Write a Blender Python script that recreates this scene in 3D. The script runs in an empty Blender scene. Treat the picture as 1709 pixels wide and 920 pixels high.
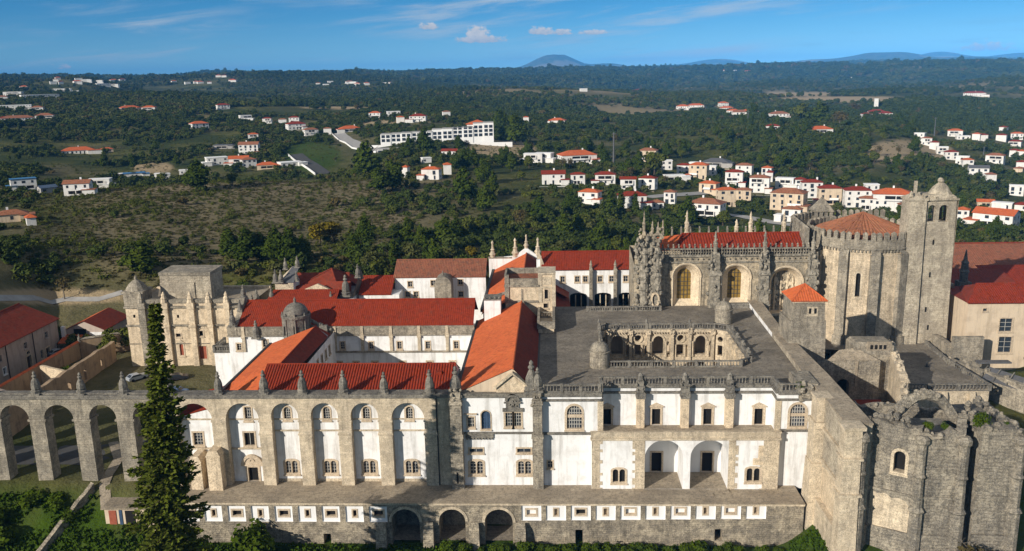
import bpy, bmesh, math, random
import numpy as np
from mathutils import Vector, Matrix, noise as mnoise
from mathutils.geometry import tessellate_polygon
from math import sin, cos, pi, radians, sqrt, atan2, hypot
random.seed(7)
RNG = np.random.default_rng(7)
SC = bpy.context.scene
COL = SC.collection

# ------------------------------------------------------------------ camera, sky, sun, exposure
CAM = Vector((2.6, -130.0, 66.1))
FPX = 1430.0
PITCH = math.atan((460 - 125) / FPX)
def _rx(a): return Matrix(((1, 0, 0), (0, cos(a), -sin(a)), (0, sin(a), cos(a))))
def _rz(a): return Matrix(((cos(a), -sin(a), 0), (sin(a), cos(a), 0), (0, 0, 1)))
CROT = _rz(radians(2.8)) @ _rx(pi / 2 - PITCH) @ _rz(radians(-1.2))
cam_data = bpy.data.cameras.new('camera'); cam = bpy.data.objects.new('camera', cam_data); COL.objects.link(cam)
cam.matrix_world = Matrix.Translation(CAM) @ CROT.to_4x4()
cam_data.sensor_width = 36.0; cam_data.lens = 36.0 * FPX / 1709.0
cam_data.clip_start = 1.0; cam_data.clip_end = 120000.0
SC.camera = cam

SUN_AZ, SUN_EL = radians(42.5), radians(21.5)          # azimuth from the facade's normal towards the west, elevation
sun_dir = Vector((-sin(SUN_AZ) * cos(SUN_EL), -cos(SUN_AZ) * cos(SUN_EL), sin(SUN_EL)))
sd = bpy.data.lights.new('sun', 'SUN'); sd.energy = 5.0; sd.angle = radians(0.5); sd.color = (1.0, 0.925, 0.82)
so = bpy.data.objects.new('sun', sd); COL.objects.link(so)
so.rotation_euler = sun_dir.to_track_quat('Z', 'Y').to_euler()

w = bpy.data.worlds.new('World'); SC.world = w; w.use_nodes = True
SKY_LOW = (1.15, 1.38, 1.22, 1); SKY_HIGH = (.36, 1.06, 1.30, 1); DOME_FILL = (3.0, 3.1, 3.3, 1)   # pale towards the horizon, unseen upper dome turned neutral to fill the shadows
def world_nodes():
    nt = w.node_tree; N = nt.nodes; L = nt.links; N.clear()
    out = N.new('ShaderNodeOutputWorld'); bg = N.new('ShaderNodeBackground'); bg.inputs['Strength'].default_value = 0.085
    sky = N.new('ShaderNodeTexSky'); sky.sky_type = 'NISHITA'; sky.sun_disc = False
    sky.sun_elevation = SUN_EL; sky.sun_rotation = atan2(sun_dir.x, sun_dir.y) % (2 * pi)
    sky.altitude = 150; sky.air_density = 1.0; sky.dust_density = 0.15; sky.ozone_density = 3.0
    tc = N.new('ShaderNodeTexCoord')
    # clear winter air: the sky is read a little above the true direction, which keeps the haze band low
    lift = N.new('ShaderNodeVectorMath'); lift.operation = 'MULTIPLY_ADD'; L.new(tc.outputs['Generated'], lift.inputs[0]); lift.inputs[1].default_value = (1, 1, 2.2); lift.inputs[2].default_value = (0, 0, .09)
    nrm = N.new('ShaderNodeVectorMath'); nrm.operation = 'NORMALIZE'; L.new(lift.outputs[0], nrm.inputs[0]); L.new(nrm.outputs[0], sky.inputs['Vector'])
    sep = N.new('ShaderNodeSeparateXYZ'); L.new(tc.outputs['Generated'], sep.inputs[0])
    def M(op, a, b=None, c=None, clamp=False):
        m = N.new('ShaderNodeMath'); m.operation = op; m.use_clamp = clamp
        for i, v in enumerate((a, b, c)):
            if v is None: continue
            if hasattr(v, 'links'): L.new(v, m.inputs[i])
            else: m.inputs[i].default_value = v
        return m.outputs[0]
    X, Y, Z = sep.outputs
    az = M('MULTIPLY', M('ARCTAN2', X, Y), 180 / pi); el = M('MULTIPLY', M('ARCSINE', Z), 180 / pi)
    def comb(a, b, c=0.0):
        n = N.new('ShaderNodeCombineXYZ')
        for i, v in enumerate((a, b, c)):
            if hasattr(v, 'links'): L.new(v, n.inputs[i])
            else: n.inputs[i].default_value = v
        return n.outputs[0]
    def noise(vec, scale, detail=6, rough=.6, dist=0.0):
        n = N.new('ShaderNodeTexNoise'); L.new(vec, n.inputs['Vector'])
        n.inputs['Scale'].default_value = scale; n.inputs['Detail'].default_value = detail; n.inputs['Roughness'].default_value = rough; n.inputs['Distortion'].default_value = dist
        return n.outputs['Fac']
    def smooth(v, a, b):
        n = N.new('ShaderNodeMapRange'); n.interpolation_type = 'SMOOTHSTEP'; L.new(v, n.inputs['Value'])
        n.inputs['From Min'].default_value = a; n.inputs['From Max'].default_value = b
        return n.outputs[0]
    # thin high cirrus: streaks drawn out across the sky, tilted
    azt = M('ADD', M('MULTIPLY', az, .10), M('MULTIPLY', el, .12)); elt = M('SUBTRACT', M('MULTIPLY', el, 1.0), M('MULTIPLY', az, .10))
    c1 = smooth(noise(comb(azt, elt, 3.1), 0.9, 8, .62, .4), .44, .74)
    c2 = smooth(noise(comb(M('MULTIPLY', az, .05), M('MULTIPLY', el, .35), 9.7), 1.0, 4, .5), .36, .62)
    cir = M('MULTIPLY', M('MULTIPLY', c1, c2), .95)
    low = M('MULTIPLY', smooth(noise(comb(M('MULTIPLY', az, .13), M('MULTIPLY', el, 1.5), 1.3), 1.0, 6, .55), .52, .74), M('MULTIPLY', smooth(el, .1, .8), M('SUBTRACT', 1.0, smooth(el, 1.4, 3.2))))
    # small fair-weather cumulus, each a patch of its own
    shape = noise(comb(az, M('MULTIPLY', el, 1.7), 0.0), 2.2, 7, .6)
    tot = None; base = None
    for (a, e, ra, re, k) in CUMULUS:
        da = M('DIVIDE', M('SUBTRACT', az, a), ra); de = M('DIVIDE', M('SUBTRACT', el, e), re)
        dd = M('SQRT', M('ADD', M('MULTIPLY', da, da), M('MULTIPLY', M('MULTIPLY', de, de), M('ADD', 1.0, M('MULTIPLY', M('LESS_THAN', de, 0.0), 4.0)))))
        mk = M('MULTIPLY', M('SUBTRACT', 1.25, dd, None, True), k)
        tot = mk if tot is None else M('MAXIMUM', tot, mk)
        b = M('MULTIPLY', M('ADD', M('MULTIPLY', de, .6), .62, None, True), M('GREATER_THAN', mk, .0))
        base = b if base is None else M('MAXIMUM', base, b)
    cum = smooth(M('ADD', tot, M('MULTIPLY', M('SUBTRACT', shape, .5), 1.5)), .42, .80)
    cum = M('MULTIPLY', cum, smooth(tot, .02, .25))
    mixc = N.new('ShaderNodeMix'); mixc.data_type = 'RGBA'
    shade = M('ADD', M('MULTIPLY', base, .75), M('MULTIPLY', M('SUBTRACT', shape, .4), 1.0), None, True)
    L.new(shade, mixc.inputs['Factor']); mixc.inputs['A'].default_value = (2.3, 3.1, 4.2, 1); mixc.inputs['B'].default_value = (7.6, 7.2, 6.8, 1)
    m0 = N.new('ShaderNodeMix'); m0.data_type = 'RGBA'; L.new(M('MULTIPLY', low, .35), m0.inputs['Factor']); tint = N.new('ShaderNodeMix'); tint.data_type = 'RGBA'; tint.blend_type = 'MULTIPLY'; tint.inputs['Factor'].default_value = 1.0; L.new(sky.outputs[0], tint.inputs['A'])
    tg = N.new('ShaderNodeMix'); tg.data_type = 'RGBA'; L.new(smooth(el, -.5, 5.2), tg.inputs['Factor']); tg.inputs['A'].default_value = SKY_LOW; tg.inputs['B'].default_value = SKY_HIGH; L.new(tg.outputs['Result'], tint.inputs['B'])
    dome_mix = N.new('ShaderNodeMix'); dome_mix.data_type = 'RGBA'; L.new(M('MULTIPLY', smooth(el, 8.0, 26.0), .85), dome_mix.inputs['Factor']); L.new(tint.outputs['Result'], dome_mix.inputs['A']); dome_mix.inputs['B'].default_value = DOME_FILL; L.new(dome_mix.outputs['Result'], m0.inputs['A']); m0.inputs['B'].default_value = (2.2, 3.3, 4.6, 1)
    m1 = N.new('ShaderNodeMix'); m1.data_type = 'RGBA'; L.new(cir, m1.inputs['Factor']); L.new(m0.outputs['Result'], m1.inputs['A']); m1.inputs['B'].default_value = (5.2, 5.9, 6.6, 1)
    m2 = N.new('ShaderNodeMix'); m2.data_type = 'RGBA'; L.new(cum, m2.inputs['Factor']); L.new(m1.outputs['Result'], m2.inputs['A']); L.new(mixc.outputs['Result'], m2.inputs['B'])
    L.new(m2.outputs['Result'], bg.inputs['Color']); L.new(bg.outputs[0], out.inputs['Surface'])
# azimuth and elevation in degrees, half widths, strength
CUMULUS = [(-4.5, 2.2, 2.3, .5, 1.0), (-4.7, 2.45, 1.05, .85, 1.1), (-7.8, 3.05, .95, .42, .9), (-.6, 2.62, 1.2, .5, 1.0), (.75, 2.55, .95, .42, .95), (2.7, 2.5, 1.5, .36, .85), (-29.6, .95, 1.2, .4, .6), (25.6, .9, 2.8, .6, .75)]
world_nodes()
SC.view_settings.view_transform = 'Standard'; SC.view_settings.look = 'None'; SC.view_settings.gamma = 1.0; SC.view_settings.use_curve_mapping = False
SC.view_settings.exposure = 0.16
SC.cycles.use_denoising = True
SC.cycles.max_bounces = 5; SC.cycles.diffuse_bounces = 3; SC.cycles.glossy_bounces = 2; SC.cycles.transmission_bounces = 2; SC.cycles.volume_bounces = 0; SC.cycles.transparent_max_bounces = 6

# ------------------------------------------------------------------ scene helpers
WL = {}                                                   # world position of each parent
def tag(o, label=None, cat=None, group=None, kind=None):
    if label: o['label'] = label
    if cat: o['category'] = cat
    if group: o['group'] = group
    if kind: o['kind'] = kind
    return o
def thing(name, label, cat, loc, group=None, kind=None):
    o = bpy.data.objects.new(name, None); COL.objects.link(o); o.location = loc; o.empty_display_size = .5
    WL[o.name] = Vector(loc)
    return tag(o, label, cat, group, kind)
def copy_tree(o, parent=None):
    c = o.copy(); COL.objects.link(c)
    if parent is not None: c.parent = parent
    for ch in o.children: copy_tree(ch, c)
    return c

class MB:
    def __init__(s): s.v = []; s.f = []; s.m = []; s.s = []; s.cur = 0; s.sm = False; s.T = None; s.mats = []
    def mat(s, m):
        if m not in s.mats: s.mats.append(m)
        s.cur = s.mats.index(m); return s
    def add(s, vs, fs):
        n = len(s.v)
        s.v.extend([tuple(s.T @ Vector(v)) for v in vs] if s.T is not None else [tuple(v) for v in vs])
        for f in fs: s.f.append(tuple(i + n for i in f)); s.m.append(s.cur); s.s.append(s.sm)
        return s
    def box(s, x0, x1, y0, y1, z0, z1):
        return s.add([(x0, y0, z0), (x1, y0, z0), (x1, y1, z0), (x0, y1, z0), (x0, y0, z1), (x1, y0, z1), (x1, y1, z1), (x0, y1, z1)],
                     [(0, 3, 2, 1), (4, 5, 6, 7), (0, 1, 5, 4), (1, 2, 6, 5), (2, 3, 7, 6), (3, 0, 4, 7)])
    def frust(s, x0, x1, y0, y1, z0, z1, ix, iy):          # box whose top is drawn in by ix, iy
        return s.add([(x0, y0, z0), (x1, y0, z0), (x1, y1, z0), (x0, y1, z0), (x0 + ix, y0 + iy, z1), (x1 - ix, y0 + iy, z1), (x1 - ix, y1 - iy, z1), (x0 + ix, y1 - iy, z1)],
                     [(0, 3, 2, 1), (4, 5, 6, 7), (0, 1, 5, 4), (1, 2, 6, 5), (2, 3, 7, 6), (3, 0, 4, 7)])
    def poly(s, pts): return s.add(pts, [tuple(range(len(pts)))])
    def prism(s, p2, z0, z1):                              # vertical prism on a plan polygon (counter-clockwise)
        n = len(p2)
        return s.add([(x, y, z0) for x, y in p2] + [(x, y, z1) for x, y in p2], [tuple(range(n))[::-1], tuple(range(n, 2 * n))] + [(i, (i + 1) % n, n + (i + 1) % n, n + i) for i in range(n)])
    def yprism(s, p2, y0, y1):                             # profile in x,z pushed along y
        n = len(p2)
        return s.add([(x, y0, z) for x, z in p2] + [(x, y1, z) for x, z in p2], [tuple(range(n)), tuple(range(n, 2 * n))[::-1]] + [(i, n + i, n + (i + 1) % n, (i + 1) % n) for i in range(n)])
    def xprism(s, p2, x0, x1):                             # profile in y,z pushed along x
        n = len(p2)
        return s.add([(x0, y, z) for y, z in p2] + [(x1, y, z) for y, z in p2], [tuple(range(n)), tuple(range(n, 2 * n))[::-1]] + [(i, n + i, n + (i + 1) % n, (i + 1) % n) for i in range(n)])
    def lathe(s, prof, cx, cy, cz=0.0, n=12, a0=0.0):
        vs = []; fs = []
        for r, z in prof:
            for k in range(n):
                a = a0 + 2 * pi * k / n; vs.append((cx + r * cos(a), cy + r * sin(a), cz + z))
        for j in range(len(prof) - 1):
            for k in range(n): fs.append((j * n + k, j * n + (k + 1) % n, (j + 1) * n + (k + 1) % n, (j + 1) * n + k))
        fs.append(tuple(range(n))[::-1]); fs.append(tuple((len(prof) - 1) * n + k for k in range(n)))
        return s.add(vs, fs)
    def tube(s, p0, p1, r0, r1=None, n=6):
        r1 = r0 if r1 is None else r1; p0 = Vector(p0); p1 = Vector(p1); d = (p1 - p0).normalized()
        a = d.orthogonal().normalized(); b = d.cross(a)
        vs = [p0 + (a * cos(2 * pi * k / n) + b * sin(2 * pi * k / n)) * r0 for k in range(n)] + [p1 + (a * cos(2 * pi * k / n) + b * sin(2 * pi * k / n)) * r1 for k in range(n)]
        return s.add(vs, [(k, (k + 1) % n, n + (k + 1) % n, n + k) for k in range(n)] + [tuple(range(n))[::-1], tuple(range(n, 2 * n))])
    def blob(s, c, r, rough=.25, sub=1, sq=(1, 1, 1)):     # an irregular lump (carved ornament, boulder)
        vs, fs = ICO[sub]; o = random.random() * 50
        return s.add([(c[0] + v[0] * r * sq[0] * (1 + rough * mnoise.noise(Vector(v) * 1.7 + Vector((o, o, o)))), c[1] + v[1] * r * sq[1] * (1 + rough * mnoise.noise(Vector(v) * 1.7 + Vector((o, 0, o)))),
                       c[2] + v[2] * r * sq[2] * (1 + rough * mnoise.noise(Vector(v) * 2.1 + Vector((0, o, o))))) for v in vs], fs)
    def build(s, name, mat=None, parent=None):
        me = bpy.data.meshes.new(name)
        off = WL[parent.name] if parent is not None else Vector((0, 0, 0))
        if s.v:
            va = np.array(s.v, dtype=np.float32) - np.array(off, dtype=np.float32)
            me.from_pydata(va.tolist(), [], s.f)
        if s.mats:
            for m in s.mats: me.materials.append(MAT[m])
            me.polygons.foreach_set('material_index', s.m)
        elif mat: me.materials.append(MAT[mat])
        if any(s.s): me.polygons.foreach_set('use_smooth', s.s)
        me.update()
        o = bpy.data.objects.new(name, me); COL.objects.link(o)
        if parent is not None: o.parent = parent
        WL[o.name] = off.copy()
        return o
def _ico(sub):
    bm = bmesh.new(); bmesh.ops.create_icosphere(bm, subdivisions=sub, radius=1.0)
    bm.verts.ensure_lookup_table(); r = ([tuple(v.co) for v in bm.verts], [tuple(v.index for v in f.verts) for f in bm.faces]); bm.free(); return r
ICO = {1: _ico(1), 2: _ico(2), 3: _ico(3)}

# a wall frame: origin, horizontal direction u, outward normal n; wall points are (u, z, d) with d measured outwards
class Fr:
    def __init__(s, ox, oy, ang=0.0):                      # ang 0: the wall faces -Y and u runs along +X
        s.o = Vector((ox, oy, 0)); s.u = Vector((cos(ang), sin(ang), 0)); s.n = Vector((sin(ang), -cos(ang), 0))
    def __call__(s, u, z, d=0.0): p = s.o + s.u * u + s.n * d; return (p.x, p.y, z)
FRONT = Fr(0, 0)
def arc(u0, u1, zs, n=10, pointed=0.0):                    # arch curve from the right springing over to the left
    c = (u0 + u1) / 2; r = (u1 - u0) / 2
    return [(c + r * cos(pi * k / n), zs + r * sin(pi * k / n) * (1 + pointed)) for k in range(n + 1)]
def rect(u0, u1, z0, z1): return [(u0, z0), (u1, z0), (u1, z1), (u0, z1)]
def arch(u0, u1, z0, z1, n=10, pointed=0.0):               # opening with a round head whose crown is z1
    r = (u1 - u0) / 2 * (1 + pointed)
    return [(u0, z0), (u1, z0)] + arc(u0, u1, z1 - r, n, pointed)
def segm(u0, u1, z0, z1, rise, n=6):
    zs = z1 - rise; return [(u0, z0), (u1, z0)] + [((u0 + u1) / 2 + (u1 - u0) / 2 * cos(pi * k / n), zs + rise * sin(pi * k / n)) for k in range(n + 1)]
def wall(mb, fr, outer, holes=(), d0=0.0, d1=None, reveal=None, edges=True):
    # sheet with holes at outward offset d0; with d1 (< d0) it gets thickness; reveal: depth of the hole sides
    loops = [outer] + list(holes); pts = [p for l in loops for p in l]
    tris = tessellate_polygon([[Vector((p[0], p[1], 0)) for p in l] for l in loops])
    vs = [fr(p[0], p[1], d0) for p in pts]; fs = []
    for t in tris:
        a, b, c = [pts[i] for i in t]
        if (b[0] - a[0]) * (c[1] - a[1]) - (c[0] - a[0]) * (b[1] - a[1]) < 0: t = (t[0], t[2], t[1])
        fs.append(tuple(t))
    mb.add(vs, fs)
    dep = d1 if d1 is not None else (d0 - reveal if reveal else None)
    if dep is not None:
        for i, l in enumerate(loops):
            if i == 0 and (d1 is None or not edges): continue
            n = len(l)
            mb.add([fr(p[0], p[1], d0) for p in l] + [fr(p[0], p[1], dep) for p in l], [(k, n + k, n + (k + 1) % n, (k + 1) % n) for k in range(n)])
    if d1 is not None: mb.add([fr(p[0], p[1], d1) for p in pts], [f[::-1] for f in fs])
    return mb
def fbox(mb, fr, u0, u1, z0, z1, d0, d1):                  # box on a wall frame, from offset d0 to d1
    P = [fr(u, z, d) for d in (d1, d0) for u, z in ((u0, z0), (u1, z0), (u1, z1), (u0, z1))]
    return mb.add(P, [(0, 1, 2, 3), (7, 6, 5, 4), (0, 4, 5, 1), (1, 5, 6, 2), (2, 6, 7, 3), (3, 7, 4, 0)])
def loft(mb, A, B):                                        # skin between two closed loops of 3-D points
    n = len(A); mb.add(list(A) + list(B), [(k, n + k, n + (k + 1) % n, (k + 1) % n) for k in range(n)])
def band(mb, fr, pts_o, pts_i, d0, d1):                    # moulding between two matching open curves
    n = len(pts_o)
    V = [fr(*p, d1) for p in pts_o] + [fr(*p, d1) for p in pts_i] + [fr(*p, d0) for p in pts_o] + [fr(*p, d0) for p in pts_i]
    F = []
    for k in range(n - 1): F += [(k, k + 1, n + k + 1, n + k)[::-1], (k, 2 * n + k, 2 * n + k + 1, k + 1)[::-1], (n + k, n + k + 1, 3 * n + k + 1, 3 * n + k)[::-1]]
    mb.add(V, F)

# ------------------------------------------------------------------ materials
MAT = {}
class NT:
    def __init__(s, name):
        m = bpy.data.materials.new(name); m.use_nodes = True; s.m = m; s.nt = m.node_tree; s.N = s.nt.nodes; s.L = s.nt.links
        s.b = s.N['Principled BSDF']; s.geo = s.N.new('ShaderNodeNewGeometry'); MAT[name] = m
        s.b.inputs['Specular IOR Level'].default_value = .2
    def link(s, a, b):
        if hasattr(a, 'links'): s.L.new(a, b)
        else: b.default_value = a
    def math(s, op, a, b=0.0, clamp=False):
        n = s.N.new('ShaderNodeMath'); n.operation = op; n.use_clamp = clamp; s.link(a, n.inputs[0]); s.link(b, n.inputs[1]); return n.outputs[0]
    def pos(s, sc=(1, 1, 1)):
        n = s.N.new('ShaderNodeMapping'); s.L.new(s.geo.outputs['Position'], n.inputs['Vector']); n.inputs['Scale'].default_value = sc; return n.outputs[0]
    def noise(s, vec, scale, detail=5, rough=.6, dist=0.):
        n = s.N.new('ShaderNodeTexNoise'); s.L.new(vec, n.inputs['Vector']); n.inputs['Scale'].default_value = scale; n.inputs['Detail'].default_value = detail; n.inputs['Roughness'].default_value = rough; n.inputs['Distortion'].default_value = dist
        return n.outputs['Fac']
    def step(s, v, a, b, lo=0., hi=1.):
        n = s.N.new('ShaderNodeMapRange'); s.link(v, n.inputs['Value']); n.inputs['From Min'].default_value = a; n.inputs['From Max'].default_value = b; n.inputs['To Min'].default_value = lo; n.inputs['To Max'].default_value = hi; return n.outputs[0]
    def mix(s, f, a, b, mode='MIX'):
        n = s.N.new('ShaderNodeMix'); n.data_type = 'RGBA'; n.blend_type = mode
        s.link(f, n.inputs['Factor'])
        for v, i in ((a, 'A'), (b, 'B')):
            if hasattr(v, 'links'): s.L.new(v, n.inputs[i])
            else: n.inputs[i].default_value = (*v, 1)
        return n.outputs['Result']
    def bump(s, h, strength=.4, dist=.1):
        n = s.N.new('ShaderNodeBump'); n.inputs['Strength'].default_value = strength; n.inputs['Distance'].default_value = dist; s.L.new(h, n.inputs['Height']); s.L.new(n.outputs[0], s.b.inputs['Normal'])
    def done(s, col, rough=.85):
        s.link(col if hasattr(col, 'links') else (*col, 1), s.b.inputs['Base Color']); s.b.inputs['Roughness'].default_value = rough; return s.m

def stone(name, a, b, dark, patch=.35, grime=.55, streak=.5, blocks=0.0, bump=.5, bd=.12, flat=False):
    t = NT(name); P = t.pos()
    n1 = t.noise(P, patch, 6, .6); n2 = t.noise(P, 1.9, 6, .7); n3 = t.noise(P, 7.0, 4, .7)
    st = t.noise(t.pos((1.1, 1.1, .13)), 1.0, 6, .65)
    c = t.mix(t.step(n1, .42, .57), a, b)
    c = t.mix(t.math('MULTIPLY', t.step(n2, .47, .62), grime, True), c, dark)
    n4 = t.noise(P, .8, 7, .72); c = t.mix(t.math('MULTIPLY', t.step(n4, .52, .62), grime * .9, True), c, tuple(x * 1.25 for x in dark))
    c = t.mix(t.math('MULTIPLY', t.step(st, .5, .66), streak, True), c, tuple(x * .8 for x in dark))
    c = t.mix(t.step(n3, .50, .68, 0., .5), c, tuple(min(1, x * 1.35) for x in a), 'MIX'); c = t.mix(t.step(n3, .50, .36, 0., .6), c, dark)
    h = t.math('ADD', t.math('MULTIPLY', n2, .6), t.math('MULTIPLY', n3, .4))
    if blocks:
        sep = t.N.new('ShaderNodeSeparateXYZ'); t.L.new(t.geo.outputs['Position'], sep.inputs[0])
        cb = t.N.new('ShaderNodeCombineXYZ'); wob = t.noise(P, .9, 3, .6); t.L.new(t.math('ADD', t.math('ADD', sep.outputs[0], sep.outputs[1]), t.math('MULTIPLY', wob, blocks * 1.2)), cb.inputs[0]); t.L.new(t.math('ADD', sep.outputs[2], t.math('MULTIPLY', t.noise(P, .55, 3, .6), blocks * 1.6)), cb.inputs[1])
        if flat: t.L.new(t.math('ADD', sep.outputs[0], t.math('MULTIPLY', wob, .3)), cb.inputs[0]); t.L.new(sep.outputs[1], cb.inputs[1])
        br = t.N.new('ShaderNodeTexBrick'); t.L.new(cb.outputs[0], br.inputs['Vector']); br.inputs['Scale'].default_value = 1.0
        br.inputs['Brick Width'].default_value = blocks * 1.9; br.inputs['Row Height'].default_value = blocks; br.inputs['Mortar Size'].default_value = blocks * .045; br.inputs['Mortar Smooth'].default_value = .4
        br.inputs['Color1'].default_value = (1, 1, 1, 1); br.inputs['Color2'].default_value = (.62, .60, .57, 1); br.inputs['Mortar'].default_value = (.5, .48, .45, 1)
        c = t.mix(.38, c, br.outputs['Color'], 'MULTIPLY'); h = t.math('SUBTRACT', h, t.math('MULTIPLY', br.outputs['Fac'], .25))
    t.bump(h, bump, bd)
    return t.done(c, .9)
def plaster(name, a, stain, amount=.5, streak=.5):
    t = NT(name); P = t.pos()
    n1 = t.noise(P, .45, 6, .65); st = t.noise(t.pos((.9, .9, .08)), 1.0, 7, .7); n3 = t.noise(P, 5.0, 4, .6)
    c = t.mix(t.math('MULTIPLY', t.step(n1, .48, .68), amount, True), a, stain)
    c = t.mix(t.math('MULTIPLY', t.step(st, .49, .66), streak, True), c, tuple(x * .72 for x in stain))
    c = t.mix(t.step(n3, .35, .8, 0., .10), c, tuple(x * .6 for x in a))
    t.bump(t.math('ADD', n3, t.math('MULTIPLY', n1, .8)), .18, .05); return t.done(c, .8)
def tile(name, a, b, dark, mossy=.3):
    t = NT(name); P = t.pos()
    n1 = t.noise(P, .25, 5, .6); n2 = t.noise(P, 3.3, 3, .7); n3 = t.noise(P, 1.1, 5, .65)
    c = t.mix(t.step(n1, .35, .65), a, b)
    c = t.mix(t.step(n2, .45, .75, 0., .6), c, dark)
    n5 = t.noise(t.pos((1.0, 1.0, 3.0)), .45, 6, .7); c = t.mix(t.step(n5, .5, .75, 0., .5), c, dark); n6 = t.noise(P, 8.0, 2, .5); c = t.mix(t.step(n6, .35, .7, 0., .28), c, tuple(min(1, x * 1.7) for x in a))
    vo = t.N.new('ShaderNodeTexVoronoi'); vo.inputs['Scale'].default_value = 2.1; t.L.new(P, vo.inputs['Vector']); vs_ = t.N.new('ShaderNodeSeparateColor'); t.L.new(vo.outputs['Color'], vs_.inputs[0])
    c = t.mix(t.step(vs_.outputs[0], .55, 1., 0., .55), c, tuple(x * .55 for x in a)); c = t.mix(t.step(vs_.outputs[1], .7, 1., 0., .4), c, (a[0] * 1.2, a[1] * 1.6, a[2] * 1.6))
    c = t.mix(t.math('MULTIPLY', t.step(n3, .53, .68), mossy * 1.3, True), c, (.075, .06, .045))
    sep = t.N.new('ShaderNodeSeparateXYZ'); t.L.new(t.geo.outputs['Position'], sep.inputs[0])
    rows = t.math('FRACT', t.math('MULTIPLY', sep.outputs[2], 5.2)); t.bump(t.math('ADD', rows, n2), .35, .04)
    return t.done(c, .82)
def plain(name, a, rough=.7, var=.25, scale=1.5, metal=0., spec=.3):
    t = NT(name); n = t.noise(t.pos(), scale, 4, .6); c = t.mix(t.step(n, .3, .7), a, tuple(x * (1 - var) for x in a)); t.b.inputs['Metallic'].default_value = metal
    t.done(c, rough); t.b.inputs['Specular IOR Level'].default_value = spec; return t.m
def leafy(name, a, b, c3=None):
    t = NT(name); oi = t.N.new('ShaderNodeObjectInfo'); n = t.noise(t.pos(), .55, 3, .6)
    c = t.mix(t.step(n, .3, .7), a, b)
    c = t.mix(t.math('MULTIPLY', oi.outputs['Random'], .55), c, c3 or tuple(x * .6 for x in a))
    t.done(c, .85); t.b.inputs['Specular IOR Level'].default_value = .04
    return t.m

stone('stone_beige', (.72, .60, .43), (.54, .45, .325), (.20, .172, .135), grime=.38, streak=.5, blocks=.55)
stone('stone_grey', (.27, .245, .20), (.18, .165, .14), (.06, .056, .05), grime=.7, streak=.45, bump=.8)
stone('stone_gold', (.52, .43, .30), (.30, .26, .195), (.09, .08, .062), grime=.65, streak=.7, patch=.5, bump=.9)
stone('stone_court', (.66, .54, .38), (.50, .41, .29), (.15, .13, .10), grime=.5, streak=.6, patch=.5, bump=.6)
stone('stone_carved', (.38, .335, .26), (.24, .215, .17), (.07, .065, .054), grime=.7, streak=.5, patch=.8, bump=.9)
stone('stone_splay', (.74, .61, .43), (.62, .50, .35), (.26, .215, .155), grime=.35, streak=.4, patch=.5, bump=.4)
stone('stone_tower', (.46, .40, .305), (.27, .24, .19), (.11, .098, .08), grime=.6, streak=.6, blocks=.42, bump=.9)
stone('stone_bell', (.60, .52, .39), (.40, .345, .265), (.15, .13, .10), grime=.5, streak=.5, blocks=.42, bump=.9)
stone('stone_drum', (.74, .60, .42), (.56, .455, .32), (.19, .16, .12), grime=.42, streak=.6, blocks=.42, bump=.8)
stone('stone_ruin', (.44, .385, .295), (.26, .23, .185), (.10, .093, .08), grime=.7, streak=.65, blocks=.5, bump=1.0, bd=.25, patch=.25)
stone('stone_rubble', (.56, .475, .345), (.32, .275, .21), (.10, .09, .073), grime=.65, streak=.5, blocks=.34, bump=1.0, bd=.25, patch=.6)
stone('stone_window', (.62, .50, .36), (.52, .42, .30), (.24, .195, .145), grime=.35, streak=.25, bump=.3)
stone('stone_cream', (.74, .60, .42), (.60, .48, .33), (.22, .18, .13), grime=.45, streak=.5, patch=.4)
stone('pavement', (.46, .38, .275), (.33, .275, .205), (.14, .12, .092), grime=.6, streak=.0, bump=.4, patch=.16, blocks=1.1, flat=True)
stone('pavement_dark', (.30, .26, .205), (.20, .175, .14), (.08, .072, .06), grime=.6, streak=.0, bump=.4, patch=.12, blocks=1.3, flat=True)
plaster('plaster_white', (.82, .81, .79), (.46, .43, .38), .42, .55)
plaster('plaster_house', (.72, .70, .66), (.50, .46, .40), .4, .3)
plaster('plaster_clean', (.80, .79, .77), (.6, .57, .52), .2, .15)
plaster('plaster_cream', (.62, .50, .36), (.36, .28, .20), .5, .45)
plaster('plaster_pink', (.44, .36, .30), (.25, .20, .17), .5, .45)
plaster('plaster_ruin', (.36, .26, .165), (.17, .12, .085), .8, .6)
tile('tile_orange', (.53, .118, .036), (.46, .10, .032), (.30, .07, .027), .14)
tile('tile_red', (.24, .028, .009), (.20, .025, .009), (.12, .019, .008), .2)
tile('tile_old', (.27, .095, .052), (.21, .08, .048), (.12, .055, .038), .6)
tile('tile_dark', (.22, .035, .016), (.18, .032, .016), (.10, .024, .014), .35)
tile('tile_charola', (.33, .125, .062), (.26, .10, .055), (.13, .062, .04), .45)
plain('glass', (.035, .045, .06), .12, .4, .8, 0, .6)
plain('glass_blue', (.06, .10, .17), .1, .3, .8, 0, .6)
plain('glass_gold', (.34, .215, .05), .25, .5, 1.2, 0, .5)
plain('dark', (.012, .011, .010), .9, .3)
plain('mullion', (.42, .40, .36), .6, .2)
plain('iron', (.05, .048, .045), .6, .3)
plain('lead', (.12, .12, .125), .6, .3)
plain('asphalt', (.075, .073, .07), .9, .3, .4)
plain('road_pale', (.42, .40, .37), .9, .3, .4)
plain('brick_red', (.36, .10, .055), .85, .3, 2.0)
plain('trunk', (.09, .066, .046), .9, .4)
plain('trunk_pale', (.20, .17, .135), .9, .4)
leafy('leaf_pine', (0.0437, 0.0667, 0.0066), (0.0661, 0.0841, 0.0090), (0.0246, 0.0429, 0.0060))
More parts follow.
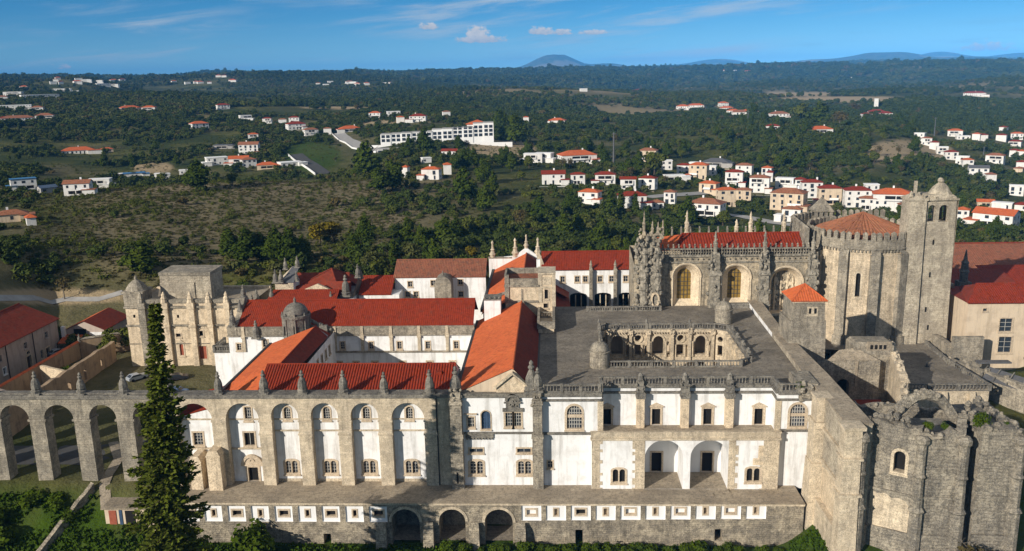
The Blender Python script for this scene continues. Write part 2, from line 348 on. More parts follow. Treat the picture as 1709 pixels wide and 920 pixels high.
leafy('leaf_broad', (0.070, 0.086, 0.013), (0.105, 0.110, 0.020), (0.044, 0.060, 0.010))
leafy('leaf_olive', (0.0784, 0.0841, 0.0240), (0.1036, 0.1044, 0.0300), (0.0560, 0.0638, 0.0180))
leafy('leaf_gold', (0.1792, 0.1276, 0.0075), (0.1232, 0.1044, 0.0090))
leafy('leaf_bare', (0.1120, 0.0870, 0.0300), (0.0868, 0.0696, 0.0255))
leafy('leaf_conifer', (0.0812, 0.1044, 0.0114), (0.1120, 0.1247, 0.0165), (0.0560, 0.0783, 0.0090))
leafy('leaf_bush', (0.0672, 0.0986, 0.0066), (0.0420, 0.0696, 0.0054))
leafy('leaf_grass', (0.0560, 0.0986, 0.0054), (0.0364, 0.0638, 0.0048))
leafy('leaf_heath', (0.0952, 0.0783, 0.0270), (0.0728, 0.0667, 0.0195), (0.0476, 0.0435, 0.0126))
leafy('leaf_forest', (0.042, 0.062, 0.012), (0.070, 0.084, 0.018), (0.026, 0.042, 0.009))
leafy('leaf_forest_pale', (0.082, 0.090, 0.028), (0.11, 0.11, 0.036), (0.058, 0.066, 0.02))

# ------------------------------------------------------------------ building components
def tiles(mb, pts, pitch=.42, amp=.055, thick=.14):        # ribbed tile sheet filling a flat polygon, ribs running up the slope
    P = [Vector(p) for p in pts]; n = Vector((0, 0, 0))
    for i in range(len(P)):
        a, b = P[i], P[(i + 1) % len(P)]; n += Vector(((a.y - b.y) * (a.z + b.z), (a.z - b.z) * (a.x + b.x), (a.x - b.x) * (a.y + b.y)))
    n.normalize()
    if n.z < 0: n = -n
    up = (Vector((0, 0, 1)) - n * n.z).normalized(); u = up.cross(n)
    q = [((p - P[0]).dot(u), (p - P[0]).dot(up)) for p in P]
    lo = min(a for a, b in q); hi = max(a for a, b in q); N = max(4, int(round((hi - lo) / pitch * 4))); vs = []; fs = []
    prof = (0, .75, 1, .75)
    for k in range(N + 1):
        a = min(max(lo + (hi - lo) * k / N, lo + 1e-4), hi - 1e-4); bs = []
        for i in range(len(q)):
            (a0, b0), (a1, b1) = q[i], q[(i + 1) % len(q)]
            if (a0 - a) * (a1 - a) <= 0 and a0 != a1: bs.append(b0 + (b1 - b0) * (a - a0) / (a1 - a0))
        b0, b1 = min(bs), max(bs); h = n * (amp * prof[k % 4])
        c0 = P[0] + u * a + up * b0 + h; c1 = P[0] + u * a + up * b1 + h
        vs += [tuple(c0 - n * (thick + amp)), tuple(c0), tuple(c0.lerp(c1, .5)), tuple(c1)]
        if k:
            j = 4 * k
            for r in range(3): fs.append((j - 4 + r, j + r, j + r + 1, j - 3 + r))
    mb.add(vs, fs); return mb
def ridge(mb, p0, p1, r=.17): mb.tube(p0, p1, r, r, 6)
def balustrade(mb, fr, u0, u1, z, h=1.35, d=0.0, post=4.2, step=.5, th=.34, ends=True):
    fbox(mb, fr, u0, u1, z, z + .22, d - th / 2, d + th / 2); fbox(mb, fr, u0, u1, z + h - .2, z + h, d - th / 2 - .03, d + th / 2 + .03)
    n = max(1, int(round((u1 - u0) / post)))
    for i in range(n + 1):
        c = u0 + (u1 - u0) * i / n; fbox(mb, fr, c - .25, c + .25, z, z + h + .06, d - .25, d + .25)
    m = int((u1 - u0) / step)
    for i in range(m):
        c = u0 + (u1 - u0) * (i + .5) / m
        if min(abs(c - (u0 + (u1 - u0) * k / n)) for k in range(n + 1)) < .36: continue
        x, y, _ = fr(c, 0, d); mb.lathe([(.10, z + .2), (.15, z + .45), (.07, z + .75), (.07, z + .9), (.11, z + h - .18)], x, y, 0, 5)
PIN = [(.85, 0), (.85, .5), (.68, .6), (.74, .9), (.70, 1.6), (.52, 2.2), (.30, 2.55), (.26, 2.65), (.40, 2.85), (.40, 3.0), (.2, 3.15), (.27, 3.4), (.2, 3.6), (.03, 3.8)]
def pinnacle(x, y, z, s=1.0, parent=None, mat='stone_grey', prof=PIN, n=8):
    mb = MB(); mb.box(x - .9 * s, x + .9 * s, y - .9 * s, y + .9 * s, z - .05, z + .3 * s)
    mb.lathe([(r * s * random.uniform(.94, 1.06), h * s) for r, h in prof], x, y, z + .2 * s, n, .3)
    return mb.build('pinnacle', mat, parent)
def crocket(mb, x, y, z, h, r, n=6, k=5):                  # slim carved spire with lumps
    mb.lathe([(r, 0), (r * 1.15, h * .06), (r * .8, h * .12), (r * .85, h * .42), (r * 1.05, h * .46), (r * .55, h * .55), (r * .34, h * .8), (r * .42, h * .84), (r * .12, h * .97), (.02, h)], x, y, z, n)
    for i in range(k):
        a = random.random() * 6.28; t = random.uniform(.1, .8); mb.blob((x + cos(a) * r * (1 - t * .7), y + sin(a) * r * (1 - t * .7), z + h * t), r * .35, .3, 1)
def window(root, fr, u0, u1, z0, z1, kind='rect', s=.25, nx=2, ny=3, holes=None, d=0.0, proud=.08, deep=.4, glass='glass', name='window', surround='stone_window', mull='mullion', mw=.09, sill=.12):
    g = s + .0
    if kind == 'rect': inner = [rect(u0, u1, z0, z1)]; outer = rect(u0 - g, u1 + g, z0 - g, z1 + g); cut = rect(u0 - .04, u1 + .04, z0 - .04, z1 + .04)
    elif kind == 'arch': inner = [arch(u0, u1, z0, z1)]; outer = arch(u0 - g, u1 + g, z0 - g, z1 + g); cut = arch(u0 - .04, u1 + .04, z0 - .04, z1 + .04)
    elif kind == 'twin':
        c = (u0 + u1) / 2; inner = [arch(u0, c - .1, z0, z1, 6), arch(c + .1, u1, z0, z1, 6)]; outer = segm(u0 - g, u1 + g, z0 - g, z1 + g, .55, 8); cut = rect(u0 - .04, u1 + .04, z0 - .04, z1 - (u1 - u0) * .16)
        cut = segm(u0 - .04, u1 + .04, z0 - .04, z1 + .05, .35, 8)
    mb = MB(); wall(mb, fr, outer, inner, d + proud, d - .01)
    for l in inner: wall(mb, fr, [(0, 0), (0, 0), (0, 0)], [l], d, reveal=deep) if False else None
    for l in inner:
        n = len(l); mb.add([fr(p[0], p[1], d - .01) for p in l] + [fr(p[0], p[1], d - deep) for p in l], [(k, n + k, n + (k + 1) % n, (k + 1) % n) for k in range(n)])
    if sill: fbox(mb, fr, u0 - g * 1.2, u1 + g * 1.2, z0 - g - .1, z0 - g + sill, d, d + proud + .14)
    o = mb.build(name, surround, root)
    p = MB(); p.poly([fr(u0 - .05, z0 - .05, d - deep + .06), fr(u1 + .05, z0 - .05, d - deep + .06), fr(u1 + .05, z1 + .05, d - deep + .06), fr(u0 - .05, z1 + .05, d - deep + .06)])
    p.build('pane', glass, o)
    if nx or ny:
        f = MB()
        for l in inner:
            a0 = min(q[0] for q in l); a1 = max(q[0] for q in l)
            for i in range(1, nx): c = a0 + (a1 - a0) * i / nx; fbox(f, fr, c - mw / 2, c + mw / 2, z0, z1, d - deep + .08, d - deep + .15)
            for i in range(1, ny): c = z0 + (z1 - z0) * i / ny; fbox(f, fr, a0, a1, c - mw / 2, c + mw / 2, d - deep + .085, d - deep + .145)
        f.build('frame', mull, o)
    if holes is not None: holes.append(cut)
    return o
def doorway(root, fr, u0, u1, z0, z1, holes=None, d=0.0, s=.34, ped=True, leaf='dark', deep=.45, name='doorway'):
    mb = MB(); loop = rect(u0, u1, z0, z1)
    o3 = [(u0 - s, z0), (u0, z0), (u0, z1), (u1, z1), (u1, z0), (u1 + s, z0), (u1 + s, z1 + s), (u0 - s, z1 + s)]
    wall(mb, fr, o3, (), d + .1, d - .01)
    n = 4; mb.add([fr(p[0], p[1], d) for p in loop] + [fr(p[0], p[1], d - deep) for p in loop], [(k, n + k, n + (k + 1) % n, (k + 1) % n) for k in range(n)])
    if ped:
        c = (u0 + u1) / 2; fbox(mb, fr, u0 - s * 1.5, u1 + s * 1.5, z1 + s, z1 + s + .16, d, d + .28)
        wall(mb, fr, [(u0 - s * 1.5, z1 + s + .16), (u1 + s * 1.5, z1 + s + .16), (c, z1 + s + .75)], (), d + .24, d)
    o = mb.build(name, 'stone_window', root)
    p = MB(); p.poly([fr(u0, z0, d - deep + .03), fr(u1, z0, d - deep + .03), fr(u1, z1, d - deep + .03), fr(u0, z1, d - deep + .03)]); p.build('door', leaf, o)
    if holes is not None: holes.append(rect(u0 - .03, u1 + .03, z0 - .0 + .02, z1 + .03))
    return o
def merlons(mb, fr, u0, u1, z, h=1.3, wd=.75, gap=.6, th=.5, d=0.0, cap=True):
    n = max(1, int(round((u1 - u0 + gap) / (wd + gap)))); p = (u1 - u0 + gap) / n
    for i in range(n):
        a = u0 + i * p; fbox(mb, fr, a, a + p - gap, z, z + h * random.uniform(.94, 1.04), d - th, d)
        if cap:
            P = [fr(a - .04, z + h, d + .04), fr(a + p - gap + .04, z + h, d + .04), fr(a + p - gap + .04, z + h, d - th - .04), fr(a - .04, z + h, d - th - .04), fr(a + (p - gap) / 2, z + h + .4, d - th / 2)]
            mb.add(P, [(0, 1, 4), (1, 2, 4), (2, 3, 4), (3, 0, 4), (3, 2, 1, 0)])
def shell(x0, x1, y0, y1, z0, z1, root, mat, name='wall', holes_s=(), mb=None, skip=''):   # four walls, openings on the south one
    m = mb or MB()
    if 's' not in skip: wall(m, Fr(0, y0), rect(x0, x1, z0, z1), holes_s)
    if 'n' not in skip: m.poly([(x1, y1, z0), (x0, y1, z0), (x0, y1, z1), (x1, y1, z1)])
    if 'w' not in skip: m.poly([(x0, y1, z0), (x0, y0, z0), (x0, y0, z1), (x0, y1, z1)])
    if 'e' not in skip: m.poly([(x1, y0, z0), (x1, y1, z0), (x1, y1, z1), (x1, y0, z1)])
    return m.build(name, mat, root) if mb is None else m
def rough(o, amp=.12, scale=1.2, cuts=0):                  # weathered, uneven masonry: shift the vertices a little
    for v in o.data.vertices:
        p = v.co; v.co = p + Vector((mnoise.noise(p * scale), mnoise.noise(p * scale + Vector((7, 3, 1))), mnoise.noise(p * scale + Vector((1, 9, 4))))) * amp
    o.data.update(); return o

# ------------------------------------------------------------------ aqueduct and its arcade
AQ = thing('aqueduct', 'long weathered stone aqueduct on tall round arches with a row of pinnacles', 'aqueduct', (-62, 0, 0))
TOP = 15.4
def build_aqueduct():
    open_ = [(-112.7, -107.7), (-105.1, -100.1), (-97.5, -92.4), (-89.9, -84.9), (-82.3, -77.3), (-74.6, -70.0), (-67.2, -62.4)]
    dorm = [(-59.8, -53.8), (-51.5, -46.0), (-43.9, -39.4), (-37.3, -32.8), (-30.7, -26.15), (-23.95, -18.6)]
    m = MB()
    # free-standing stretch, both faces and soffits
    hs = [arch(a, b, -9.0 if a < -75 else -6, 14.3, 14) for a, b in open_]
    wall(m, FRONT, rect(-132, -61.0, -11, TOP), hs, 0.0, -2.3)
    m.build('arcade', 'stone_tower', AQ)
    m = MB(); hs = [arch(a, b, -.6, 14.5, 14) for a, b in dorm]
    wall(m, FRONT, rect(-61.0, -12.3, -.7, TOP), hs, 0.0, reveal=1.25)
    m.poly([(-61.0, 1.25, TOP), (-61, 0, TOP), (-12.3, 0, TOP), (-12.3, 1.25, TOP)])
    m.build('arcade', 'stone_beige', AQ)
    c = MB(); c.box(-132, -12.0, -.28, 2.5, TOP, TOP + .28); c.box(-132, -12.0, -.12, 2.3, TOP + .28, TOP + .55); c.box(-132, -61, .5, 1.8, TOP + .55, TOP + .8)
    rough(c.build('cornice', 'stone_grey', AQ), .05)
    # pilaster strips and imposts on the piers
    edges = [(-62.4, -59.8), (-53.8, -51.5), (-46.0, -43.9), (-39.4, -37.3), (-32.8, -30.7), (-26.15, -23.95), (-18.6, -16.6)]
    for i, (a, b) in enumerate(edges):
        p = MB(); top = 9.0 if i > 1 else 11.3
        p.frust(a - .02, b + .02, -.28, .0, -.7, top, 0, .0); p.frust(a - .14, b + .14, -.42, .05, top, top + .25, 0, 0); p.frust(a - .1, b + .1, -.36, .04, top + .25, top + .8, .1, .2)
        if i > 1: p.box(a - .12, b + .12, -.12, .03, 11.2, 11.5)
        p.build('buttress', 'stone_beige', AQ)
    for a, b, d, h in ((-57.7, -55.7, -1.9, 4.9), (-54.6, -52.3, -2.2, 6.0)):
        p = MB(); p.box(a, b, d, 1.25, -.7, h); p.frust(a - .1, b + .1, d - .1, 1.3, h, h + 1.0, .5, .1); p.build('buttress', 'stone_cream', AQ)
    for a, b in ((-85.0, -82.2), (-92.5, -89.8), (-77.4, -74.5), (-70.1, -67.1), (-100.2, -97.4), (-107.8, -105)):
        p = MB(); p.box(a - .15, b + .15, -.15, 2.45, 11.4, 11.75); p.build('impost', 'stone_tower', AQ); p = MB(); p.frust(a - .2, b + .2, -.3, 2.5, -10, -1, .15, .15); p.build('pier_foot', 'stone_tower', AQ)
    for x in (-113.8, -106.2, -98.7, -91.1, -83.5, -75.8, -68.6, -60.9, -52.6, -45.0, -38.6, -31.8, -25.1, -17.6):
        pinnacle(x, .9, TOP + .5, random.uniform(.92, 1.03), AQ)
    pinnacle(-13.3, .3, TOP + .3, 1.25, AQ)
    m = MB(); m.tube((-16.5, -.16, .1), (-16.5, -.16, TOP), .13); m.build('drainpipe', 'iron', AQ)
build_aqueduct()

# ------------------------------------------------------------------ dormitory behind the arcade
DO = thing('dormitory_wing', 'white dormitory wing behind the aqueduct arches under a ribbed red roof', 'building', (-36, 1.25, 0))
def build_dormitory():
    f = Fr(0, 1.25); H = []
    window(DO, f, -57.85, -56.3, 6.6, 8.8, 'rect', .28, 3, 4, H)
    window(DO, f, -48.75, -47.65, 11.0, 13.35, 'rect', .26, 3, 4, H)
    window(DO, f, -49.2, -47.5, 6.5, 8.8, 'rect', .28, 2, 1, H, glass='dark')
    doorway(DO, f, -49.1, -47.4, 0, 2.55, H, s=.4, ped=False)
    lm = MB(); wall(lm, f, arch(-49.95, -46.55, 3.05, 4.95), (), .25, 0); fbox(lm, f, -50.1, -46.4, 2.9, 3.15, 0, .35); lm.lathe([(.5, 0), (.5, .12), (.2, .14)], 0, 0) if False else None
    band(lm, f, arc(-50.1, -46.4, 3.1), arc(-49.6, -46.9, 3.1), .25, .42); band(lm, f, arc(-48.75, -47.75, 3.75), arc(-48.55, -47.95, 3.75), .25, .38); lm.build('lunette', 'stone_window', DO)
    for a, b in ((-43.9, -39.4), (-37.3, -32.8), (-30.7, -26.15), (-23.95, -18.6)):
        c = (a + b) / 2 + .05
        window(DO, f, c - .55, c + .55, 11.1, 13.35, 'arch', .28, 3, 5, H)
        window(DO, f, c - 1.0, c + 1.0, 1.5, 3.75, 'twin', .38, 2, 4, H)
    window(DO, f, -16.0, -14.5, 9.3, 10.0, 'rect', .22, 2, 1, H, deep=.3)
    window(DO, f, -16.5, -14.6, .95, 3.0, 'twin', .3, 2, 3, H)
    m = MB(); wall(m, f, [(-61.5, -.6), (-12.4, -.6), (-12.4, 14.9), (-53.2, 14.9), (-53.2, 13.4), (-59.9, 11.6), (-61.5, 11.2)], H)
    m.build('wall', 'plaster_white', DO)
    for a, bb, rows in [(p_, q_, ((9.1, 9.35, .18), (11.15, 11.35, .16), (-.1, .5, .05))) for p_, q_ in ((-43.9, -39.4), (-37.3, -32.8), (-30.7, -26.15), (-23.95, -18.6))] + [(p_, q_, ((5.9, 6.15, .3), (11.1, 11.35, .14))) for p_, q_ in ((-59.8, -53.8), (-51.5, -46.0))]:
        for z0, z1, d in rows: b = MB(); fbox(b, f, a, bb, z0, z1, 0, d); b.build('string_course', 'stone_beige', DO)
    r = MB(); tiles(r, [(-46.6, 1.6, 15.2), (-14.0, 1.6, 15.2), (-14.0, 8.2, 18.4), (-46.6, 8.2, 18.4)], .46, .15); tiles(r, [(-60, 1.4, 11.7), (-53.5, 1.4, 13.6), (-53.5, 9, 14.6), (-60, 9, 12.9)], .45, .06); r.poly([(-46.6, 8.2, 18.4), (-14, 8.2, 18.4), (-14, 14.8, 15.2), (-46.6, 14.8, 15.2)])
    ridge(r, (-46.6, 8.2, 18.42), (-14, 8.2, 18.42)); ridge(r, (-46.6, 1.6, 15.24), (-46.6, 8.2, 18.44), .14)
    r.box(-17.2, -16.2, 5.6, 6.6, 16.9, 17.75)
    r.build('roof', 'tile_red', DO)
    b = MB(); b.poly([(-14.0, 14.6, 0), (-46.6, 14.6, 0), (-46.6, 14.6, 15.2), (-14, 14.6, 15.2)]); b.poly([(-14.05, 1.3, 14.9), (-14.05, 14.6, 14.9), (-14.05, 8.2, 18.35)]); b.build('back_wall', 'plaster_white', DO)
build_dormitory()

WW = thing('corner_wing', 'white corner wing with plain orange roof sloping down to the left', 'building', (-48, 16, 0))
def build_corner_wing():
    r = MB()
    r.mat('tile_orange'); tiles(r, [(-53.4, 8.2, 15.0), (-44.3, 8.2, 18.5), (-44.3, 30.8, 18.5), (-53.4, 30.8, 15.0)], .45, .035)
    tiles(r, [(-53.4, 2.0, 13.6), (-46.7, 2.0, 15.05), (-46.7, 8.2, 18.2), (-53.4, 8.2, 15.0)], .45, .03) if False else r.poly([(-53.4, 1.7, 13.4), (-46.62, 1.7, 15.1), (-46.62, 8.2, 18.35), (-53.4, 8.2, 15.0)])
    r.poly([(-46.62, 8.2, 18.35), (-44.3, 8.2, 18.5), (-46.62, 8.3, 17.5)])
    r.mat('tile_dark'); r.poly([(-44.3, 8.2, 18.5), (-42.0, 12.0, 16.9), (-42.0, 33.2, 16.2), (-44.3, 30.8, 18.5)])  # slope turned from the sun: its shade is put into a darker tile
    r.mat('tile_red'); ridge(r, (-44.3, 8.2, 18.55), (-44.3, 30.8, 18.55), .16)
    r.build('roof', None, WW)
    g = MB(); g.box(-53.9, -53.4, 1.6, 30.8, 14.6, 15.15); g.build('gutter', 'iron', WW)
    H = []; fe = Fr(-42.05, 14.6, pi / 2)
    for y in (1.8, 4.8, 7.8, 10.8, 13.8, 16.6):
        window(WW, fe, y - .5, y + .5, 12.6, 14.3, 'rect', .2, 0, 0, H, deep=.3)
    for y in (3.0, 7.0, 11.0, 15.0): window(WW, fe, y - .6, y + .6, 8.5, 10.3, 'rect', .2, 0, 0, H, deep=.3)
    m = MB(); wall(m, fe, rect(0, 21.4, 2, 15.9), H)
    m.poly([(-53.3, 30.8, 2), (-53.3, 1.3, 2), (-53.3, 1.3, 14.6), (-53.3, 30.8, 14.8)]); m.poly([(-42.05, 30.8, 2), (-53.3, 30.8, 2), (-53.3, 30.8, 14.9), (-44.3, 30.8, 18.3), (-42.05, 30.8, 16.6)])
    m.build('wall', 'plaster_white', WW)
build_corner_wing()

# ------------------------------------------------------------------ gabled wing, left of the great cloister
GW = thing('gabled_wing', 'white gabled wing with steep orange roof, ornate windows facing the lower terrace', 'building', (-6.5, 20, 0))
def build_gabled():
    H = []; f = FRONT
    window(GW, f, -11.45, -10.45, 10.25, 12.0, 'rect', .25, 3, 3, H); hb = MB(); fbox(hb, f, -11.95, -9.95, 12.5, 12.72, 0, .32); hb.build('hood', 'stone_window', GW)
    window(GW, f, -9.25, -7.75, 9.9, 13.1, 'arch', .18, 3, 5, H, glass='glass_blue', mull='glass_blue')
    window(GW, f, -5.3, -4.2, 10.4, 12.75, 'rect', .32, 3, 4, H); window(GW, f, -3.9, -2.8, 10.4, 12.75, 'rect', .32, 3, 4, H)
    o = MB(); fbox(o, f, -5.75, -2.35, 13.0, 13.6, 0, .22); wall(o, f, arch(-5.2, -3.05, 13.6, 16.1), (), .2, 0); band(o, f, arc(-5.35, -2.9, 14.95), arc(-4.9, -3.35, 14.95), .2, .5); fbox(o, f, -5.5, -2.75, 14.5, 14.75, .2, .45)
    for k in range(14): o.blob((random.uniform(-5.1, -3.1), -.25, random.uniform(13.7, 15.7)), .2, .4)
    o.build('carved_crest', 'stone_grey', GW)
    window(GW, f, -11.35, -9.15, 5.8, 6.5, 'rect', .25, 2, 1, H, deep=.35); window(GW, f, -3.5, -1.3, 5.8, 6.5, 'rect', .25, 2, 1, H, deep=.35)
    window(GW, f, -11.3, -9.25, 2.0, 4.3, 'twin', .38, 2, 4, H); window(GW, f, -3.4, -1.3, 2.0, 4.3, 'twin', .38, 2, 4, H)
    m = MB(); wall(m, f, rect(-12.3, .0, -.5, 15.5), H); m.build('wall', 'plaster_white', GW)
    s = MB(); fbox(s, f, -12.3, -.9, 9.15, 9.45, 0, .28); fbox(s, f, -11.9, -7.3, 8.4, 9.15, 0, .22)
    for k in range(9): s.blob((-11.6 + k * .5, -.2, 8.35), .22, .3)
    fbox(s, f, -12.6, .4, 15.5, 15.95, 0, .4); fbox(s, f, -12.6, .4, 15.95, 16.15, -.6, .5); s.build('cornice', 'stone_grey', GW)
    for a, b, mt in ((-14.3, -12.25, 'stone_tower'), (-.95, .75, 'stone_tower')):
        p = MB(); p.box(a, b, -1.5, 0.02, -.5, 8.9); p.frust(a - .15, b + .15, -1.65, 0.03, 8.9, 9.5, .1, .15); p.box(a + .1, b - .1, -1.2, .03, 9.5, 14.6); p.frust(a - .1, b + .1, -1.4, .03, 14.6, 15.3, .2, .2); p.box(a + .2, b - .2, -1.0, .6, 15.3, 16.6)
        for k in range(16): p.blob((random.uniform(a, b), random.uniform(-1.3, -.4), random.uniform(14.4, 17.2)), random.uniform(.2, .38), .4)
        p.build('buttress', mt, GW)
    sl = MB(); sl.box(-13.45, -13.15, -1.54, -1.4, 1.0, 3.0); sl.build('slit', 'dark', GW)
    pinnacle(.0, -.2, 16.6, 1.0, GW); pinnacle(-1.0, .4, 16.2, 1.35, GW)
    g = MB(); wall(g, Fr(0, .84), [(-13.1, 15.4), (-.3, 15.4), (-.3, 16.05), (-4.0, 19.95), (-13.1, 15.85)], ()); g.build('gable_wall', 'plaster_cream', GW)
    g = MB(); wall(g, Fr(0, .3), [(-6.7, 16.1), (-1.5, 16.1), (-1.5, 16.9), (-4.0, 19.0), (-6.7, 16.9)], (), 0, -.5); g.build('gable', 'stone_cream', GW)
    g = MB(); g.yprism([(-7.0, 16.75), (-4.0, 19.25), (-4.0, 19.6), (-7.2, 16.95)], -.1, 1.0); g.yprism([(-4.0, 19.25), (-1.2, 16.75), (-1.0, 16.95), (-4.0, 19.6)], -.1, 1.0); g.build('pediment_moulding', 'stone_beige', GW)
    r = MB(); tiles(r, [(-13.1, .9, 15.9), (-4.0, .9, 20.0), (-4.0, 43.0, 20.0), (-13.1, 43.0, 15.9)], .42, .035)
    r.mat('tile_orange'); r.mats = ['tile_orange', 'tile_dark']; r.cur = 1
    tiles(r, [(-4.0, .9, 20.0), (-.3, .9, 16.1), (-.3, 43.0, 16.1), (-4.0, 43.0, 20.0)], .42, .05); r.cur = 0; ridge(r, (-4, .7, 20.03), (-4, 43, 20.03), .18)  # right slope in darker tile, shade painted into its colour
    r.build('roof', None, GW)
    g = MB(); g.box(-13.6, -13.1, 1, 43, 15.3, 15.95); g.box(-.35, .05, 1, 40, 15.6, 16.1); g.build('gutter', 'iron', GW)
    m = MB(); m.poly([(-13.3, 43, 0), (-13.3, 2.3, 0), (-13.3, 2.3, 15.4), (-13.3, 43, 15.4)]); m.poly([(0, 0, 0), (0, 43, 0), (0, 43, 16.0), (0, 0, 16.0)]); m.build('side_wall', 'plaster_white', GW)
build_gabled()

# ------------------------------------------------------------------ great cloister: front, roof terrace, court
CL = thing('cloister', 'great cloister with grey roof terrace, balustrades and white two-storey front', 'building', (22, 20, 0))
def build_cloister():
    f = FRONT; H = []
    window(CL, f, 4.65, 7.05, 10.0, 13.95, 'arch', .38, 6, 6, H, mw=.13); window(CL, f, 1.5, 2.25, 3.1, 4.3, 'rect', .22, 2, 2, H)
    m = MB(); wall(m, f, rect(0, 10.3, -.5, 14.9), H); wall(m, f, rect(0, 10.3, 15.1, 15.7), ()); m.build('wall', 'plaster_white', CL)
    tr = MB(); wall(tr, f, rect(4.65, 7.05, 11.85, 12.35), (), -.1, -.3); tr.build('transom', 'stone_window', CL)
    H = []; window(CL, f, 40.25, 42.65, 10.3, 14.1, 'arch', .38, 6, 6, H, mw=.13); tr = MB(); wall(tr, f, rect(40.25, 42.65, 12.0, 12.5), (), -.1, -.3); tr.build('transom', 'stone_window', CL)
    m = MB(); wall(m, f, rect(38.0, 45, -.5, 14.9), H); wall(m, f, rect(38.0, 41.4, 15.1, 15.9), ()); m.build('wall', 'plaster_white', CL)
    s = MB(); fbox(s, f, .7, 10.2, 14.8, 15.1, 0, .35); fbox(s, f, 38, 44.5, 14.8, 15.1, 0, .3); fbox(s, f, .7, 8.6, 9.0, 9.4, 0, .3); fbox(s, f, 38.6, 44.4, 9.5, 9.9, 0, .3); fbox(s, f, .4, 10.3, 15.6, 16.35, -.3, .4); fbox(s, f, 38.2, 41.6, 15.8, 16.3, -.3, .35)
    rough(s.build('cornice', 'stone_grey', CL), .04)
    # balustrades of the front
    b = MB(); balustrade(b, f, .8, 9.9, 16.3, 1.35, .1, 3.1); b.build('balustrade', 'stone_grey', CL)
    b = MB(); balustrade(b, Fr(0, 3.2), 10.4, 38.0, 16.3, 1.45, .05, 3.45); b.build('balustrade', 'stone_grey', CL)
    b = MB(); balustrade(b, f, 38.5, 41.3, 16.3, 1.35, .1, 3.0); b.build('balustrade', 'stone_grey', CL)
    b = MB(); balustrade(b, Fr(10.2, 3.2, -pi / 2), .1, 3.1, 16.3, 1.4, 0, 3.0); balustrade(b, Fr(38.2, .0, pi / 2), .1, 3.1, 16.3, 1.4, 0, 3.0); b.build('balustrade', 'stone_grey', CL)
    # recessed upper storey behind the balcony
    g = Fr(0, 3.2); H = []
    for a, c in ((10.7, 12.0), (18.7, 20.1), (27.1, 28.5), (35.4, 36.8)): doorway(CL, g, a, c, 9.25, 12.1, H)
    m = MB(); wall(m, g, rect(10.2, 38.2, 9.2, 15.0), H); wall(m, g, rect(10.2, 38.2, 15.2, 15.9), ())
    m.poly([(10.2, 0, 9.2), (10.2, 3.2, 9.2), (10.2, 3.2, 15.9), (10.2, 0, 15.9)]); m.poly([(38.2, 3.2, 9.2), (38.2, 0, 9.2), (38.2, 0, 15.9), (38.2, 3.2, 15.9)]); m.build('upper_wall', 'plaster_white', CL)
    s = MB(); fbox(s, g, 10.2, 38.2, 14.85, 15.2, 0, .35); fbox(s, g, 10.1, 38.3, 15.9, 16.35, -.4, .45); s.box(10.2, 10.5, 0, 3.2, 14.85, 15.2); s.box(37.9, 38.2, 0, 3.2, 14.85, 15.2); s.box(9.9, 10.6, 0, 3.2, 15.9, 16.3); s.box(37.8, 38.5, 0, 3.2, 15.9, 16.3); rough(s.build('cornice', 'stone_grey', CL), .04)
    for a in (16.1, 23.3, 30.5):
        p = MB(); fbox(p, g, a, a + 1.25, 9.2, 14.4, 0, 1.3); p.build('buttress', 'stone_cream', CL)
        p = MB(); fbox(p, g, a - .15, a + 1.4, 14.4, 15.3, 0, 1.55); fbox(p, g, a, a + 1.25, 15.3, 16.4, -.2, 1.3); fbox(p, g, a + .15, a + 1.1, 16.4, 17.3, -.2, .9)
        for k in range(12): p.blob((a + random.uniform(-.1, 1.3), 3.2 - random.uniform(.6, 1.5), random.uniform(14.3, 17.2)), random.uniform(.18, .32), .4)
        x, y, _ = g(a + .62, 0, .35); p.lathe([(.5, 17.2), (.55, 17.4), (.4, 17.9), (.45, 18.1), (.1, 18.5)], x, y, 0, 7); p.build('carved_cap', 'stone_grey', CL)
    for x0, x1 in ((9.6, 10.5), (37.9, 38.8)):
        p = MB(); p.box(x0, x1, -.12, .3, 9.2, 14.8); p.build('quoin', 'stone_beige', CL)
    # projecting lower block with loggia
    f2 = Fr(0, -1.3); H = []
    window(CL, f2, 12.0, 14.0, 1.2, 3.5, 'twin', .34, 1, 1, H, glass='dark'); window(CL, f2, 33.5, 35.6, 1.4, 3.7, 'twin', .36, 1, 1, H, glass='dark')
    A = [(17.15, 23.3), (24.45, 30.5)]; HA = [arch(a, b, .02, 8.55, 16) for a, b in A]
    m = MB(); wall(m, f2, rect(8.6, 38.5, -.5, 8.7), H + HA)
    for l in HA:
        n = len(l); m.add([f2(p[0], p[1], 0) for p in l] + [f2(p[0], p[1], -6.1) for p in l], [(k, n + k, n + (k + 1) % n, (k + 1) % n) for k in range(1, n)])
    m.poly([(8.6, 0, -.5), (8.6, -1.3, -.5), (8.6, -1.3, 8.7), (8.6, 0, 8.7)]); m.poly([(38.5, -1.3, -.5), (38.5, 0, -.5), (38.5, 0, 8.7), (38.5, -1.3, 8.7)])
    m.build('loggia_wall', 'plaster_white', CL)
    H = []; g2 = Fr(0, 4.78)
    for a, c in ((18.95, 20.65), (27.4, 29.15)): doorway(CL, g2, a, c, .05, 3.6, H, ped=False, s=.28)
    m = MB(); wall(m, g2, rect(17, 31, 0, 8.8), H); m.build('loggia_back_wall', 'plaster_clean', CL)
    m = MB(); m.poly([(17.15, -1.29, .03), (23.3, -1.29, .03), (23.3, 4.78, .03), (17.15, 4.78, .03)]); m.poly([(24.45, -1.29, .03), (30.5, -1.29, .03), (30.5, 4.78, .03), (24.45, 4.78, .03)]); m.build('loggia_floor', 'pavement', CL)
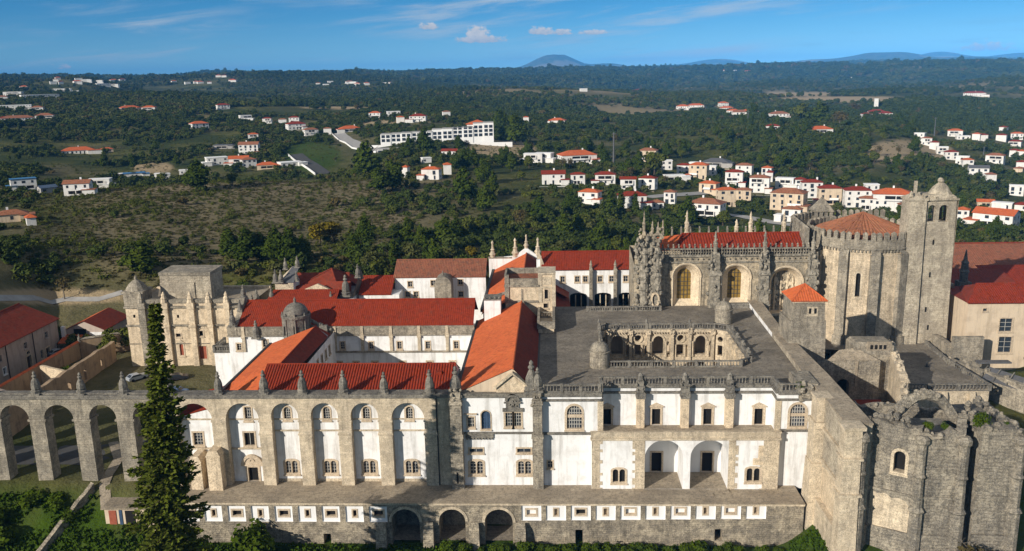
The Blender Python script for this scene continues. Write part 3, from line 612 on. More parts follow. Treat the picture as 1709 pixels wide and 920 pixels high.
    for (a, b, side) in ((8.6, 9.9, 1), (15.6, 17.15, -1), (30.5, 31.6, 1), (36.0, 38.5, -1)):   # toothed quoins
        z = -.4; q = MB()
        while z < 8.5:
            e = random.choice((0, .45)); h = random.uniform(.42, .62)
            fbox(q, f2, a - (e if side < 0 else 0), b + (e if side > 0 else 0), z, min(z + h, 8.65), 0, .05 + random.uniform(0, .012)); z += h
        q.build('quoin', 'stone_beige', CL)
    q = MB(); fbox(q, f2, 34.4, 36.2, 4.2, 5.4, 0, .03); fbox(q, f2, 35.2, 36.2, 5.4, 7.6, 0, .034); q.build('bare_stone', 'stone_cream', CL)
    s = MB(); fbox(s, f2, 8.4, 38.7, 8.6, 9.0, -.3, .3); fbox(s, f2, 8.5, 38.6, 9.0, 9.8, -.45, .12); fbox(s, f2, 8.4, 38.7, 9.8, 9.98, -.5, .2); rough(s.build('parapet', 'stone_beige', CL), .05)
    m = MB(); m.poly([(8.6, -1.0, 9.22), (38.5, -1.0, 9.22), (38.5, 3.2, 9.22), (8.6, 3.2, 9.22)]); m.build('balcony_floor', 'pavement', CL)
    # roof terrace round the court
    m = MB(); zt = 16.02; out = [(0, 3.25), (0.0, 52.9), (47, 52.9), (45.2, 26), (44.2, .2), (38.3, .2), (38.3, 3.25), (10.1, 3.25), (10.1, .2), (0, .2)]
    hole = [(11.9, 12.9), (35.0, 12.9), (36.8, 14.8), (36.8, 33.6), (34.6, 35.2), (13.4, 35.2), (11.9, 33.8)]
    loops = [out, hole]; pts = [p for l in loops for p in l]
    for t in tessellate_polygon([[Vector((x, y, 0)) for x, y in l] for l in loops]):
        m.poly([(pts[i][0], pts[i][1], zt) for i in t])
    m.build('terrace', 'pavement_dark', CL)
    # court walls
    zf = 4.0; m = MB(); N_ = Fr(0, 35.2)
    H = []
    big = [(14.2, 16.55), (22.5, 24.65), (30.85, 33.05)]; small = [(18.95, 20.15), (27.3, 28.65)]; tiny = [(17.1, 17.8), (25.2, 25.95), (20.9, 21.6), (33.4, 34.0), (29.5, 30.2), (13.6, 13.9)]
    for a, b in big: H += [arch(a, b, 10.7, 14.65, 10, .15), arch(a - .3, b + .3, zf + .3, 9.3, 10)]
    for a, b in small:
        H += [rect(a, b, 10.6, 12.85), [((a + b) / 2 + .68 * cos(k * pi / 8), 14.2 + .68 * sin(k * pi / 8)) for k in range(16)], arch(a - .2, b + .2, zf + .3, 8.3, 8)]
    for a, b in tiny: H += [arch(a, b, 10.7, 12.7, 6)]
    wall(m, N_, rect(13.4, 34.6, zf, 16.0), H, 0, reveal=.9)
    for a, b in (((34.6, 35.2), (36.8, 33.6)), ((36.8, 33.6), (36.8, 14.8)), ((36.8, 14.8), (35.0, 12.9)), ((35, 12.9), (11.9, 12.9)), ((11.9, 12.9), (11.9, 33.8)), ((11.9, 33.8), (13.4, 35.2))):
        L = hypot(b[0] - a[0], b[1] - a[1]); fr = Fr(a[0], a[1], atan2(b[1] - a[1], b[0] - a[0])); hs = []
        if L > 10:
            k = 0; u = 1.6
            while u + 2.4 < L - 1: hs += [arch(u, u + 2.2, 10.7, 14.6, 8), arch(u - .2, u + 2.4, zf + .3, 9.2, 8)]; u += 4.4; k += 1
        elif L > 2: hs += [rect(L / 2 - .5, L / 2 + .5, 10.7, 12.8), [(L / 2 + .55 * cos(k * pi / 8), 14.1 + .55 * sin(k * pi / 8)) for k in range(16)]]
        wall(m, fr, rect(0, L, zf, 16.0), hs, 0, reveal=.8)
    m.build('court_wall', 'stone_court', CL)
    m = MB(); m.poly([(11, 12, zf), (38, 12, zf), (38, 36, zf), (11, 36, zf)]); m.build('court_floor', 'pavement', CL)
    m = MB()                                               # dark galleries behind the openings
    for y0, y1, x0, x1 in ((38.6, 38.7, 11, 38), (10.0, 10.1, 11, 38)): m.box(x0, x1, y0, y1, zf, 15.8)
    for x0, x1 in ((9.0, 9.1), (40.0, 40.1)): m.box(x0, x1, 10.1, 38.6, zf, 15.8)
    m.mat('plaster_cream'); m.build('gallery_wall', None, CL)
    m = MB(); m.poly([(9, 10, 10.3), (11.88, 10, 10.3), (11.88, 38.6, 10.3), (9, 38.6, 10.3)]); m.poly([(36.9, 10, 10.3), (40, 10, 10.3), (40, 38.6, 10.3), (36.9, 38.6, 10.3)]); m.poly([(11.9, 35.25, 10.3), (36.8, 35.25, 10.3), (36.8, 38.6, 10.3), (11.9, 38.6, 10.3)]); m.build('gallery_floor', 'pavement', CL)
    o = MB()                                               # columns, rings and carved caps on the court's walls
    for a, b in big:
        for x in (a - .45, b + .45): o.lathe([(.26, 10.4), (.26, 10.7), (.19, 10.8), (.17, 13.2), (.28, 13.4), (.3, 13.6)], x, 34.95, 0, 8)
        band(o, N_, arc(a - .35, b + .35, 13.45, 10, .15), arc(a, b, 13.45, 10, .15), 0, .2)
    for a, b in small:
        c = (a + b) / 2; O = [(c + .98 * cos(k * pi / 10), 14.2 + .98 * sin(k * pi / 10)) for k in range(21)]; I = [(c + .7 * cos(k * pi / 10), 14.2 + .7 * sin(k * pi / 10)) for k in range(21)]; band(o, N_, O, I, 0, .22)
        for x in (a - .25, b + .25): o.lathe([(.2, 10.4), (.14, 10.7), (.13, 12.6), (.24, 12.9)], x, 34.95, 0, 7)
    for x in (18.0, 21.55, 26.3, 29.75, 13.7, 34.3):
        o.box(x - .28, x + .28, 34.55, 35.2, zf, 15.6); o.frust(x - .45, x + .45, 34.4, 35.2, 15.1, 16.0, 0, 0)
        for k in range(5): o.blob((x + random.uniform(-.4, .4), 34.4, random.uniform(14.8, 16.3)), .22, .4)
    fbox(o, N_, 13.4, 34.6, 15.5, 16.05, 0, .4); fbox(o, N_, 13.4, 34.6, 9.6, 10.3, 0, .3)
    for k in range(40): o.blob((13.6 + k * .53, 34.75, 15.35), .16, .3)
    for y in (16, 19, 22, 25, 28, 31):
        o.box(36.3, 36.8, y - .3, y + .3, zf, 15.7); o.box(36.1, 36.8, y - .5, y + .5, 15.2, 16.2)
    o.build('carving', 'stone_court', CL)
    for (p, q_) in (((11.9, 12.6), (35.0, 12.6)), ((35.3, 13.0), (37.1, 14.8)), ((37.1, 14.8), (37.1, 33.7)), ((37.0, 33.9), (34.7, 35.5)), ((34.6, 35.5), (13.4, 35.5)), ((13.2, 35.5), (11.7, 33.9)), ((11.6, 33.8), (11.6, 16.0))):
        L = hypot(q_[0] - p[0], q_[1] - p[1]); b = MB(); balustrade(b, Fr(p[0], p[1], atan2(q_[1] - p[1], q_[0] - p[0])), 0, L, 16.0, 1.2, 0, 4.0 if L > 5 else 2.6); b.build('balustrade', 'stone_grey', CL)
    p = MB()
    for y in (17, 21.5, 26, 30.5): p.box(36.8, 37.6, y - .4, y + .4, 16, 17.5); p.blob((37.2, y, 17.7), .45, .3)
    for x in (21.2, 29.7): p.box(x - .3, x + .3, 35.2, 35.8, 16, 17.3); p.lathe([(.25, 0), (.3, .3), (.04, 1.0)], x, 35.5, 17.3, 6)
    for y in (28.5, 31, 33.2): p.lathe([(.3, 0), (.34, .4), (.2, .8), (.3, 1.1), (.04, 1.9)], 11.6, y, 17.1, 7)
    p.build('finial', 'stone_grey', CL)
    for x, y, R, zb in ((10.65, 13.1, 1.75, 16.0), (37.25, 39.6, 1.75, 16.0)):
        t = MB(); t.lathe([(R, 0), (R, 2.75), (R + .15, 2.8), (R + .15, 3.0), (R - .05, 3.05)], x, y, zb, 24); t.sm = True
        t.lathe([((R - .05) * cos(a * pi / 16), 3.0 + (R - .1) * 1.0 * sin(a * pi / 16)) for a in range(8)] + [(.25, 4.68), (.2, 4.75), (.24, 4.95), (.05, 5.2)], x, y, zb, 24); t.build('stair_turret', 'stone_tower', CL)
    b = MB(); balustrade(b, Fr(0, 49.0), 10.0, 25.6, 16.0, 1.1, 0, 5); b.build('balustrade', 'stone_grey', CL)
build_cloister()

# ------------------------------------------------------------------ lower terrace and its retaining wall
TW = thing('terrace_wall', 'low retaining wall with white window panels and three dark arches under the paved terrace', 'wall', (-10, -6, -7.5))
def build_terrace_wall():
    y = -6.0; f = Fr(0, y); H = []; P = MB(); rub = MB()
    a_open = [(-23.65, -19.15), (-16.0, -11.75), (-8.65, -4.15)]
    AH = [arch(a, b, -8.5, -1.15, 14) for a, b in a_open]
    left = [(-58.0 + 3.85 * k, 2.9) for k in range(9)]; right = [(-2.75 + 3.92 * k, 3.15) for k in range(10)]
    pan = []
    for i, (x, wd) in enumerate(left): pan.append((x, x + wd, -3.5, -.75, i))
    for i, (x, wd) in enumerate(right): pan.append((x, x + wd, -3.15 + .05 * i, -.55 + .055 * i, i))
    for (x0, x1, z0, z1, i) in pan:
        c = (x0 + x1) / 2; zc = (z0 + z1) / 2 + .05
        if i % 2 == 0: hw, hh, s = .72, .46, .3
        else: hw, hh, s = .28, .58, .22
        blank = x0 > -3 and i % 2 == 0 and i not in (2,)
        window(TW, f, c - hw, c + hw, zc - hh, zc + hh, 'rect', s, 0, 0, H, d=-.22, deep=.5, glass='plaster_clean' if blank else ('pavement' if (i % 2 and x0 > -3) else 'dark'), sill=0)
        wall(P, f, rect(x0, x1, z0, z1), [H[-1]], -.22)
        for (q0, q1) in (((x0, z0), (x1, z0)), ((x1, z0), (x1, z1)), ((x1, z1), (x0, z1)), ((x0, z1), (x0, z0))): P.poly([f(q0[0], q0[1], -.22), f(q1[0], q1[1], -.22), f(q1[0], q1[1], 0), f(q0[0], q0[1], 0)])
    P.build('panel', 'plaster_clean', TW)
    doors = [rect(-34.9, -33.7, -7.6, -5.6), rect(5.8, 7.0, -7.6, -4.7), rect(27.8, 29.0, -6.6, -4.5), rect(-57.6, -55.9, -7.6, -5.2)]
    m = MB(); wall(m, f, [(-62, -8.6), (41.5, -8.6), (41.5, .0), (-62, -.32)], AH + doors + [rect(a, b, c, d) for a, b, c, d, _ in pan])
    for l in AH + doors:
        n = len(l); m.add([f(p[0], p[1], 0) for p in l] + [f(p[0], p[1], -4.5) for p in l], [(k, n + k, n + (k + 1) % n, (k + 1) % n) for k in range(n)])
    m.poly([(-62, 1, -8.6), (-62, y, -8.6), (-62, y, -.1), (-62, 1, -.1)])
    m.build('masonry', 'stone_rubble', TW)
    m = MB(); m.box(-60, 41, -1.4, -1.3, -8.6, -.4); m.build('vault_wall', 'stone_grey', TW); m = MB(); m.poly([(-25, -5.6, -6.9), (-3, -5.6, -6.9), (-3, -1.3, -6.5), (-25, -1.3, -6.5)]); m.build('vault_floor', 'pavement_dark', TW)
    s = MB(); fbox(s, f, -62, 41.6, -.42, -.04, -.6, .16); 
    for a, b in a_open: band(s, f, arc(a - .45, b + .45, -1.15 - (b - a) / 2, 12), arc(a, b, -1.15 - (b - a) / 2, 12), 0, .12)
    rough(s.build('coping', 'stone_beige', TW), .04)
    for x in (-25.2, -17.6, -10.3, -2.9):
        p = MB(); p.frust(x - .9, x + .9, -7.9, -6, -8.6, -4.2, .1, .55); p.frust(x - .8, x + .8, -7.3, -6, -4.2, -3.2, .1, .6); p.build('buttress', 'stone_rubble', TW)
    fl = MB()
    x0, x1, nx, ny = -62.0, 41.6, 60, 6
    vs = [(x0 + (x1 - x0) * i / nx, -6.4 + 7.9 * j / ny, .0 + .04 * mnoise.noise(Vector((i * .5, j * .5, 0)))) for j in range(ny + 1) for i in range(nx + 1)]
    fl.add(vs, [(j * (nx + 1) + i, j * (nx + 1) + i + 1, (j + 1) * (nx + 1) + i + 1, (j + 1) * (nx + 1) + i) for j in range(ny) for i in range(nx)])
    fl.build('paving', 'pavement', TW)
    # lean-to with red and blue doors at its left end
    m = MB(); m.box(-70.6, -62, -6.2, 0, -7, -1.2); m.mat('plaster_cream'); m.build('lean_to', None, TW)
    r = MB(); r.box(-71.0, -61.8, -6.6, .2, -1.2, -.95); r.build('slab_roof', 'pavement', TW)
    d = MB(); d.mat('brick_red'); d.box(-69.9, -68.7, -6.3, -6.15, -4, -1.5); d.mat('glass_blue'); d.box(-68.2, -67.7, -6.3, -6.15, -4, -1.4); d.mat('dark'); d.box(-67.2, -65.6, -6.28, -6.15, -4, -1.5); d.build('door', None, TW)
build_terrace_wall()
sl_ = MB(); sl_.box(29.6, 30.6, -2.6, -1.6, .05, .16); sl_.box(26.6, 27.9, -3.6, -2.9, .05, .15); tag(sl_.build('stone_slab', 'pavement'), 'loose grey stone slabs lying on the terrace below the loggia', 'slab')

# ------------------------------------------------------------------ wings behind
LW = thing('long_wing', 'long white wing under a broad red roof, domed stair turret at its left end', 'building', (-38, 40, 3))
def build_long():
    f = Fr(0, 36); H = []
    for c in (-40.58, -34.67, -28.83, -23.0, -17.2): window(LW, f, c - .42, c + .42, 12.0, 13.5, 'rect', .24, 2, 3, H)
    for c in (-41.5, -38.0, -34.1, -28.4, -22.8, -18.1): window(LW, f, c - .5, c + .5, 7.6, 9.2, 'rect', .3, 2, 2, H)
    window(LW, f, -62.6, -61.7, 11.9, 13.3, 'rect', .26, 2, 3, H); window(LW, f, -57.1, -56.1, 12.6, 14.0, 'rect', .26, 2, 3, H)
    m = MB(); wall(m, f, rect(-64.2, -13.4, 2, 15), H); m.poly([(-64.2, 47, 2), (-64.2, 36, 2), (-64.2, 36, 15), (-64.2, 47, 15)]); m.build('wall', 'plaster_white', LW)
    s = MB(); fbox(s, f, -64.4, -13.4, 14.9, 15.15, 0, .4); fbox(s, f, -64.3, -13.4, 15.15, 16.6, -.5, .1); fbox(s, f, -64.4, -13.4, 16.6, 16.78, -.6, .2); fbox(s, f, -43.3, -13.5, 11.3, 11.6, 0, .35)
    rough(s.build('parapet', 'stone_tower', LW), .04)
    for x in (-42.0, -36.4, -30.45, -24.7, -18.95, -61.0): s = MB(); fbox(s, f, x - .3, x + .3, 11.6, 16.9, 0, .3); fbox(s, f, x - .4, x + .4, 14.5, 15.2, 0, .5); s.build('pilaster', 'stone_beige', LW)
    r = MB(); tiles(r, [(-62.4, 36.5, 16.75), (-13.6, 36.5, 16.75), (-13.6, 42.6, 20.7), (-62.0, 42.6, 20.7)], .42, .05); r.poly([(-62, 42.6, 20.7), (-13.6, 42.6, 20.7), (-13.6, 48.6, 16.7), (-62, 48.6, 16.7)]); ridge(r, (-62, 42.6, 20.75), (-13.6, 42.6, 20.75), .2); r.build('roof', 'tile_red', LW)
    g = MB(); g.xprism([(35.8, 15), (49, 15), (49, 16.9), (46.5, 18.4), (43.6, 21.5), (42.0, 21.5), (39.5, 18.6), (35.8, 17.0)], -63.4, -62.3); g.build('gable', 'stone_tower', LW)
    pinnacle(-63.2, 36.4, 17.0, .85, LW); pinnacle(-62.8, 42.8, 21.4, .7, LW); pinnacle(-62.8, 40.2, 19.2, .6, LW); pinnacle(-63.2, 48.5, 17, .9, LW); pinnacle(-58.2, 35.7, 14.6, .95, LW)
    t = MB(); x, y = -49.2, 34.2
    t.lathe([(2.6, 11), (2.6, 15.2), (2.75, 15.3), (2.6, 15.5), (2.6, 19.5), (2.95, 19.6), (2.95, 20.1), (2.5, 20.2)], x, y, 0, 16)
    for k in range(8):
        a = k * pi / 4 + .2; t.lathe([(.22, 15.4), (.2, 19.5), (.34, 19.9), (.1, 20.7)], x + 2.65 * cos(a), y + 2.65 * sin(a), 0, 6)
    t.sm = True; t.lathe([(2.5 * cos(k * pi / 16), 20.1 + 2.35 * sin(k * pi / 16)) for k in range(8)] + [(.3, 22.4), (.35, 22.55), (.2, 22.7), (.32, 23.0), (.05, 23.6)], x, y, 0, 24); o = t.build('domed_turret', 'stone_grey', LW)
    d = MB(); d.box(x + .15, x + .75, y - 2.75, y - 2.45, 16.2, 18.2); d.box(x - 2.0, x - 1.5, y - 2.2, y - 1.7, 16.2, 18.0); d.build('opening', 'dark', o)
    s = MB()
    for k in range(10): s.blob((-46.4 + k * .42, 35.0 + .05 * k, 18.2 - k * .2 + random.random() * .4), .42, .4)
    s.box(-46.8, -43.2, 34.8, 35.5, 14, 17.4); s.build('scroll', 'stone_grey', LW)
    # small balcony block at the left end
    m = MB(); m.box(-68.0, -63.0, 37.2, 43, 3, 11.0); m.build('annex', 'plaster_white', LW); b = MB(); b.box(-68.2, -62.9, 37.0, 43, 11.0, 11.3); balustrade(b, Fr(0, 37.3), -68.0, -63.0, 11.3, 1.2, 0, 5); balustrade(b, Fr(-67.9, 43, -pi / 2), 0, 5.6, 11.3, 1.2, 0, 5); b.build('balustrade', 'stone_grey', LW)
build_long()

BW = thing('brown_roofed_wing', 'white wing under a weathered brown tile roof behind the long red roof', 'building', (-24, 66, 3))
def build_brown():
    f = Fr(0, 66); H = []
    for x, z in ((-31.2, 17.8), (-25.7, 18.0), (-19.2, 18.2), (-31.9, 15.3), (-29.9, 15.3), (-19.2, 15.2)): window(BW, f, x - .5, x + .5, z - .15, z + 1.1, 'rect', .2, 2, 2, H)
    m = MB(); wall(m, f, rect(-34.8, -13.2, 3, 20), H); m.poly([(-34.8, 77, 3), (-34.8, 66, 3), (-34.8, 66, 20), (-34.8, 71.5, 22.9), (-34.8, 77, 20)]); m.build('wall', 'plaster_white', BW)
    r = MB(); tiles(r, [(-35.1, 65.7, 19.95), (-13.2, 65.7, 19.95), (-13.2, 71.5, 23.0), (-35.1, 71.5, 23.0)], .4, .06); r.poly([(-35.1, 71.5, 23), (-13.2, 71.5, 23), (-13.2, 77.3, 20), (-35.1, 77.3, 20)]); ridge(r, (-35.1, 71.5, 23.03), (-13.2, 71.5, 23.03)); r.build('roof', 'tile_old', BW)
    t = MB(); t.box(-24.9, -21.0, 62, 66, 3, 18.6); wall(t, Fr(0, 62), arch(-24.9, -21.0, 18.6, 21.0), (), 0, -4.0); t.lathe([(.15, 20.9), (.2, 21.3), (.03, 22.2)], -23, 63.5, 0, 6); t.build('stair_tower', 'stone_tower', BW)
    # red-roofed link to the left
    l = MB(); tiles(l, [(-42.5, 60.5, 17.2), (-34.8, 60.5, 17.2), (-34.8, 67.0, 20.3), (-42.5, 67.0, 20.3)], .42, .05); l.poly([(-42.5, 67, 20.3), (-34.8, 67, 20.3), (-34.8, 73, 17.2), (-42.5, 73, 17.2)]); l.build('link_roof', 'tile_red', BW)
    l = MB(); l.box(-42.4, -33.0, 60.8, 72.5, 3, 17.1); l.build('link_wall', 'plaster_white', BW)
build_brown()

OC = thing('old_chapel_wing', 'cluster of red hipped roofs with carved stone gable and pinnacles, left of the brown roof', 'building', (-52, 60, 3))
def build_oc():
    m = MB(); m.box(-63.0, -43, 57.0, 75, 3, 16.8); m.build('wall', 'plaster_white', OC)
    r = MB(); tiles(r, [(-62.5, 54.0, 17.0), (-46.2, 54.0, 17.0), (-46.2, 58.5, 19.1), (-61.5, 58.5, 19.1)], .42, .05); r.poly([(-61.5, 58.5, 19.1), (-46.2, 58.5, 19.1), (-46.2, 60, 17), (-62.5, 60, 17)]); r.build('low_roof', 'tile_red', OC)
    r = MB(); A = (-49.6, 65.5, 22.4); b = [(-59.5, 59.5, 18.0), (-46.6, 59.5, 18.0), (-43.5, 73, 18.0), (-57.5, 73, 18)]
    for k in range(4): r.poly([b[k], b[(k + 1) % 4], A]); ridge(r, b[k], A, .16)
    r.poly([(-59.8, 62, 18.0), (-46, 66, 18.0), (-46, 68, 20.9), (-58.6, 68, 20.9)])
    r.poly([(-49.5, 60.0, 20.6), (-43.7, 60.0, 20.6), (-43.7, 58.6, 17.6), (-46.5, 58.6, 17.6)]); r.poly([(-49.5, 60.0, 20.6), (-43.7, 60.0, 20.6), (-43.7, 66, 18), (-47, 66, 18)])
    r.build('roof', 'tile_dark', OC)
    g = MB(); wall(g, Fr(0, 59.0), [(-54.6, 18.0), (-48.0, 18.0), (-48.0, 18.6), (-51.4, 20.2), (-54.6, 18.9)], (), 0, -.8); g.build('pediment', 'stone_cream', OC)
    c = MB(); c.box(-61.5, -57.2, 59.5, 64, 12, 20.6); c.mat('stone_beige'); c.mat('lead'); c.poly([(-60.2, 59.3, 20.5), (-57.0, 59.3, 20.5), (-57.0, 64.5, 23.3), (-58.6, 64.5, 23.3)]); c.mat('stone_beige')
    c.poly([(-60.2, 59.3, 20.5), (-58.6, 64.5, 23.3), (-61.6, 64.5, 20.5)]); c.mat('plaster_white'); c.box(-57.25, -57.1, 59.6, 64, 12, 20.4); c.build('chapel', None, OC)
    for x, y, z, s in ((-61.3, 59.6, 20.5, .8), (-59.9, 59.3, 20.6, .75), (-60.2, 64.2, 22.6, .7), (-57.4, 64.4, 23, .7), (-56.6, 60.5, 20.6, .6), (-61.5, 56.5, 17, .8), (-47.8, 56.3, 17, .55), (-44.8, 58.5, 17.5, 1.25), (-42.6, 62, 21.0, .8), (-42.2, 62.6, 20.6, .7), (-66.2, 60, 15.6, .8)): pinnacle(x, y, z, s, OC)
    w_ = MB(); w_.poly([(-43.6, 58.6, 16.6), (-42.4, 62.5, 21.4), (-42.3, 64.5, 20.6), (-43.1, 66, 16)]); w_.poly([(-43.7, 58.6, 16.6), (-43.1, 66, 16), (-42.4, 64.5, 20.6), (-42.5, 62.5, 21.4)]); w_.build('flank_gable', 'stone_tower', OC)
build_oc()

G2 = thing('far_gabled_wing', 'rear gabled wing with orange roof and four slender stone pinnacles at its far gable', 'building', (-6.5, 66, 3))
def build_g2():
    m = MB(); m.box(-12.6, -.2, 49, 88, 3, 16.5); m.build('wall', 'plaster_white', G2)
    r = MB(); r.mat('tile_orange'); tiles(r, [(-12.6, 45, 16.6), (-4.2, 45, 21.0), (-4.2, 87.6, 21.0), (-12.6, 87.6, 16.6)], .42, .035); r.mat('tile_dark'); tiles(r, [(-4.2, 45, 21), (-.1, 45, 18.4), (-.1, 87.6, 18.4), (-4.2, 87.6, 21)], .42, .05); r.mat('tile_orange'); ridge(r, (-4.2, 45, 21.04), (-4.2, 87.6, 21.04), .18); r.build('roof', None, G2)  # lit and shaded slopes painted as orange and dark tile
    b = MB(); b.box(-13.2, -12.6, 49, 88, 16.0, 16.8); b.build('gutter', 'iron', G2)
    c = MB(); c.poly([(-12.4, 56.0, 16.75), (-12.0, 55.4, 17.3), (-8.7, 52.0, 19.6), (-8.9, 52.6, 18.9)]) ; c.tube((-12.3, 57, 17.0), (-6.5, 50.5, 20.2), .35, .35, 6); c.build('cable_duct', 'stone_grey', G2)
    g = MB(); wall(g, Fr(0, 88.6), [(-14, 3), (.8, 3), (.8, 19.8), (-1.2, 20.2), (-4.2, 22.4), (-7.2, 20.2), (-14, 19.6)], (), .8, 0); g.build('far_gable', 'plaster_white', G2)
    s = MB(); s.box(-14.2, -8, 87.7, 88.8, 19.6, 19.95); s.build('coping', 'stone_tower', G2)
    fin = [(.55, 0), (.55, .6), (.75, .7), (.75, 1.0), (.5, 1.3), (.38, 1.8), (.55, 2.0), (.28, 2.3), (.2, 3.4), (.3, 3.6), (.3, 3.8), (.05, 4.3)]
    for x, z, s_ in ((-13.0, 19.8, 1.05), (-7.1, 20.0, 1.15), (-4.2, 22.2, .85), (-1.2, 20.3, 1.1)):
        p = MB(); p.lathe([(r_ * s_ * 1.1, h * s_) for r_, h in fin], x, 88.2, z, 8); p.build('pinnacle', 'stone_beige', G2)
    # white stair block where it meets the long roof
    w_ = MB(); w_.box(-11.6, -8.2, 40.0, 44, 12, 21.0); w_.build('white_stair_block', 'plaster_white', G2); w_ = MB(); w_.box(-11.7, -8.1, 39.9, 44.1, 21.0, 21.3)
    for x in (-11.4, -10.3, -9.3, -8.4): w_.blob((x, 40.2, 21.5), .33, .3)
    w_.build('stair_block_cap', 'stone_grey', G2)
build_g2()

TB = thing('stair_tower_block', 'cream tower block with open roof parapet beside the grey terrace', 'building', (-2, 42, 10))
def build_tb():
    y = 44.0; f = Fr(0, y); m = MB(); wall(m, f, rect(-7.4, -.4, 14, 23.2), (), 0); m.poly([(-7.4, 50, 14), (-7.4, 44, 14), (-7.4, 44, 23.2), (-7.4, 50, 23.2)]); m.build('wall', 'stone_cream', TB)
    s = MB(); fbox(s, f, -7.6, -.3, 22.9, 23.3, -.2, .35); fbox(s, f, -7.5, -.4, 23.3, 24.6, -.4, .05); s.box(-7.5, -7.1, 44, 50, 23.3, 25.6); s.box(-7.5, -.4, 49.6, 50, 23.3, 25.6); fbox(s, f, -7.45, -.5, 19.5, 19.9, 0, .3); fbox(s, f, -7.5, -6.6, 20, 25.4, -.5, .25); fbox(s, f, -4.1, -3.7, 20, 22.4, 0, .12); s.build('parapet', 'stone_tower', TB)
    r = MB(); r.poly([(-7.1, 44.4, 23.6), (-.4, 44.4, 23.6), (-.4, 49.6, 24.4), (-7.1, 49.6, 24.4)]); r.build('roof', 'tile_old', TB)
    H = []; window(TB, f, .85, 1.55, 20.2, 22.2, 'rect', .2, 0, 0, H, glass='dark'); window(TB, f, .6, 1.5, 18.2, 19.2, 'rect', .15, 0, 0, H, glass='dark')
    m = MB(); wall(m, f, rect(-.4, 3.0, 15, 25.6), H); m.poly([(3.0, 44, 15), (3.0, 50, 15), (3.0, 50, 25.6), (3, 44, 25.6)]); m.poly([(-.4, 44, 25.6), (3, 44, 25.6), (3, 50, 25.6), (-.4, 50, 25.6)]); m.build('shaft', 'stone_cream', TB)
    s = MB(); fbox(s, f, -.5, 3.2, 25.5, 25.8, -6, .3); fbox(s, f, -.5, .3, 19.5, 25.5, 0, .14); fbox(s, f, 2.4, 3.15, 15, 25.5, 0, .15); fbox(s, f, .1, 2.5, 22.6, 22.9, 0, .2); fbox(s, f, .4, 2.3, 23.2, 24.9, 0, .1); s.build('moulding', 'stone_beige', TB)
    m = MB(); m.box(-.4, 2.75, 33, 44, 12, 17.0); m.mat('stone_cream'); m.build('lower_stage', None, TB)
    s = MB(); s.box(-.6, 2.95, 32.8, 33.6, 17.0, 18.3); s.box(-.6, -.1, 33.6, 44, 17, 18.5); s.box(2.45, 2.95, 33.6, 44, 17, 18.6); balustrade(s, Fr(0, 41), -.1, 2.45, 17, 1.2, 0, 3, .4); s.build('lower_parapet', 'stone_tower', TB)
    c = MB(); c.box(-.9, -.1, 50.5, 51.3, 20, 27.2); c.build('chimney', 'plaster_white', TB)
build_tb()

NW = thing('north_wing', 'white wing with small square windows under a plain red roof beyond the terrace', 'building', (11, 76, 5))
def build_nw():
    f = Fr(0, 76); H = []
    for x in (2.2, 5.0, 8.6, 10.6, 14.2, 17.0, 20.5): window(NW, f, x - .5, x + .5, 16.0, 17.4, 'rect', .25, 2, 2, H)
    A = [segm(6.8, 11.0, 9, 13.2, .7), segm(12.9, 17.0, 9, 13.2, .7), segm(18.8, 22.4, 9, 13.2, .7)]
    m = MB(); wall(m, f, rect(-.3, 23.2, 4, 19.2), H + A, 0, reveal=.8); m.build('wall', 'plaster_white', NW)
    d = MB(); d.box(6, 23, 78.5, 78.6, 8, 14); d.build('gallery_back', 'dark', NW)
    d = MB()
    for x in (8.2, 9.6, 14.3, 15.7, 20, 21.3): d.lathe([(.14, 9), (.14, 12.6)], x, 76.3, 0, 6)
    fbox(d, f, 6.8, 22.4, 9.0, 9.3, -.6, .1); d.build('gallery_post', 'stone_beige', NW)
    for k, (x0, x1) in enumerate(((6.9, 10.9), (13, 16.9), (18.9, 22.3))):
        pass
    for x in (11.95, 17.9):
        p = MB(); p.box(x - .4, x + .4, 74.8, 76.0, 4, 19.0); p.frust(x - .5, x + .5, 74.7, 76, 19, 19.6, .2, .3); p.lathe([(.4, 19.4), (.3, 20.2), (.4, 20.4), (.05, 21.6)], x, 75.4, 0, 6); p.build('buttress', 'stone_tower', NW)
    r = MB(); tiles(r, [(-.2, 75.5, 19.2), (23.2, 75.5, 19.2), (23.2, 82.2, 22.4), (-.2, 82.2, 22.4)], .42, .05); r.poly([(-.2, 82.2, 22.4), (23.2, 82.2, 22.4), (23.2, 89, 19), (-.2, 89, 19)]); ridge(r, (-.2, 82.2, 22.45), (23.2, 82.2, 22.45)); r.build('roof', 'tile_red', NW)
    l = MB(); l.poly([(2.9, 70, 15.4), (6.4, 70, 13.4), (6.6, 76, 13.4), (2.9, 76, 15.6)]); l.poly([(2.9, 64, 12.5), (7.0, 64, 10.4), (6.4, 76, 13.4), (2.9, 76, 15.6)]); l.build('lean_to_roof', 'tile_dark', NW)
    g = MB(); wall(g, Fr(0, 77.5), [(-1.4, 16), (.5, 16), (.5, 20), (-.2, 22), (-1.2, 24.5)], (), 0, -.6); g.build('carved_gable', 'stone_beige', NW)
build_nw()

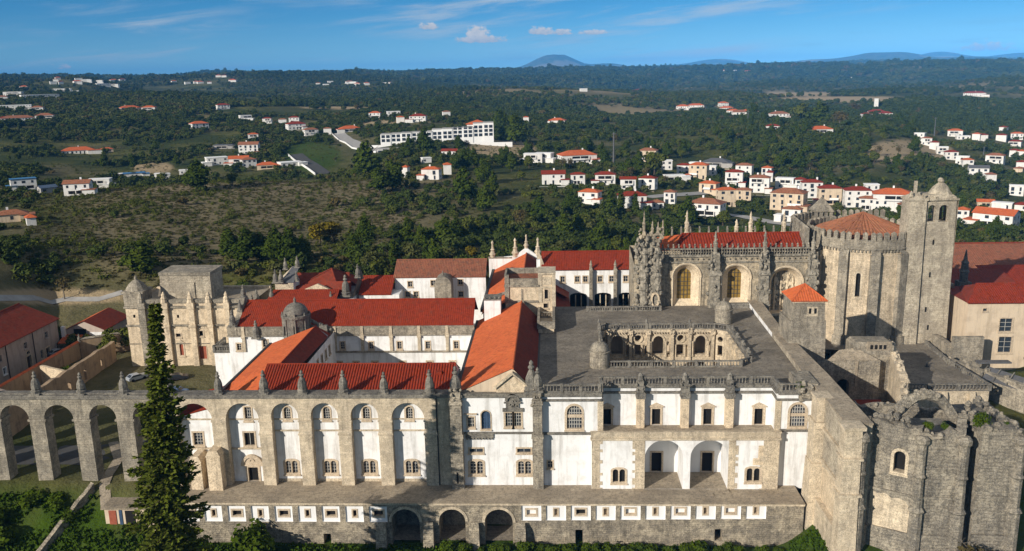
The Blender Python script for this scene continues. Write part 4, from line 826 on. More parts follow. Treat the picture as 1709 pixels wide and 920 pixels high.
# ------------------------------------------------------------------ church: nave, rotunda, bell tower
NV = thing('church_nave', 'richly carved church nave with arched windows, spiky pinnacles and a ribbed red roof', 'church', (42, 53, 14))
def splay(root, u0, u1, z0, z1, iu0, iu1, iz0, iz1, H, f, deep=1.7, glass='glass_gold', nx=4, ny=7):
    o = arch(u0, u1, z0, z1, 14); i = arch(iu0, iu1, iz0, iz1, 14)
    m = MB(); loft(m, [f(*p, 0) for p in o], [f(*p, -deep) for p in i])
    for k, g in enumerate((.0, .32, .62)):
        oo = arc(u0 - .5 + g * .4, u1 + .5 - g * .4, z1 - (u1 - u0) / 2, 14); ii = arc(u0 - .3 + g * .4, u1 + .3 - g * .4, z1 - (u1 - u0) / 2, 14); band(m, f, oo, ii, -.02, .3 - g * .35)
    for x in (u0 - .4, u1 + .15): fbox(m, f, x, x + .25, z0, z1 - (u1 - u0) / 2, -.02, .25)
    fbox(m, f, u0 - .3, u1 + .3, z0 - .5, z0, -.2, .5)
    w_ = m.build('window', 'stone_splay', root)
    p = MB(); p.poly([f(iu0, iz0, -deep), f(iu1, iz0, -deep), f(iu1, iz1, -deep), f(iu0, iz1, -deep)]); p.build('pane', glass, w_)
    b = MB()
    for k in range(1, nx): c = iu0 + (iu1 - iu0) * k / nx; fbox(b, f, c - .06, c + .06, iz0, iz1 - .2, -deep, -deep + .08)
    for k in range(1, ny): c = iz0 + (iz1 - iz0) * k / ny; fbox(b, f, iu0, iu1, c - .05, c + .05, -deep, -deep + .075)
    b.build('frame', 'iron', w_)
    H.append(arch(u0, u1, z0, z1, 14))
def build_nave():
    f = Fr(0, 53); H = []
    splay(NV, 28.9, 34.4, 15.6, 25.2, 29.9, 32.9, 17.2, 24.0, H, f); splay(NV, 39.4, 45.2, 16.0, 24.9, 40.9, 43.8, 17.3, 23.9, H, f)
    splay(NV, 49.6, 56.4, 14.2, 24.3, 50.6, 55.6, 14.3, 23.2, H, f, 2.2, 'stone_gold', 0, 0)
    m = MB(); wall(m, f, rect(20.4, 59, 8, 27.4), H); m.poly([(20.4, 66, 8), (20.4, 53, 8), (20.4, 53, 25), (20.4, 66, 27)]); m.poly([(20.4, 66, 27), (58, 66, 28), (58, 66, 8), (20.4, 66, 8)]); m.build('wall', 'stone_gold', NV)
    p = MB()                                              # portal carving in the third bay
    for k in range(46): p.blob((random.uniform(50.8, 55.4), 55.0, random.uniform(15, 22.6)), random.uniform(.18, .42), .5, 1, (1, .5, 1.4))
    for x in (51.2, 52.5, 53.9, 55.1): p.lathe([(.22, 14.2), (.2, 19), (.35, 19.3), (.15, 20.2), (.25, 20.6), (.05, 22.2)], x, 54.95, 0, 6)
    p.build('portal_carving', 'stone_splay', NV)
    s = MB()                                              # cornice, pierced parapet and cresting
    fbox(s, f, 26, 59, 25.6, 25.9, 0, .3); fbox(s, f, 25.5, 59.2, 27.0, 27.4, -.5, .45); fbox(s, f, 25.5, 59.2, 28.55, 28.8, -.4, .25); u = 26.2
    while u < 58.8:
        s.lathe([(.14, 27.4), (.09, 27.9), (.14, 28.6)], u, 52.95, 0, 5); s.blob((u + .2, 52.9, 27.95), .17, .3); u += .56
    u = 26.4
    while u < 58.8:
        s.box(u - .16, u + .16, 52.8, 53.1, 28.8, 29.4); s.blob((u, 52.95, 29.6), .24, .3); s.blob((u + .55, 52.75, 26.5), .22, .4); u += 1.15
    s.build('parapet', 'stone_carved', NV)
    for x0, x1 in ((36.4, 38.6), (47.0, 49.0), (57.3, 59.1)):
        b = MB(); c = (x0 + x1) / 2
        b.frust(x0 - .3, x1 + .3, 50.7, 53, 8, 17.5, .15, .1); b.frust(x0, x1, 51.0, 53, 17.5, 23.5, .1, .1); b.frust(x0 - .25, x1 + .25, 50.7, 53, 23.2, 24.2, .25, .25); b.frust(x0 + .2, x1 - .2, 51.4, 53, 24.2, 28, .15, .1)
        for k in range(34): b.blob((random.uniform(x0 - .3, x1 + .3), random.uniform(50.7, 52.3), random.uniform(16, 28.5)), random.uniform(.22, .48), .5, 1, (1, 1, 1.3))
        for dx in (-.8, .8): crocket(b, c + dx, 51.3, 24, 4.2, .32)
        crocket(b, c, 52.0, 27.6, 5.2, .55, 7, 9); b.build('buttress', 'stone_carved', NV)
    # great carved corner at the west end
    b = MB(); b.mat('stone_carved'); b.prism([(20.6, 51.0), (25.8, 50.6), (26.4, 53.2), (20.4, 53.2)], 8, 25.5); b.prism([(21.2, 51.4), (25.3, 51.2), (25.6, 53.2), (21, 53.2)], 25.5, 30.5)
    b.mat('stone_gold'); b.box(20.1, 21.4, 50.7, 53.4, 8, 24.6)
    b.mat('stone_carved')
    for k in range(40): b.blob((random.uniform(20.0, 21.3), random.uniform(50.5, 52.6), random.uniform(15, 27)), random.uniform(.2, .45), .6, 1, (1, 1, 1.4))
    for x in (22.2, 25.0): b.lathe([(1.05, 8), (1.05, 15.5), (1.25, 15.8), (.95, 16.2), (.9, 20), (1.15, 20.4), (1.0, 23), (1.2, 23.4), (.85, 24), (.85, 28), (1.05, 28.3), (.6, 29.5)], x, 50.9, 0, 9)
    for k in range(150): b.blob((random.uniform(20.4, 26.2), random.uniform(50.0, 51.2), random.uniform(14.5, 31.5)), random.uniform(.22, .55), .6, 1, (1, 1, 1.35))
    b.build('corner_buttress', None, NV)
    d = MB(); d.lathe([(.95, -1.9), (1.0, 0), (.95, 1.9)], 24.6, 0, 0, 10) if False else None
    band_ = MB(); fr = Fr(0, 49.95); O = [(24.6 + .95 * cos(k * pi / 8), 18.2 + 1.7 * sin(k * pi / 8)) for k in range(17)]; I = [(24.6 + .6 * cos(k * pi / 8), 18.2 + 1.25 * sin(k * pi / 8)) for k in range(17)]; band(band_, fr, O, I, -.4, .15); band_.build('oval_frame', 'stone_cream', NV)
    c = MB()
    for k in range(7): c.blob((21.6 + k * .72, 51.6, 31.6 + .7 * (k % 2)), .55, .5, 1, (1, 1, 1.5))
    c.box(21.0, 26.0, 51.4, 52.2, 30.4, 31.3); band(c, Fr(0, 51.6), arc(23.9, 26.4, 31.4, 10), arc(24.4, 25.9, 31.4, 10), 0, .5)
    for x, h in ((22.2, 5.4), (24.0, 3.2), (25.2, 3.0), (26.2, 3.4)): crocket(c, x, 51.8, 32.0, h, .38, 6, 6)
    for k in range(20): c.blob((random.uniform(21, 26.4), random.uniform(51.3, 52.0), random.uniform(31, 34)), random.uniform(.2, .4), .5)
    c.build('crowning_carving', 'stone_gold', NV)
    r = MB(); r.mat('tile_red'); tiles(r, [(29.3, 54.2, 28.2), (57.5, 54.2, 28.2), (57.5, 59.6, 30.7), (31.5, 59.6, 30.7)], .62, .13); r.poly([(31.5, 59.6, 30.7), (57.5, 59.6, 30.7), (57.5, 65, 28.2), (25.3, 65, 28.2)])
    r.mat('tile_orange'); r.poly([(25.4, 54.0, 28.0), (29.3, 54.2, 28.2), (31.5, 59.6, 30.7), (25.2, 59.6, 30.0)]); r.poly([(25.2, 59.6, 30.0), (31.5, 59.6, 30.7), (25.2, 65, 28)]); r.mat('tile_red'); ridge(r, (29.3, 54.2, 28.35), (31.5, 59.6, 30.85), .2); ridge(r, (31.5, 59.6, 30.85), (57.5, 59.6, 30.85), .2); r.build('roof', None, NV)
    b = MB(); u = 28
    while u < 57: b.box(u - .18, u + .18, 65.6, 66, 28.6, 31.2 if False else 30.9); b.blob((u, 65.8, 31.1), .27, .3); u += 2.1
    fbox(b, Fr(0, 66), 26, 58, 27.5, 28.7, -.3, .1); b.build('cresting', 'stone_carved', NV)
    for x, h in ((33.5, 5.6), (44.8, 3.4), (48.0, 5.2), (55.5, 5.0)): b = MB(); crocket(b, x, 66, 29.5, h, .6, 7, 8); b.build('pinnacle', 'stone_beige', NV)
    m = MB(); m.box(39, 46.6, 50.6, 53, 12, 16.6); m.frust(38.6, 46.8, 50.2, 53, 15.6, 16.9, .2, .9); m.build('window_apron', 'stone_grey', NV)
build_nave()

RO = thing('rotunda', 'many-sided fortified stone rotunda with battlements and a conical ribbed tile roof', 'church tower', (71, 60, 7))
def build_rotunda():
    cx, cy, n, R = 71.0, 60.0, 12, 11.6; a0 = radians(250) + pi / n
    C = [(cx + R * cos(a0 + 2 * pi * k / n), cy + R * sin(a0 + 2 * pi * k / n)) for k in range(n)]
    body = MB(); bat = MB(); cor = MB(); H0 = None
    for k in range(n):
        a, b = C[k - 1], C[k]; L = hypot(b[0] - a[0], b[1] - a[1]); fr = Fr(a[0], a[1], atan2(b[1] - a[1], b[0] - a[0])); hs = []
        if k == 0: window(RO, fr, L / 2 - .45, L / 2 + .45, 18.6, 23.8, 'arch', .4, 0, 0, hs, deep=.8, glass='dark', surround='stone_beige')
        wall(body, fr, rect(0, L, 5, 29.2), hs)
        fbox(cor, fr, -.1, L + .1, 28.9, 29.3, 0, .5); fbox(cor, fr, -.05, L + .05, 29.3, 30.9, -.7, .35)
        u = .3
        while u < L: fbox(cor, fr, u, u + .3, 28.3, 28.95, 0, .36); u += .72
        merlons(bat, fr, .1, L - .1, 30.9, 1.35, .82, .62, .6, .3)
    body.build('wall', 'stone_drum', RO); bat.build('battlement', 'stone_tower', RO); cor.build('cornice', 'stone_tower', RO)
    for k in range(n):
        x, y = C[k]; a = a0 + 2 * pi * k / n; nx, ny = cos(a), sin(a); tx, ty = -ny, nx; w_, d_ = .95, .75
        q = lambda s, d: (x + tx * s + nx * d, y + ty * s + ny * d)
        p = MB(); p.prism([q(-w_, -.4), q(-w_, d_), q(w_, d_), q(w_, -.4)][::-1], 5, 27.9); p.add([(*q(-w_, d_), 27.9), (*q(w_, d_), 27.9), (*q(w_, 0), 28.9), (*q(-w_, 0), 28.9)], [(0, 1, 2, 3)]); p.prism([q(-w_ - .25, -.4), q(-w_ - .25, d_ + .35), q(w_ + .25, d_ + .35), q(w_ + .25, -.4)][::-1], 5, 10.0)
        p.build('buttress', 'stone_tower', RO)
    r = MB(); Rr = 10.4
    for k in range(16):
        a, b = 2 * pi * k / 16, 2 * pi * (k + 1) / 16
        tiles(r, [(cx + Rr * cos(a), cy + Rr * sin(a), 31.0), (cx + Rr * cos(b), cy + Rr * sin(b), 31.0), (cx, cy, 35.0)], .66, .17); ridge(r, (cx + Rr * cos(a), cy + Rr * sin(a), 31.08), (cx, cy, 35.1), .16)
    r.build('roof', 'tile_charola', RO)
    # stretch of battlemented wall and pyramid-topped turret behind
    m = MB()
    for p, q in (((57.6, 53.4), (58.8, 70)), ((58.8, 70), (66, 76)), ((66, 76), (82, 76))):
        L = hypot(q[0] - p[0], q[1] - p[1]); fr = Fr(p[0], p[1], atan2(q[1] - p[1], q[0] - p[0])); fbox(m, fr, 0, L, 8, 31.3, -.8, 0); merlons(m, fr, .1, L - .1, 31.3, 1.5, .85, .6, .7, 0)
    m.build('rear_battlement', 'stone_tower', RO)
    t = MB(); t.box(64.5, 68.7, 73, 77, 20, 32.0); merlons(t, Fr(0, 73), 64.5, 68.7, 32, 1.2, .7, .45, .5, 0, False); t.frust(64.3, 68.9, 72.8, 77.2, 33.1, 33.4, 0, 0); t.add([(64.4, 72.9, 33.4), (68.8, 72.9, 33.4), (68.8, 77.1, 33.4), (64.4, 77.1, 33.4), (66.6, 75, 36.6)], [(0, 1, 4), (1, 2, 4), (2, 3, 4), (3, 0, 4)]); t.build('rear_turret', 'stone_tower', RO)
build_rotunda()

BT = thing('bell_tower', 'tall square stone bell tower with two arched openings and a small domed cap', 'bell tower', (82, 53, 7))
def build_bell():
    f = Fr(0, 50); H = [arch(80.6, 82.2, 34.5, 38.0, 8), arch(82.9, 84.8, 34.5, 38.0, 8)]
    m = MB(); fb = Fr(0, 56.5)
    tw = rect(79.6, 86.2, 5, 39.0); wall(m, f, [(79.4, 5), (87.0, 5), (86.3, 39), (80.0, 39)], H, 0, reveal=1.0); wall(m, fb, [(79.4, 5), (87.0, 5), (86.3, 39), (80.0, 39)], [arch(80.6, 82.2, 34.0, 38.0, 8), arch(82.9, 84.8, 34.0, 38.0, 8)], 0, reveal=1.0)
    m.poly([(79.4, 56.5, 5), (79.4, 50, 5), (80, 50, 39), (80, 56.5, 39)]); wall(m, Fr(86.65, 50, pi / 2), rect(0, 6.5, 5, 39.0), [arch(1.2, 2.8, 34.4, 37.6, 8), arch(3.6, 5.2, 34.4, 37.6, 8)], 0); m.poly([(80, 50, 34), (86.3, 50, 34), (86.3, 56.5, 34), (80, 56.5, 34)])
    m.build('shaft', 'stone_bell', BT)
    s = MB(); s.frust(79.7, 86.7, 49.6, 56.8, 39.0, 39.35, 0, 0); s.frust(80.4, 86.2, 50.2, 56.4, 39.35, 40.0, .4, .4)
    s.lathe([(2.5, 39.3), (2.45, 39.9), (2.0, 40.7), (1.5, 41.4), (1.0, 41.9), (.6, 42.2), (.48, 42.35), (.7, 42.6), (.68, 42.95), (.4, 43.25), (.1, 43.35)], 84.0, 53.0, 0, 11)
    for k in range(16): s.blob((random.uniform(80.2, 86.2), random.uniform(49.8, 51), 39.5), random.uniform(.2, .4), .5)
    rough(s.build('dome', 'stone_bell', BT), .16)
    t = MB(); t.frust(76.4, 80.3, 49.3, 54, 5, 39.0, .25, .2); t.box(76.4, 80.3, 49.3, 54, 39.0, 39.4); t.add([(76.5, 49.4, 39.4), (80.2, 49.4, 39.4), (80.2, 53.9, 39.4), (76.5, 53.9, 39.4), (78.3, 51.6, 40.6)], [(0, 1, 4), (1, 2, 4), (2, 3, 4), (3, 0, 4)]); t.box(78.05, 78.6, 51.4, 51.9, 40.3, 42.9); t.blob((76.9, 50.0, 40.2), .5, .3, 1, (1, 1, 1.7)); t.box(79.1, 79.6, 49.5, 50, 39.4, 40.5); t.build('stair_turret', 'stone_bell', BT)
    d = MB()
    for x, z in ((82.1, 29.6), (82.0, 22.6), (81.8, 15.0), (82.6, 11)): d.box(x, x + .35, 49.97, 50.3, z, z + 1.1)
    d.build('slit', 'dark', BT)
    b = MB(); b.lathe([(.65, 0), (.6, .2), (.45, .7), (.3, 1.1), (.05, 1.3)], 83.7, 52.5, 35.4, 10); b.build('bell', 'iron', BT)
build_bell()

ST = thing('square_turret', 'small square stone turret with pyramidal red tile cap at the terrace corner', 'tower', (48.8, 25, 8))
def build_st():
    m = MB(); m.frust(45.2, 52.4, 21.6, 29, 5, 21.4, .3, .3); m.frust(45.9, 51.9, 22.0, 28.4, 21.4, 25.0, .15, .1); m.build('wall', 'stone_tower', ST)
    s = MB(); s.box(45.9, 51.9, 21.85, 28.5, 24.9, 25.2); s.build('cornice', 'stone_beige', ST)
    r = MB(); A = (48.9, 25.2, 27.6); b = [(45.7, 21.7, 25.2), (52.1, 21.7, 25.2), (52.1, 28.7, 25.2), (45.7, 28.7, 25.2)]
    for k in range(4): tiles(r, [b[k], b[(k + 1) % 4], A], .45, .07); ridge(r, b[k], A, .13)
    r.build('roof', 'tile_orange', ST)
    w_ = MB(); fr = Fr(0, 22.0); fbox(w_, fr, 48.6, 50.6, 22.3, 24.1, 0, .06); w_.build('window', 'stone_beige', ST); d = MB(); fbox(d, fr, 48.9, 49.35, 22.8, 23.8, 0, .075); fbox(d, fr, 49.85, 50.3, 22.8, 23.8, 0, .075); d.build('opening', 'dark', ST)
build_st()

BO = thing('boundary_wall', 'thick stone wall with flat grey top running from the church to the ruin', 'wall', (46, 10, 0))
def build_bo():
    m = MB(); P = [(45.2, 54, 47.6), (44.6, 30, 46.6), (44.3, 20, 47.0), (43.9, 6, 47.4), (43.9, -15.2, 47.4)]
    for (x0, y0, w0), (x1, y1, w1) in zip(P, P[1:]):
        z = 17.0
        m.add([(x0, y0, -4), (w0, y0, -4), (w1, y1, -4), (x1, y1, -4), (x0, y0, z), (w0, y0, z), (w1, y1, z), (x1, y1, z)], [(0, 4, 7, 3), (1, 2, 6, 5), (3, 7, 6, 2), (0, 1, 5, 4)])
    m.build('masonry', 'stone_bell', BO)
    t = MB()
    for (x0, y0, w0), (x1, y1, w1) in zip(P, P[1:]): t.add([(x0 - .15, y0, 17.0), (w0 + .15, y0, 17.0), (w1 + .15, y1, 17), (x1 - .15, y1, 17), (x0 - .15, y0, 17.25), (w0 + .15, y0, 17.25), (w1 + .15, y1, 17.25), (x1 - .15, y1, 17.25)], [(4, 5, 6, 7), (0, 4, 7, 3), (1, 2, 6, 5), (3, 7, 6, 2), (0, 1, 5, 4)])
    t.build('coping', 'pavement', BO)
    w_ = MB(); w_.poly([(45.03, 52.8, 16.1), (44.5, 29.5, 16.1), (44.5, 29.5, 16.95), (45.03, 52.8, 16.95)]); w_.build('whitewash', 'plaster_white', BO)
    b = MB(); b.box(42.4, 44.2, -5.5, -2.6, -6.5, 12.6); b.frust(42.2, 45.2, -5.9, -2.2, 12.4, 13.3, .2, .2); b.box(42.7, 45.0, -5.3, -2.6, 13.3, 16.9); b.box(42.5, 45.1, -5.5, -2.4, 16.9, 17.3); b.frust(41.8, 45, -6.2, -2.2, -7, 6.6, .4, .5); b.box(43.0, 44.4, -15.9, -5, -6, 1.0); b.box(43.6, 44.2, -16, -5, 7.0, 7.5); b.box(43.5, 44.2, -16, -5, 12.2, 12.7)
    b.build('buttress', 'stone_beige', BO); b = MB(); b.frust(42.9, 45.7, -17.2, -14.6, -6, 7.2, .15, .15); b.frust(43.0, 45.6, -17.0, -14.7, 7.2, 12.6, .1, .1); b.frust(43.1, 45.6, -16.8, -14.7, 12.6, 16.9, .05, .05); b.box(42.8, 45.9, -17.2, -14.5, 16.9, 17.4); b.box(42.7, 45.9, -17.4, -14.6, 6.9, 7.3); b.box(42.8, 45.8, -17.2, -14.6, 12.4, 12.7); rough(b.build('end_pier', 'stone_beige', BO), .08); b = MB(); b.poly([(43.84, -14.4, -3), (43.84, -6.0, -3), (43.84, -6.0, 6.2), (43.84, -9, 7.0), (43.84, -14.4, 6.4)]); b.build('bare_stone', 'stone_cream', BO)
    c = MB(); c.box(41.4, 44.4, .0, 6, 14.8, 17.6); 
    for k in range(22): c.blob((random.uniform(41.3, 43.6), random.uniform(-.4, 1), random.uniform(14.6, 18.0)), random.uniform(.3, .6), .5)
    c.build('broken_corner', 'stone_ruin', BO)
build_bo()

CH = thing('ruined_chapter_house', 'roofless ruined chapter house of grey stone with broken vault arch and pointed window', 'ruin', (56, -14, 0))
def ruin_wall(mb, p, q, z0, za, zb, th=1.5, step=.9, jag=.5, hole=None):
    L = hypot(q[0] - p[0], q[1] - p[1]); fr = Fr(p[0], p[1], atan2(q[1] - p[1], q[0] - p[0])); n = max(2, int(L / step)); top = []
    for i in range(n + 1): t = i / n; top.append((L * t, za + (zb - za) * t + random.uniform(-jag, jag) * (0 if i in (0, n) else 1)))
    wall(mb, fr, [(0, z0), (L, z0)] + top[::-1], [hole] if hole else [], 0, -th)
    for u, z in top:
        if random.random() < .8: mb.blob(fr(u, z, -th * random.random()), random.uniform(.25, .55), .5)
    return fr, L
def build_chapter():
    m = MB()
    ruin_wall(m, (43.75, -16), (45.9, -16), -3, 16.9, 16.6, 2.2, .9, .05)
    ruin_wall(m, (45.9, -16), (48.2, -13.6), -3, 16.6, 16.9, 1.5, .9, .15)
    H = []; a, b = (48.2, -13.6), (53.6, -16.8); L = hypot(b[0] - a[0], b[1] - a[1]); fa = Fr(a[0], a[1], atan2(b[1] - a[1], b[0] - a[0]))
    window(CH, fa, 3.0, 4.5, 10.0, 13.2, 'arch', .42, 0, 0, H, deep=1.2, glass='dark', surround='stone_beige'); window(CH, fa, 1.3, 5.2, .4, 4.9, 'rect', .25, 0, 0, H, deep=.25, glass='stone_cream', surround='stone_cream', sill=0) if False else None
    ruin_wall(m, a, b, -4, 17.3, 17.2, 1.5, .8, .75, H[0])
    ruin_wall(m, b, (59.4, -17.2), -4, 16.6, 16.7, 1.5, .8, .8)
    ruin_wall(m, (59.4, -17.2), (61.6, -12.5), -4, 17.2, 17.5, 1.2, .9, .7)
    ruin_wall(m, (61.6, -12.5), (61.9, -16.6), -4, 17.5, 17.0, 1.2, .9, .2)
    ruin_wall(m, (61.9, -16.6), (67.2, -17.0), -4, 17.2, 16.8, 2.5, .8, .3)
    ruin_wall(m, (67.2, -17.0), (68.0, -4), -4, 16.8, 16.5, 1.5, .8, .3)
    ruin_wall(m, (68, -4), (48, -3), -4, 15.0, 15.6, 1.2, 1, .4)
    o = m.build('wall', 'stone_ruin', CH)
    p = MB()                                              # engaged shafts with caps and string courses
    for x, y in ((53.7, -16.9), (59.3, -17.35), (67.1, -17.0), (45.9, -16.0)):
        p.lathe([(.95, -4), (.9, 4.6), (1.15, 4.9), (.75, 5.4), (.7, 9.8), (.95, 10.1), (.7, 10.5), (.68, 14.8), (.95, 15.2), (1.0, 15.8), (.6, 16.2)], x, y, 0, 8)
    for (a, b) in (((48.2, -13.6), (53.6, -16.8)), ((53.6, -16.8), (59.4, -17.2)), ((61.9, -16.6), (67.2, -17)), ((43.9, -16), (45.9, -16)), ((45.9, -16), (48.2, -13.6))):
        L = hypot(b[0] - a[0], b[1] - a[1]); fr = Fr(a[0], a[1], atan2(b[1] - a[1], b[0] - a[0])); fbox(p, fr, 0, L, 6.6, 7.0, -.1, .22)
        if a[0] > 53: fbox(p, fr, 0, L, 11.2, 11.5, -.1, .15)
        fbox(p, fr, -.2, L + .2, -4, 1.0, -.1, .35)
        if a[0] < 47: fbox(p, fr, 0, L, 12.2, 12.6, -.1, .2)
    rough(p.build('shaft', 'stone_ruin', CH), .1)
    q = MB()                                              # surviving rib of the vault
    n = 18; P = [(51.6 + 8.2 * t, -12.2, 17.0 + 3.4 * sin(pi * t) ** .8) for t in [k / n for k in range(n + 1)]]
    for u, v in zip(P, P[1:]): q.tube(u, v, .75, .75, 7)
    for k in range(34): t = random.random(); q.blob((51.2 + 8.8 * t, -12.2 + random.uniform(-.5, .5), 17.3 + 3.6 * sin(pi * t) ** .8), random.uniform(.3, .55), .5)
    rough(q.build('broken_arch', 'stone_ruin', CH), .18); q = MB()
    for k in range(46): t = random.random(); q.blob((47.2 + 5.4 * t, -13.3 - 1.4 * t + random.uniform(-.2, 1.8), 16.3 + 3.0 * t * random.random()), random.uniform(.3, .62), .5)
    for k in range(30): q.blob((random.uniform(60, 68), random.uniform(-15.5, -8), random.uniform(16.4, 17.6)), random.uniform(.3, .6), .5)
    tag(q.build('loose_rubble', 'stone_ruin', CH), kind='stuff')
    lo = MB(); wall(lo, fa, [(.25, -3.5), (6.0, -3.5), (5.7, -.5), (6.05, 1.6), (5.6, 3.2), (5.75, 4.6), (5.1, 5.7), (4.1, 6.1), (3.2, 5.8), (2.2, 6.35), (1.2, 6.1), (.25, 6.5)], (), .04); lo.build('bare_stone', 'stone_beige', CH)
    fl = MB(); fl.poly([(47.5, -13, 15.0), (60, -15.6, 15.0), (60, -8, 15.0), (48, -8, 15.2)]); fl.poly([(61.5, -15.6, 16.4), (67.3, -15.8, 16.4), (67.8, -5, 16.2), (61.5, -6, 16.4)]); fl.build('wall_top', 'stone_grey', CH)
build_chapter()

# ------------------------------------------------------------------ terraces and buildings right of the rotunda
RT = thing('upper_terrace', 'paved grey terrace with stone balustrades between the rotunda and the ruin', 'terrace', (74, 36, 8))
def build_rt():
    m = MB(); m.poly([(66.3, 22.6, 8), (82.6, 22.6, 8), (81.6, 36, 8), (82.3, 50, 8), (90, 52, 7.9), (90, 60, 7.9), (58, 60, 7.9), (58, 47, 7.95), (66.3, 45, 8)]); m.build('floor', 'pavement_dark', RT)
    f = Fr(0, 22.5); m = MB(); wall(m, f, rect(66.2, 82.7, -5, 8.0), ()); m.poly([(66.2, 45, -5), (66.2, 22.5, -5), (66.2, 22.5, 8), (66.2, 45, 8)]); m.build('wall', 'stone_beige', RT)
    for x in (70, 74.5, 79.5): p = MB(); p.box(x - .5, x + .5, 21.7, 22.5, -5, 6.8); p.frust(x - .5, x + .5, 21.7, 22.5, 6.8, 7.6, 0, .35); p.build('buttress', 'stone_beige', RT)
    b = MB(); balustrade(b, f, 66.3, 82.6, 7.7, 1.35, 0, 5.2, .62); b.build('balustrade', 'stone_grey', RT)
    b = MB(); balustrade(b, Fr(82.7, 22.5, atan2(13.5, -1.0)), 0, 13.0, 7.7, 1.3, 0, 4.5, .6); b.build('balustrade', 'stone_grey', RT)
    b = MB(); balustrade(b, Fr(81.4, 36.4, atan2(13.5, .9)), 0, 12.5, 7.7, 1.3, 0, 4.2, .6); b.build('balustrade', 'stone_grey', RT)
build_rt()
LR = thing('chapel_ruin', 'shadowed ruined chapel front with an arched doorway beside the boundary wall', 'ruin', (58, 21, 3))
def build_lr():
    H = [arch(54.6, 56.9, 4, 10.4, 8)]; f = Fr(0, 21.5); m = MB(); wall(m, f, [(48, 3), (62.2, 3), (62.2, 13.9), (52.5, 13.9), (48, 13.0)], H, 0, -1.0)
    m.prism([(58.0, 23.5), (65.2, 23.5), (65.2, 28), (58.0, 28)], 5, 16.0); m.frust(58.0, 65.2, 23.5, 28, 16, 16.7, .5, .4)
    m.build('wall', 'stone_tower', LR)
    s = MB(); s.poly([(52.5, 21.5, 13.95), (62.2, 21.5, 13.95), (58.5, 24, 15.6), (55.5, 24, 15.2)]); fbox(s, f, 57.8, 58.2, 9, 13.9, 0, .2); s.box(60.3, 64.8, 23.4, 23.7, 15.2, 16.9); s.build('sloping_cap', 'pavement', LR)
    for k in range(6): pass
    d = MB(); d.box(54.6, 56.9, 22.9, 23, 4, 10.4); d.build('door', 'dark', LR)
    o = MB()
    for x in (60.9, 61.7, 62.5, 63.3): o.box(x, x + .5, 23.36, 23.42, 15.5, 16.3)
    o.build('opening', 'dark', LR)
    w_ = MB(); ruin_wall(w_, (65.4, 27.5), (63.0, 14), 3, 15.6, 12.8, 1.4, .9, .3); ruin_wall(w_, (63.0, 14), (58.6, 3.5), 3, 12.6, 12.6, 1.2, .9, .2); w_.build('side_wall', 'stone_beige', LR)
    r = MB(); r.poly([(48, 3, 5.6), (59, 3, 5.6), (62.6, 21, 6.6), (48, 21, 6.6)]); r.build('roof', 'tile_dark', LR)
    b = MB(); b.box(52, 56.5, 1.5, 2.6, 1, 8.0); b.build('low_block', 'plaster_white', LR)
build_lr()
CB = thing('cream_building', 'cream rendered building with two dark windows and red tile roof right of the bell tower', 'building', (102, 48, 2))
def build_cb():
    f = Fr(0, 46); H = []
    window(CB, f, 95.6, 98.2, 11.8, 14.6, 'rect', .24, 2, 3, H); window(CB, f, 95.8, 98.5, 7.2, 10.6, 'rect', .28, 2, 3, H); window(CB, f, 91.9, 92.8, 16.2, 16.8, 'rect', .14, 0, 0, H)
    m = MB(); wall(m, f, rect(88.8, 128, 0, 18.1), H); m.poly([(88.8, 58, 0), (88.8, 46, 0), (88.8, 46, 18.1), (88.8, 58, 18.1)]); m.build('wall', 'plaster_cream', CB)
    r = MB(); r.mat('tile_red'); tiles(r, [(88.4, 45.5, 18.1), (128, 45.5, 18.1), (128, 51.5, 20.7), (92.6, 51.5, 20.7)], .46, .09); r.mat('tile_dark'); r.poly([(88.4, 45.5, 18.1), (92.6, 51.5, 20.7), (93, 60, 18.1), (88.4, 60, 18.1)]); r.poly([(92.6, 51.5, 20.7), (128, 51.5, 20.7), (128, 58, 18.1), (92.6, 58, 18.1)]); r.mat('tile_red'); ridge(r, (92.6, 51.5, 20.75), (128, 51.5, 20.75), .2); r.build('roof', None, CB)
    m = MB(); m.box(87.6, 91.4, 58.2, 64, 2, 19.0); m.mat('stone_tower'); m.build('side_block', None, CB); d = MB(); d.box(88.6, 90.2, 58.05, 58.3, 10.2, 14.4); d.build('opening', 'dark', CB)
build_cb()
RB = thing('long_brown_roof_building', 'long building with sunlit brown tile roof behind the bell tower', 'building', (115, 100, 6))
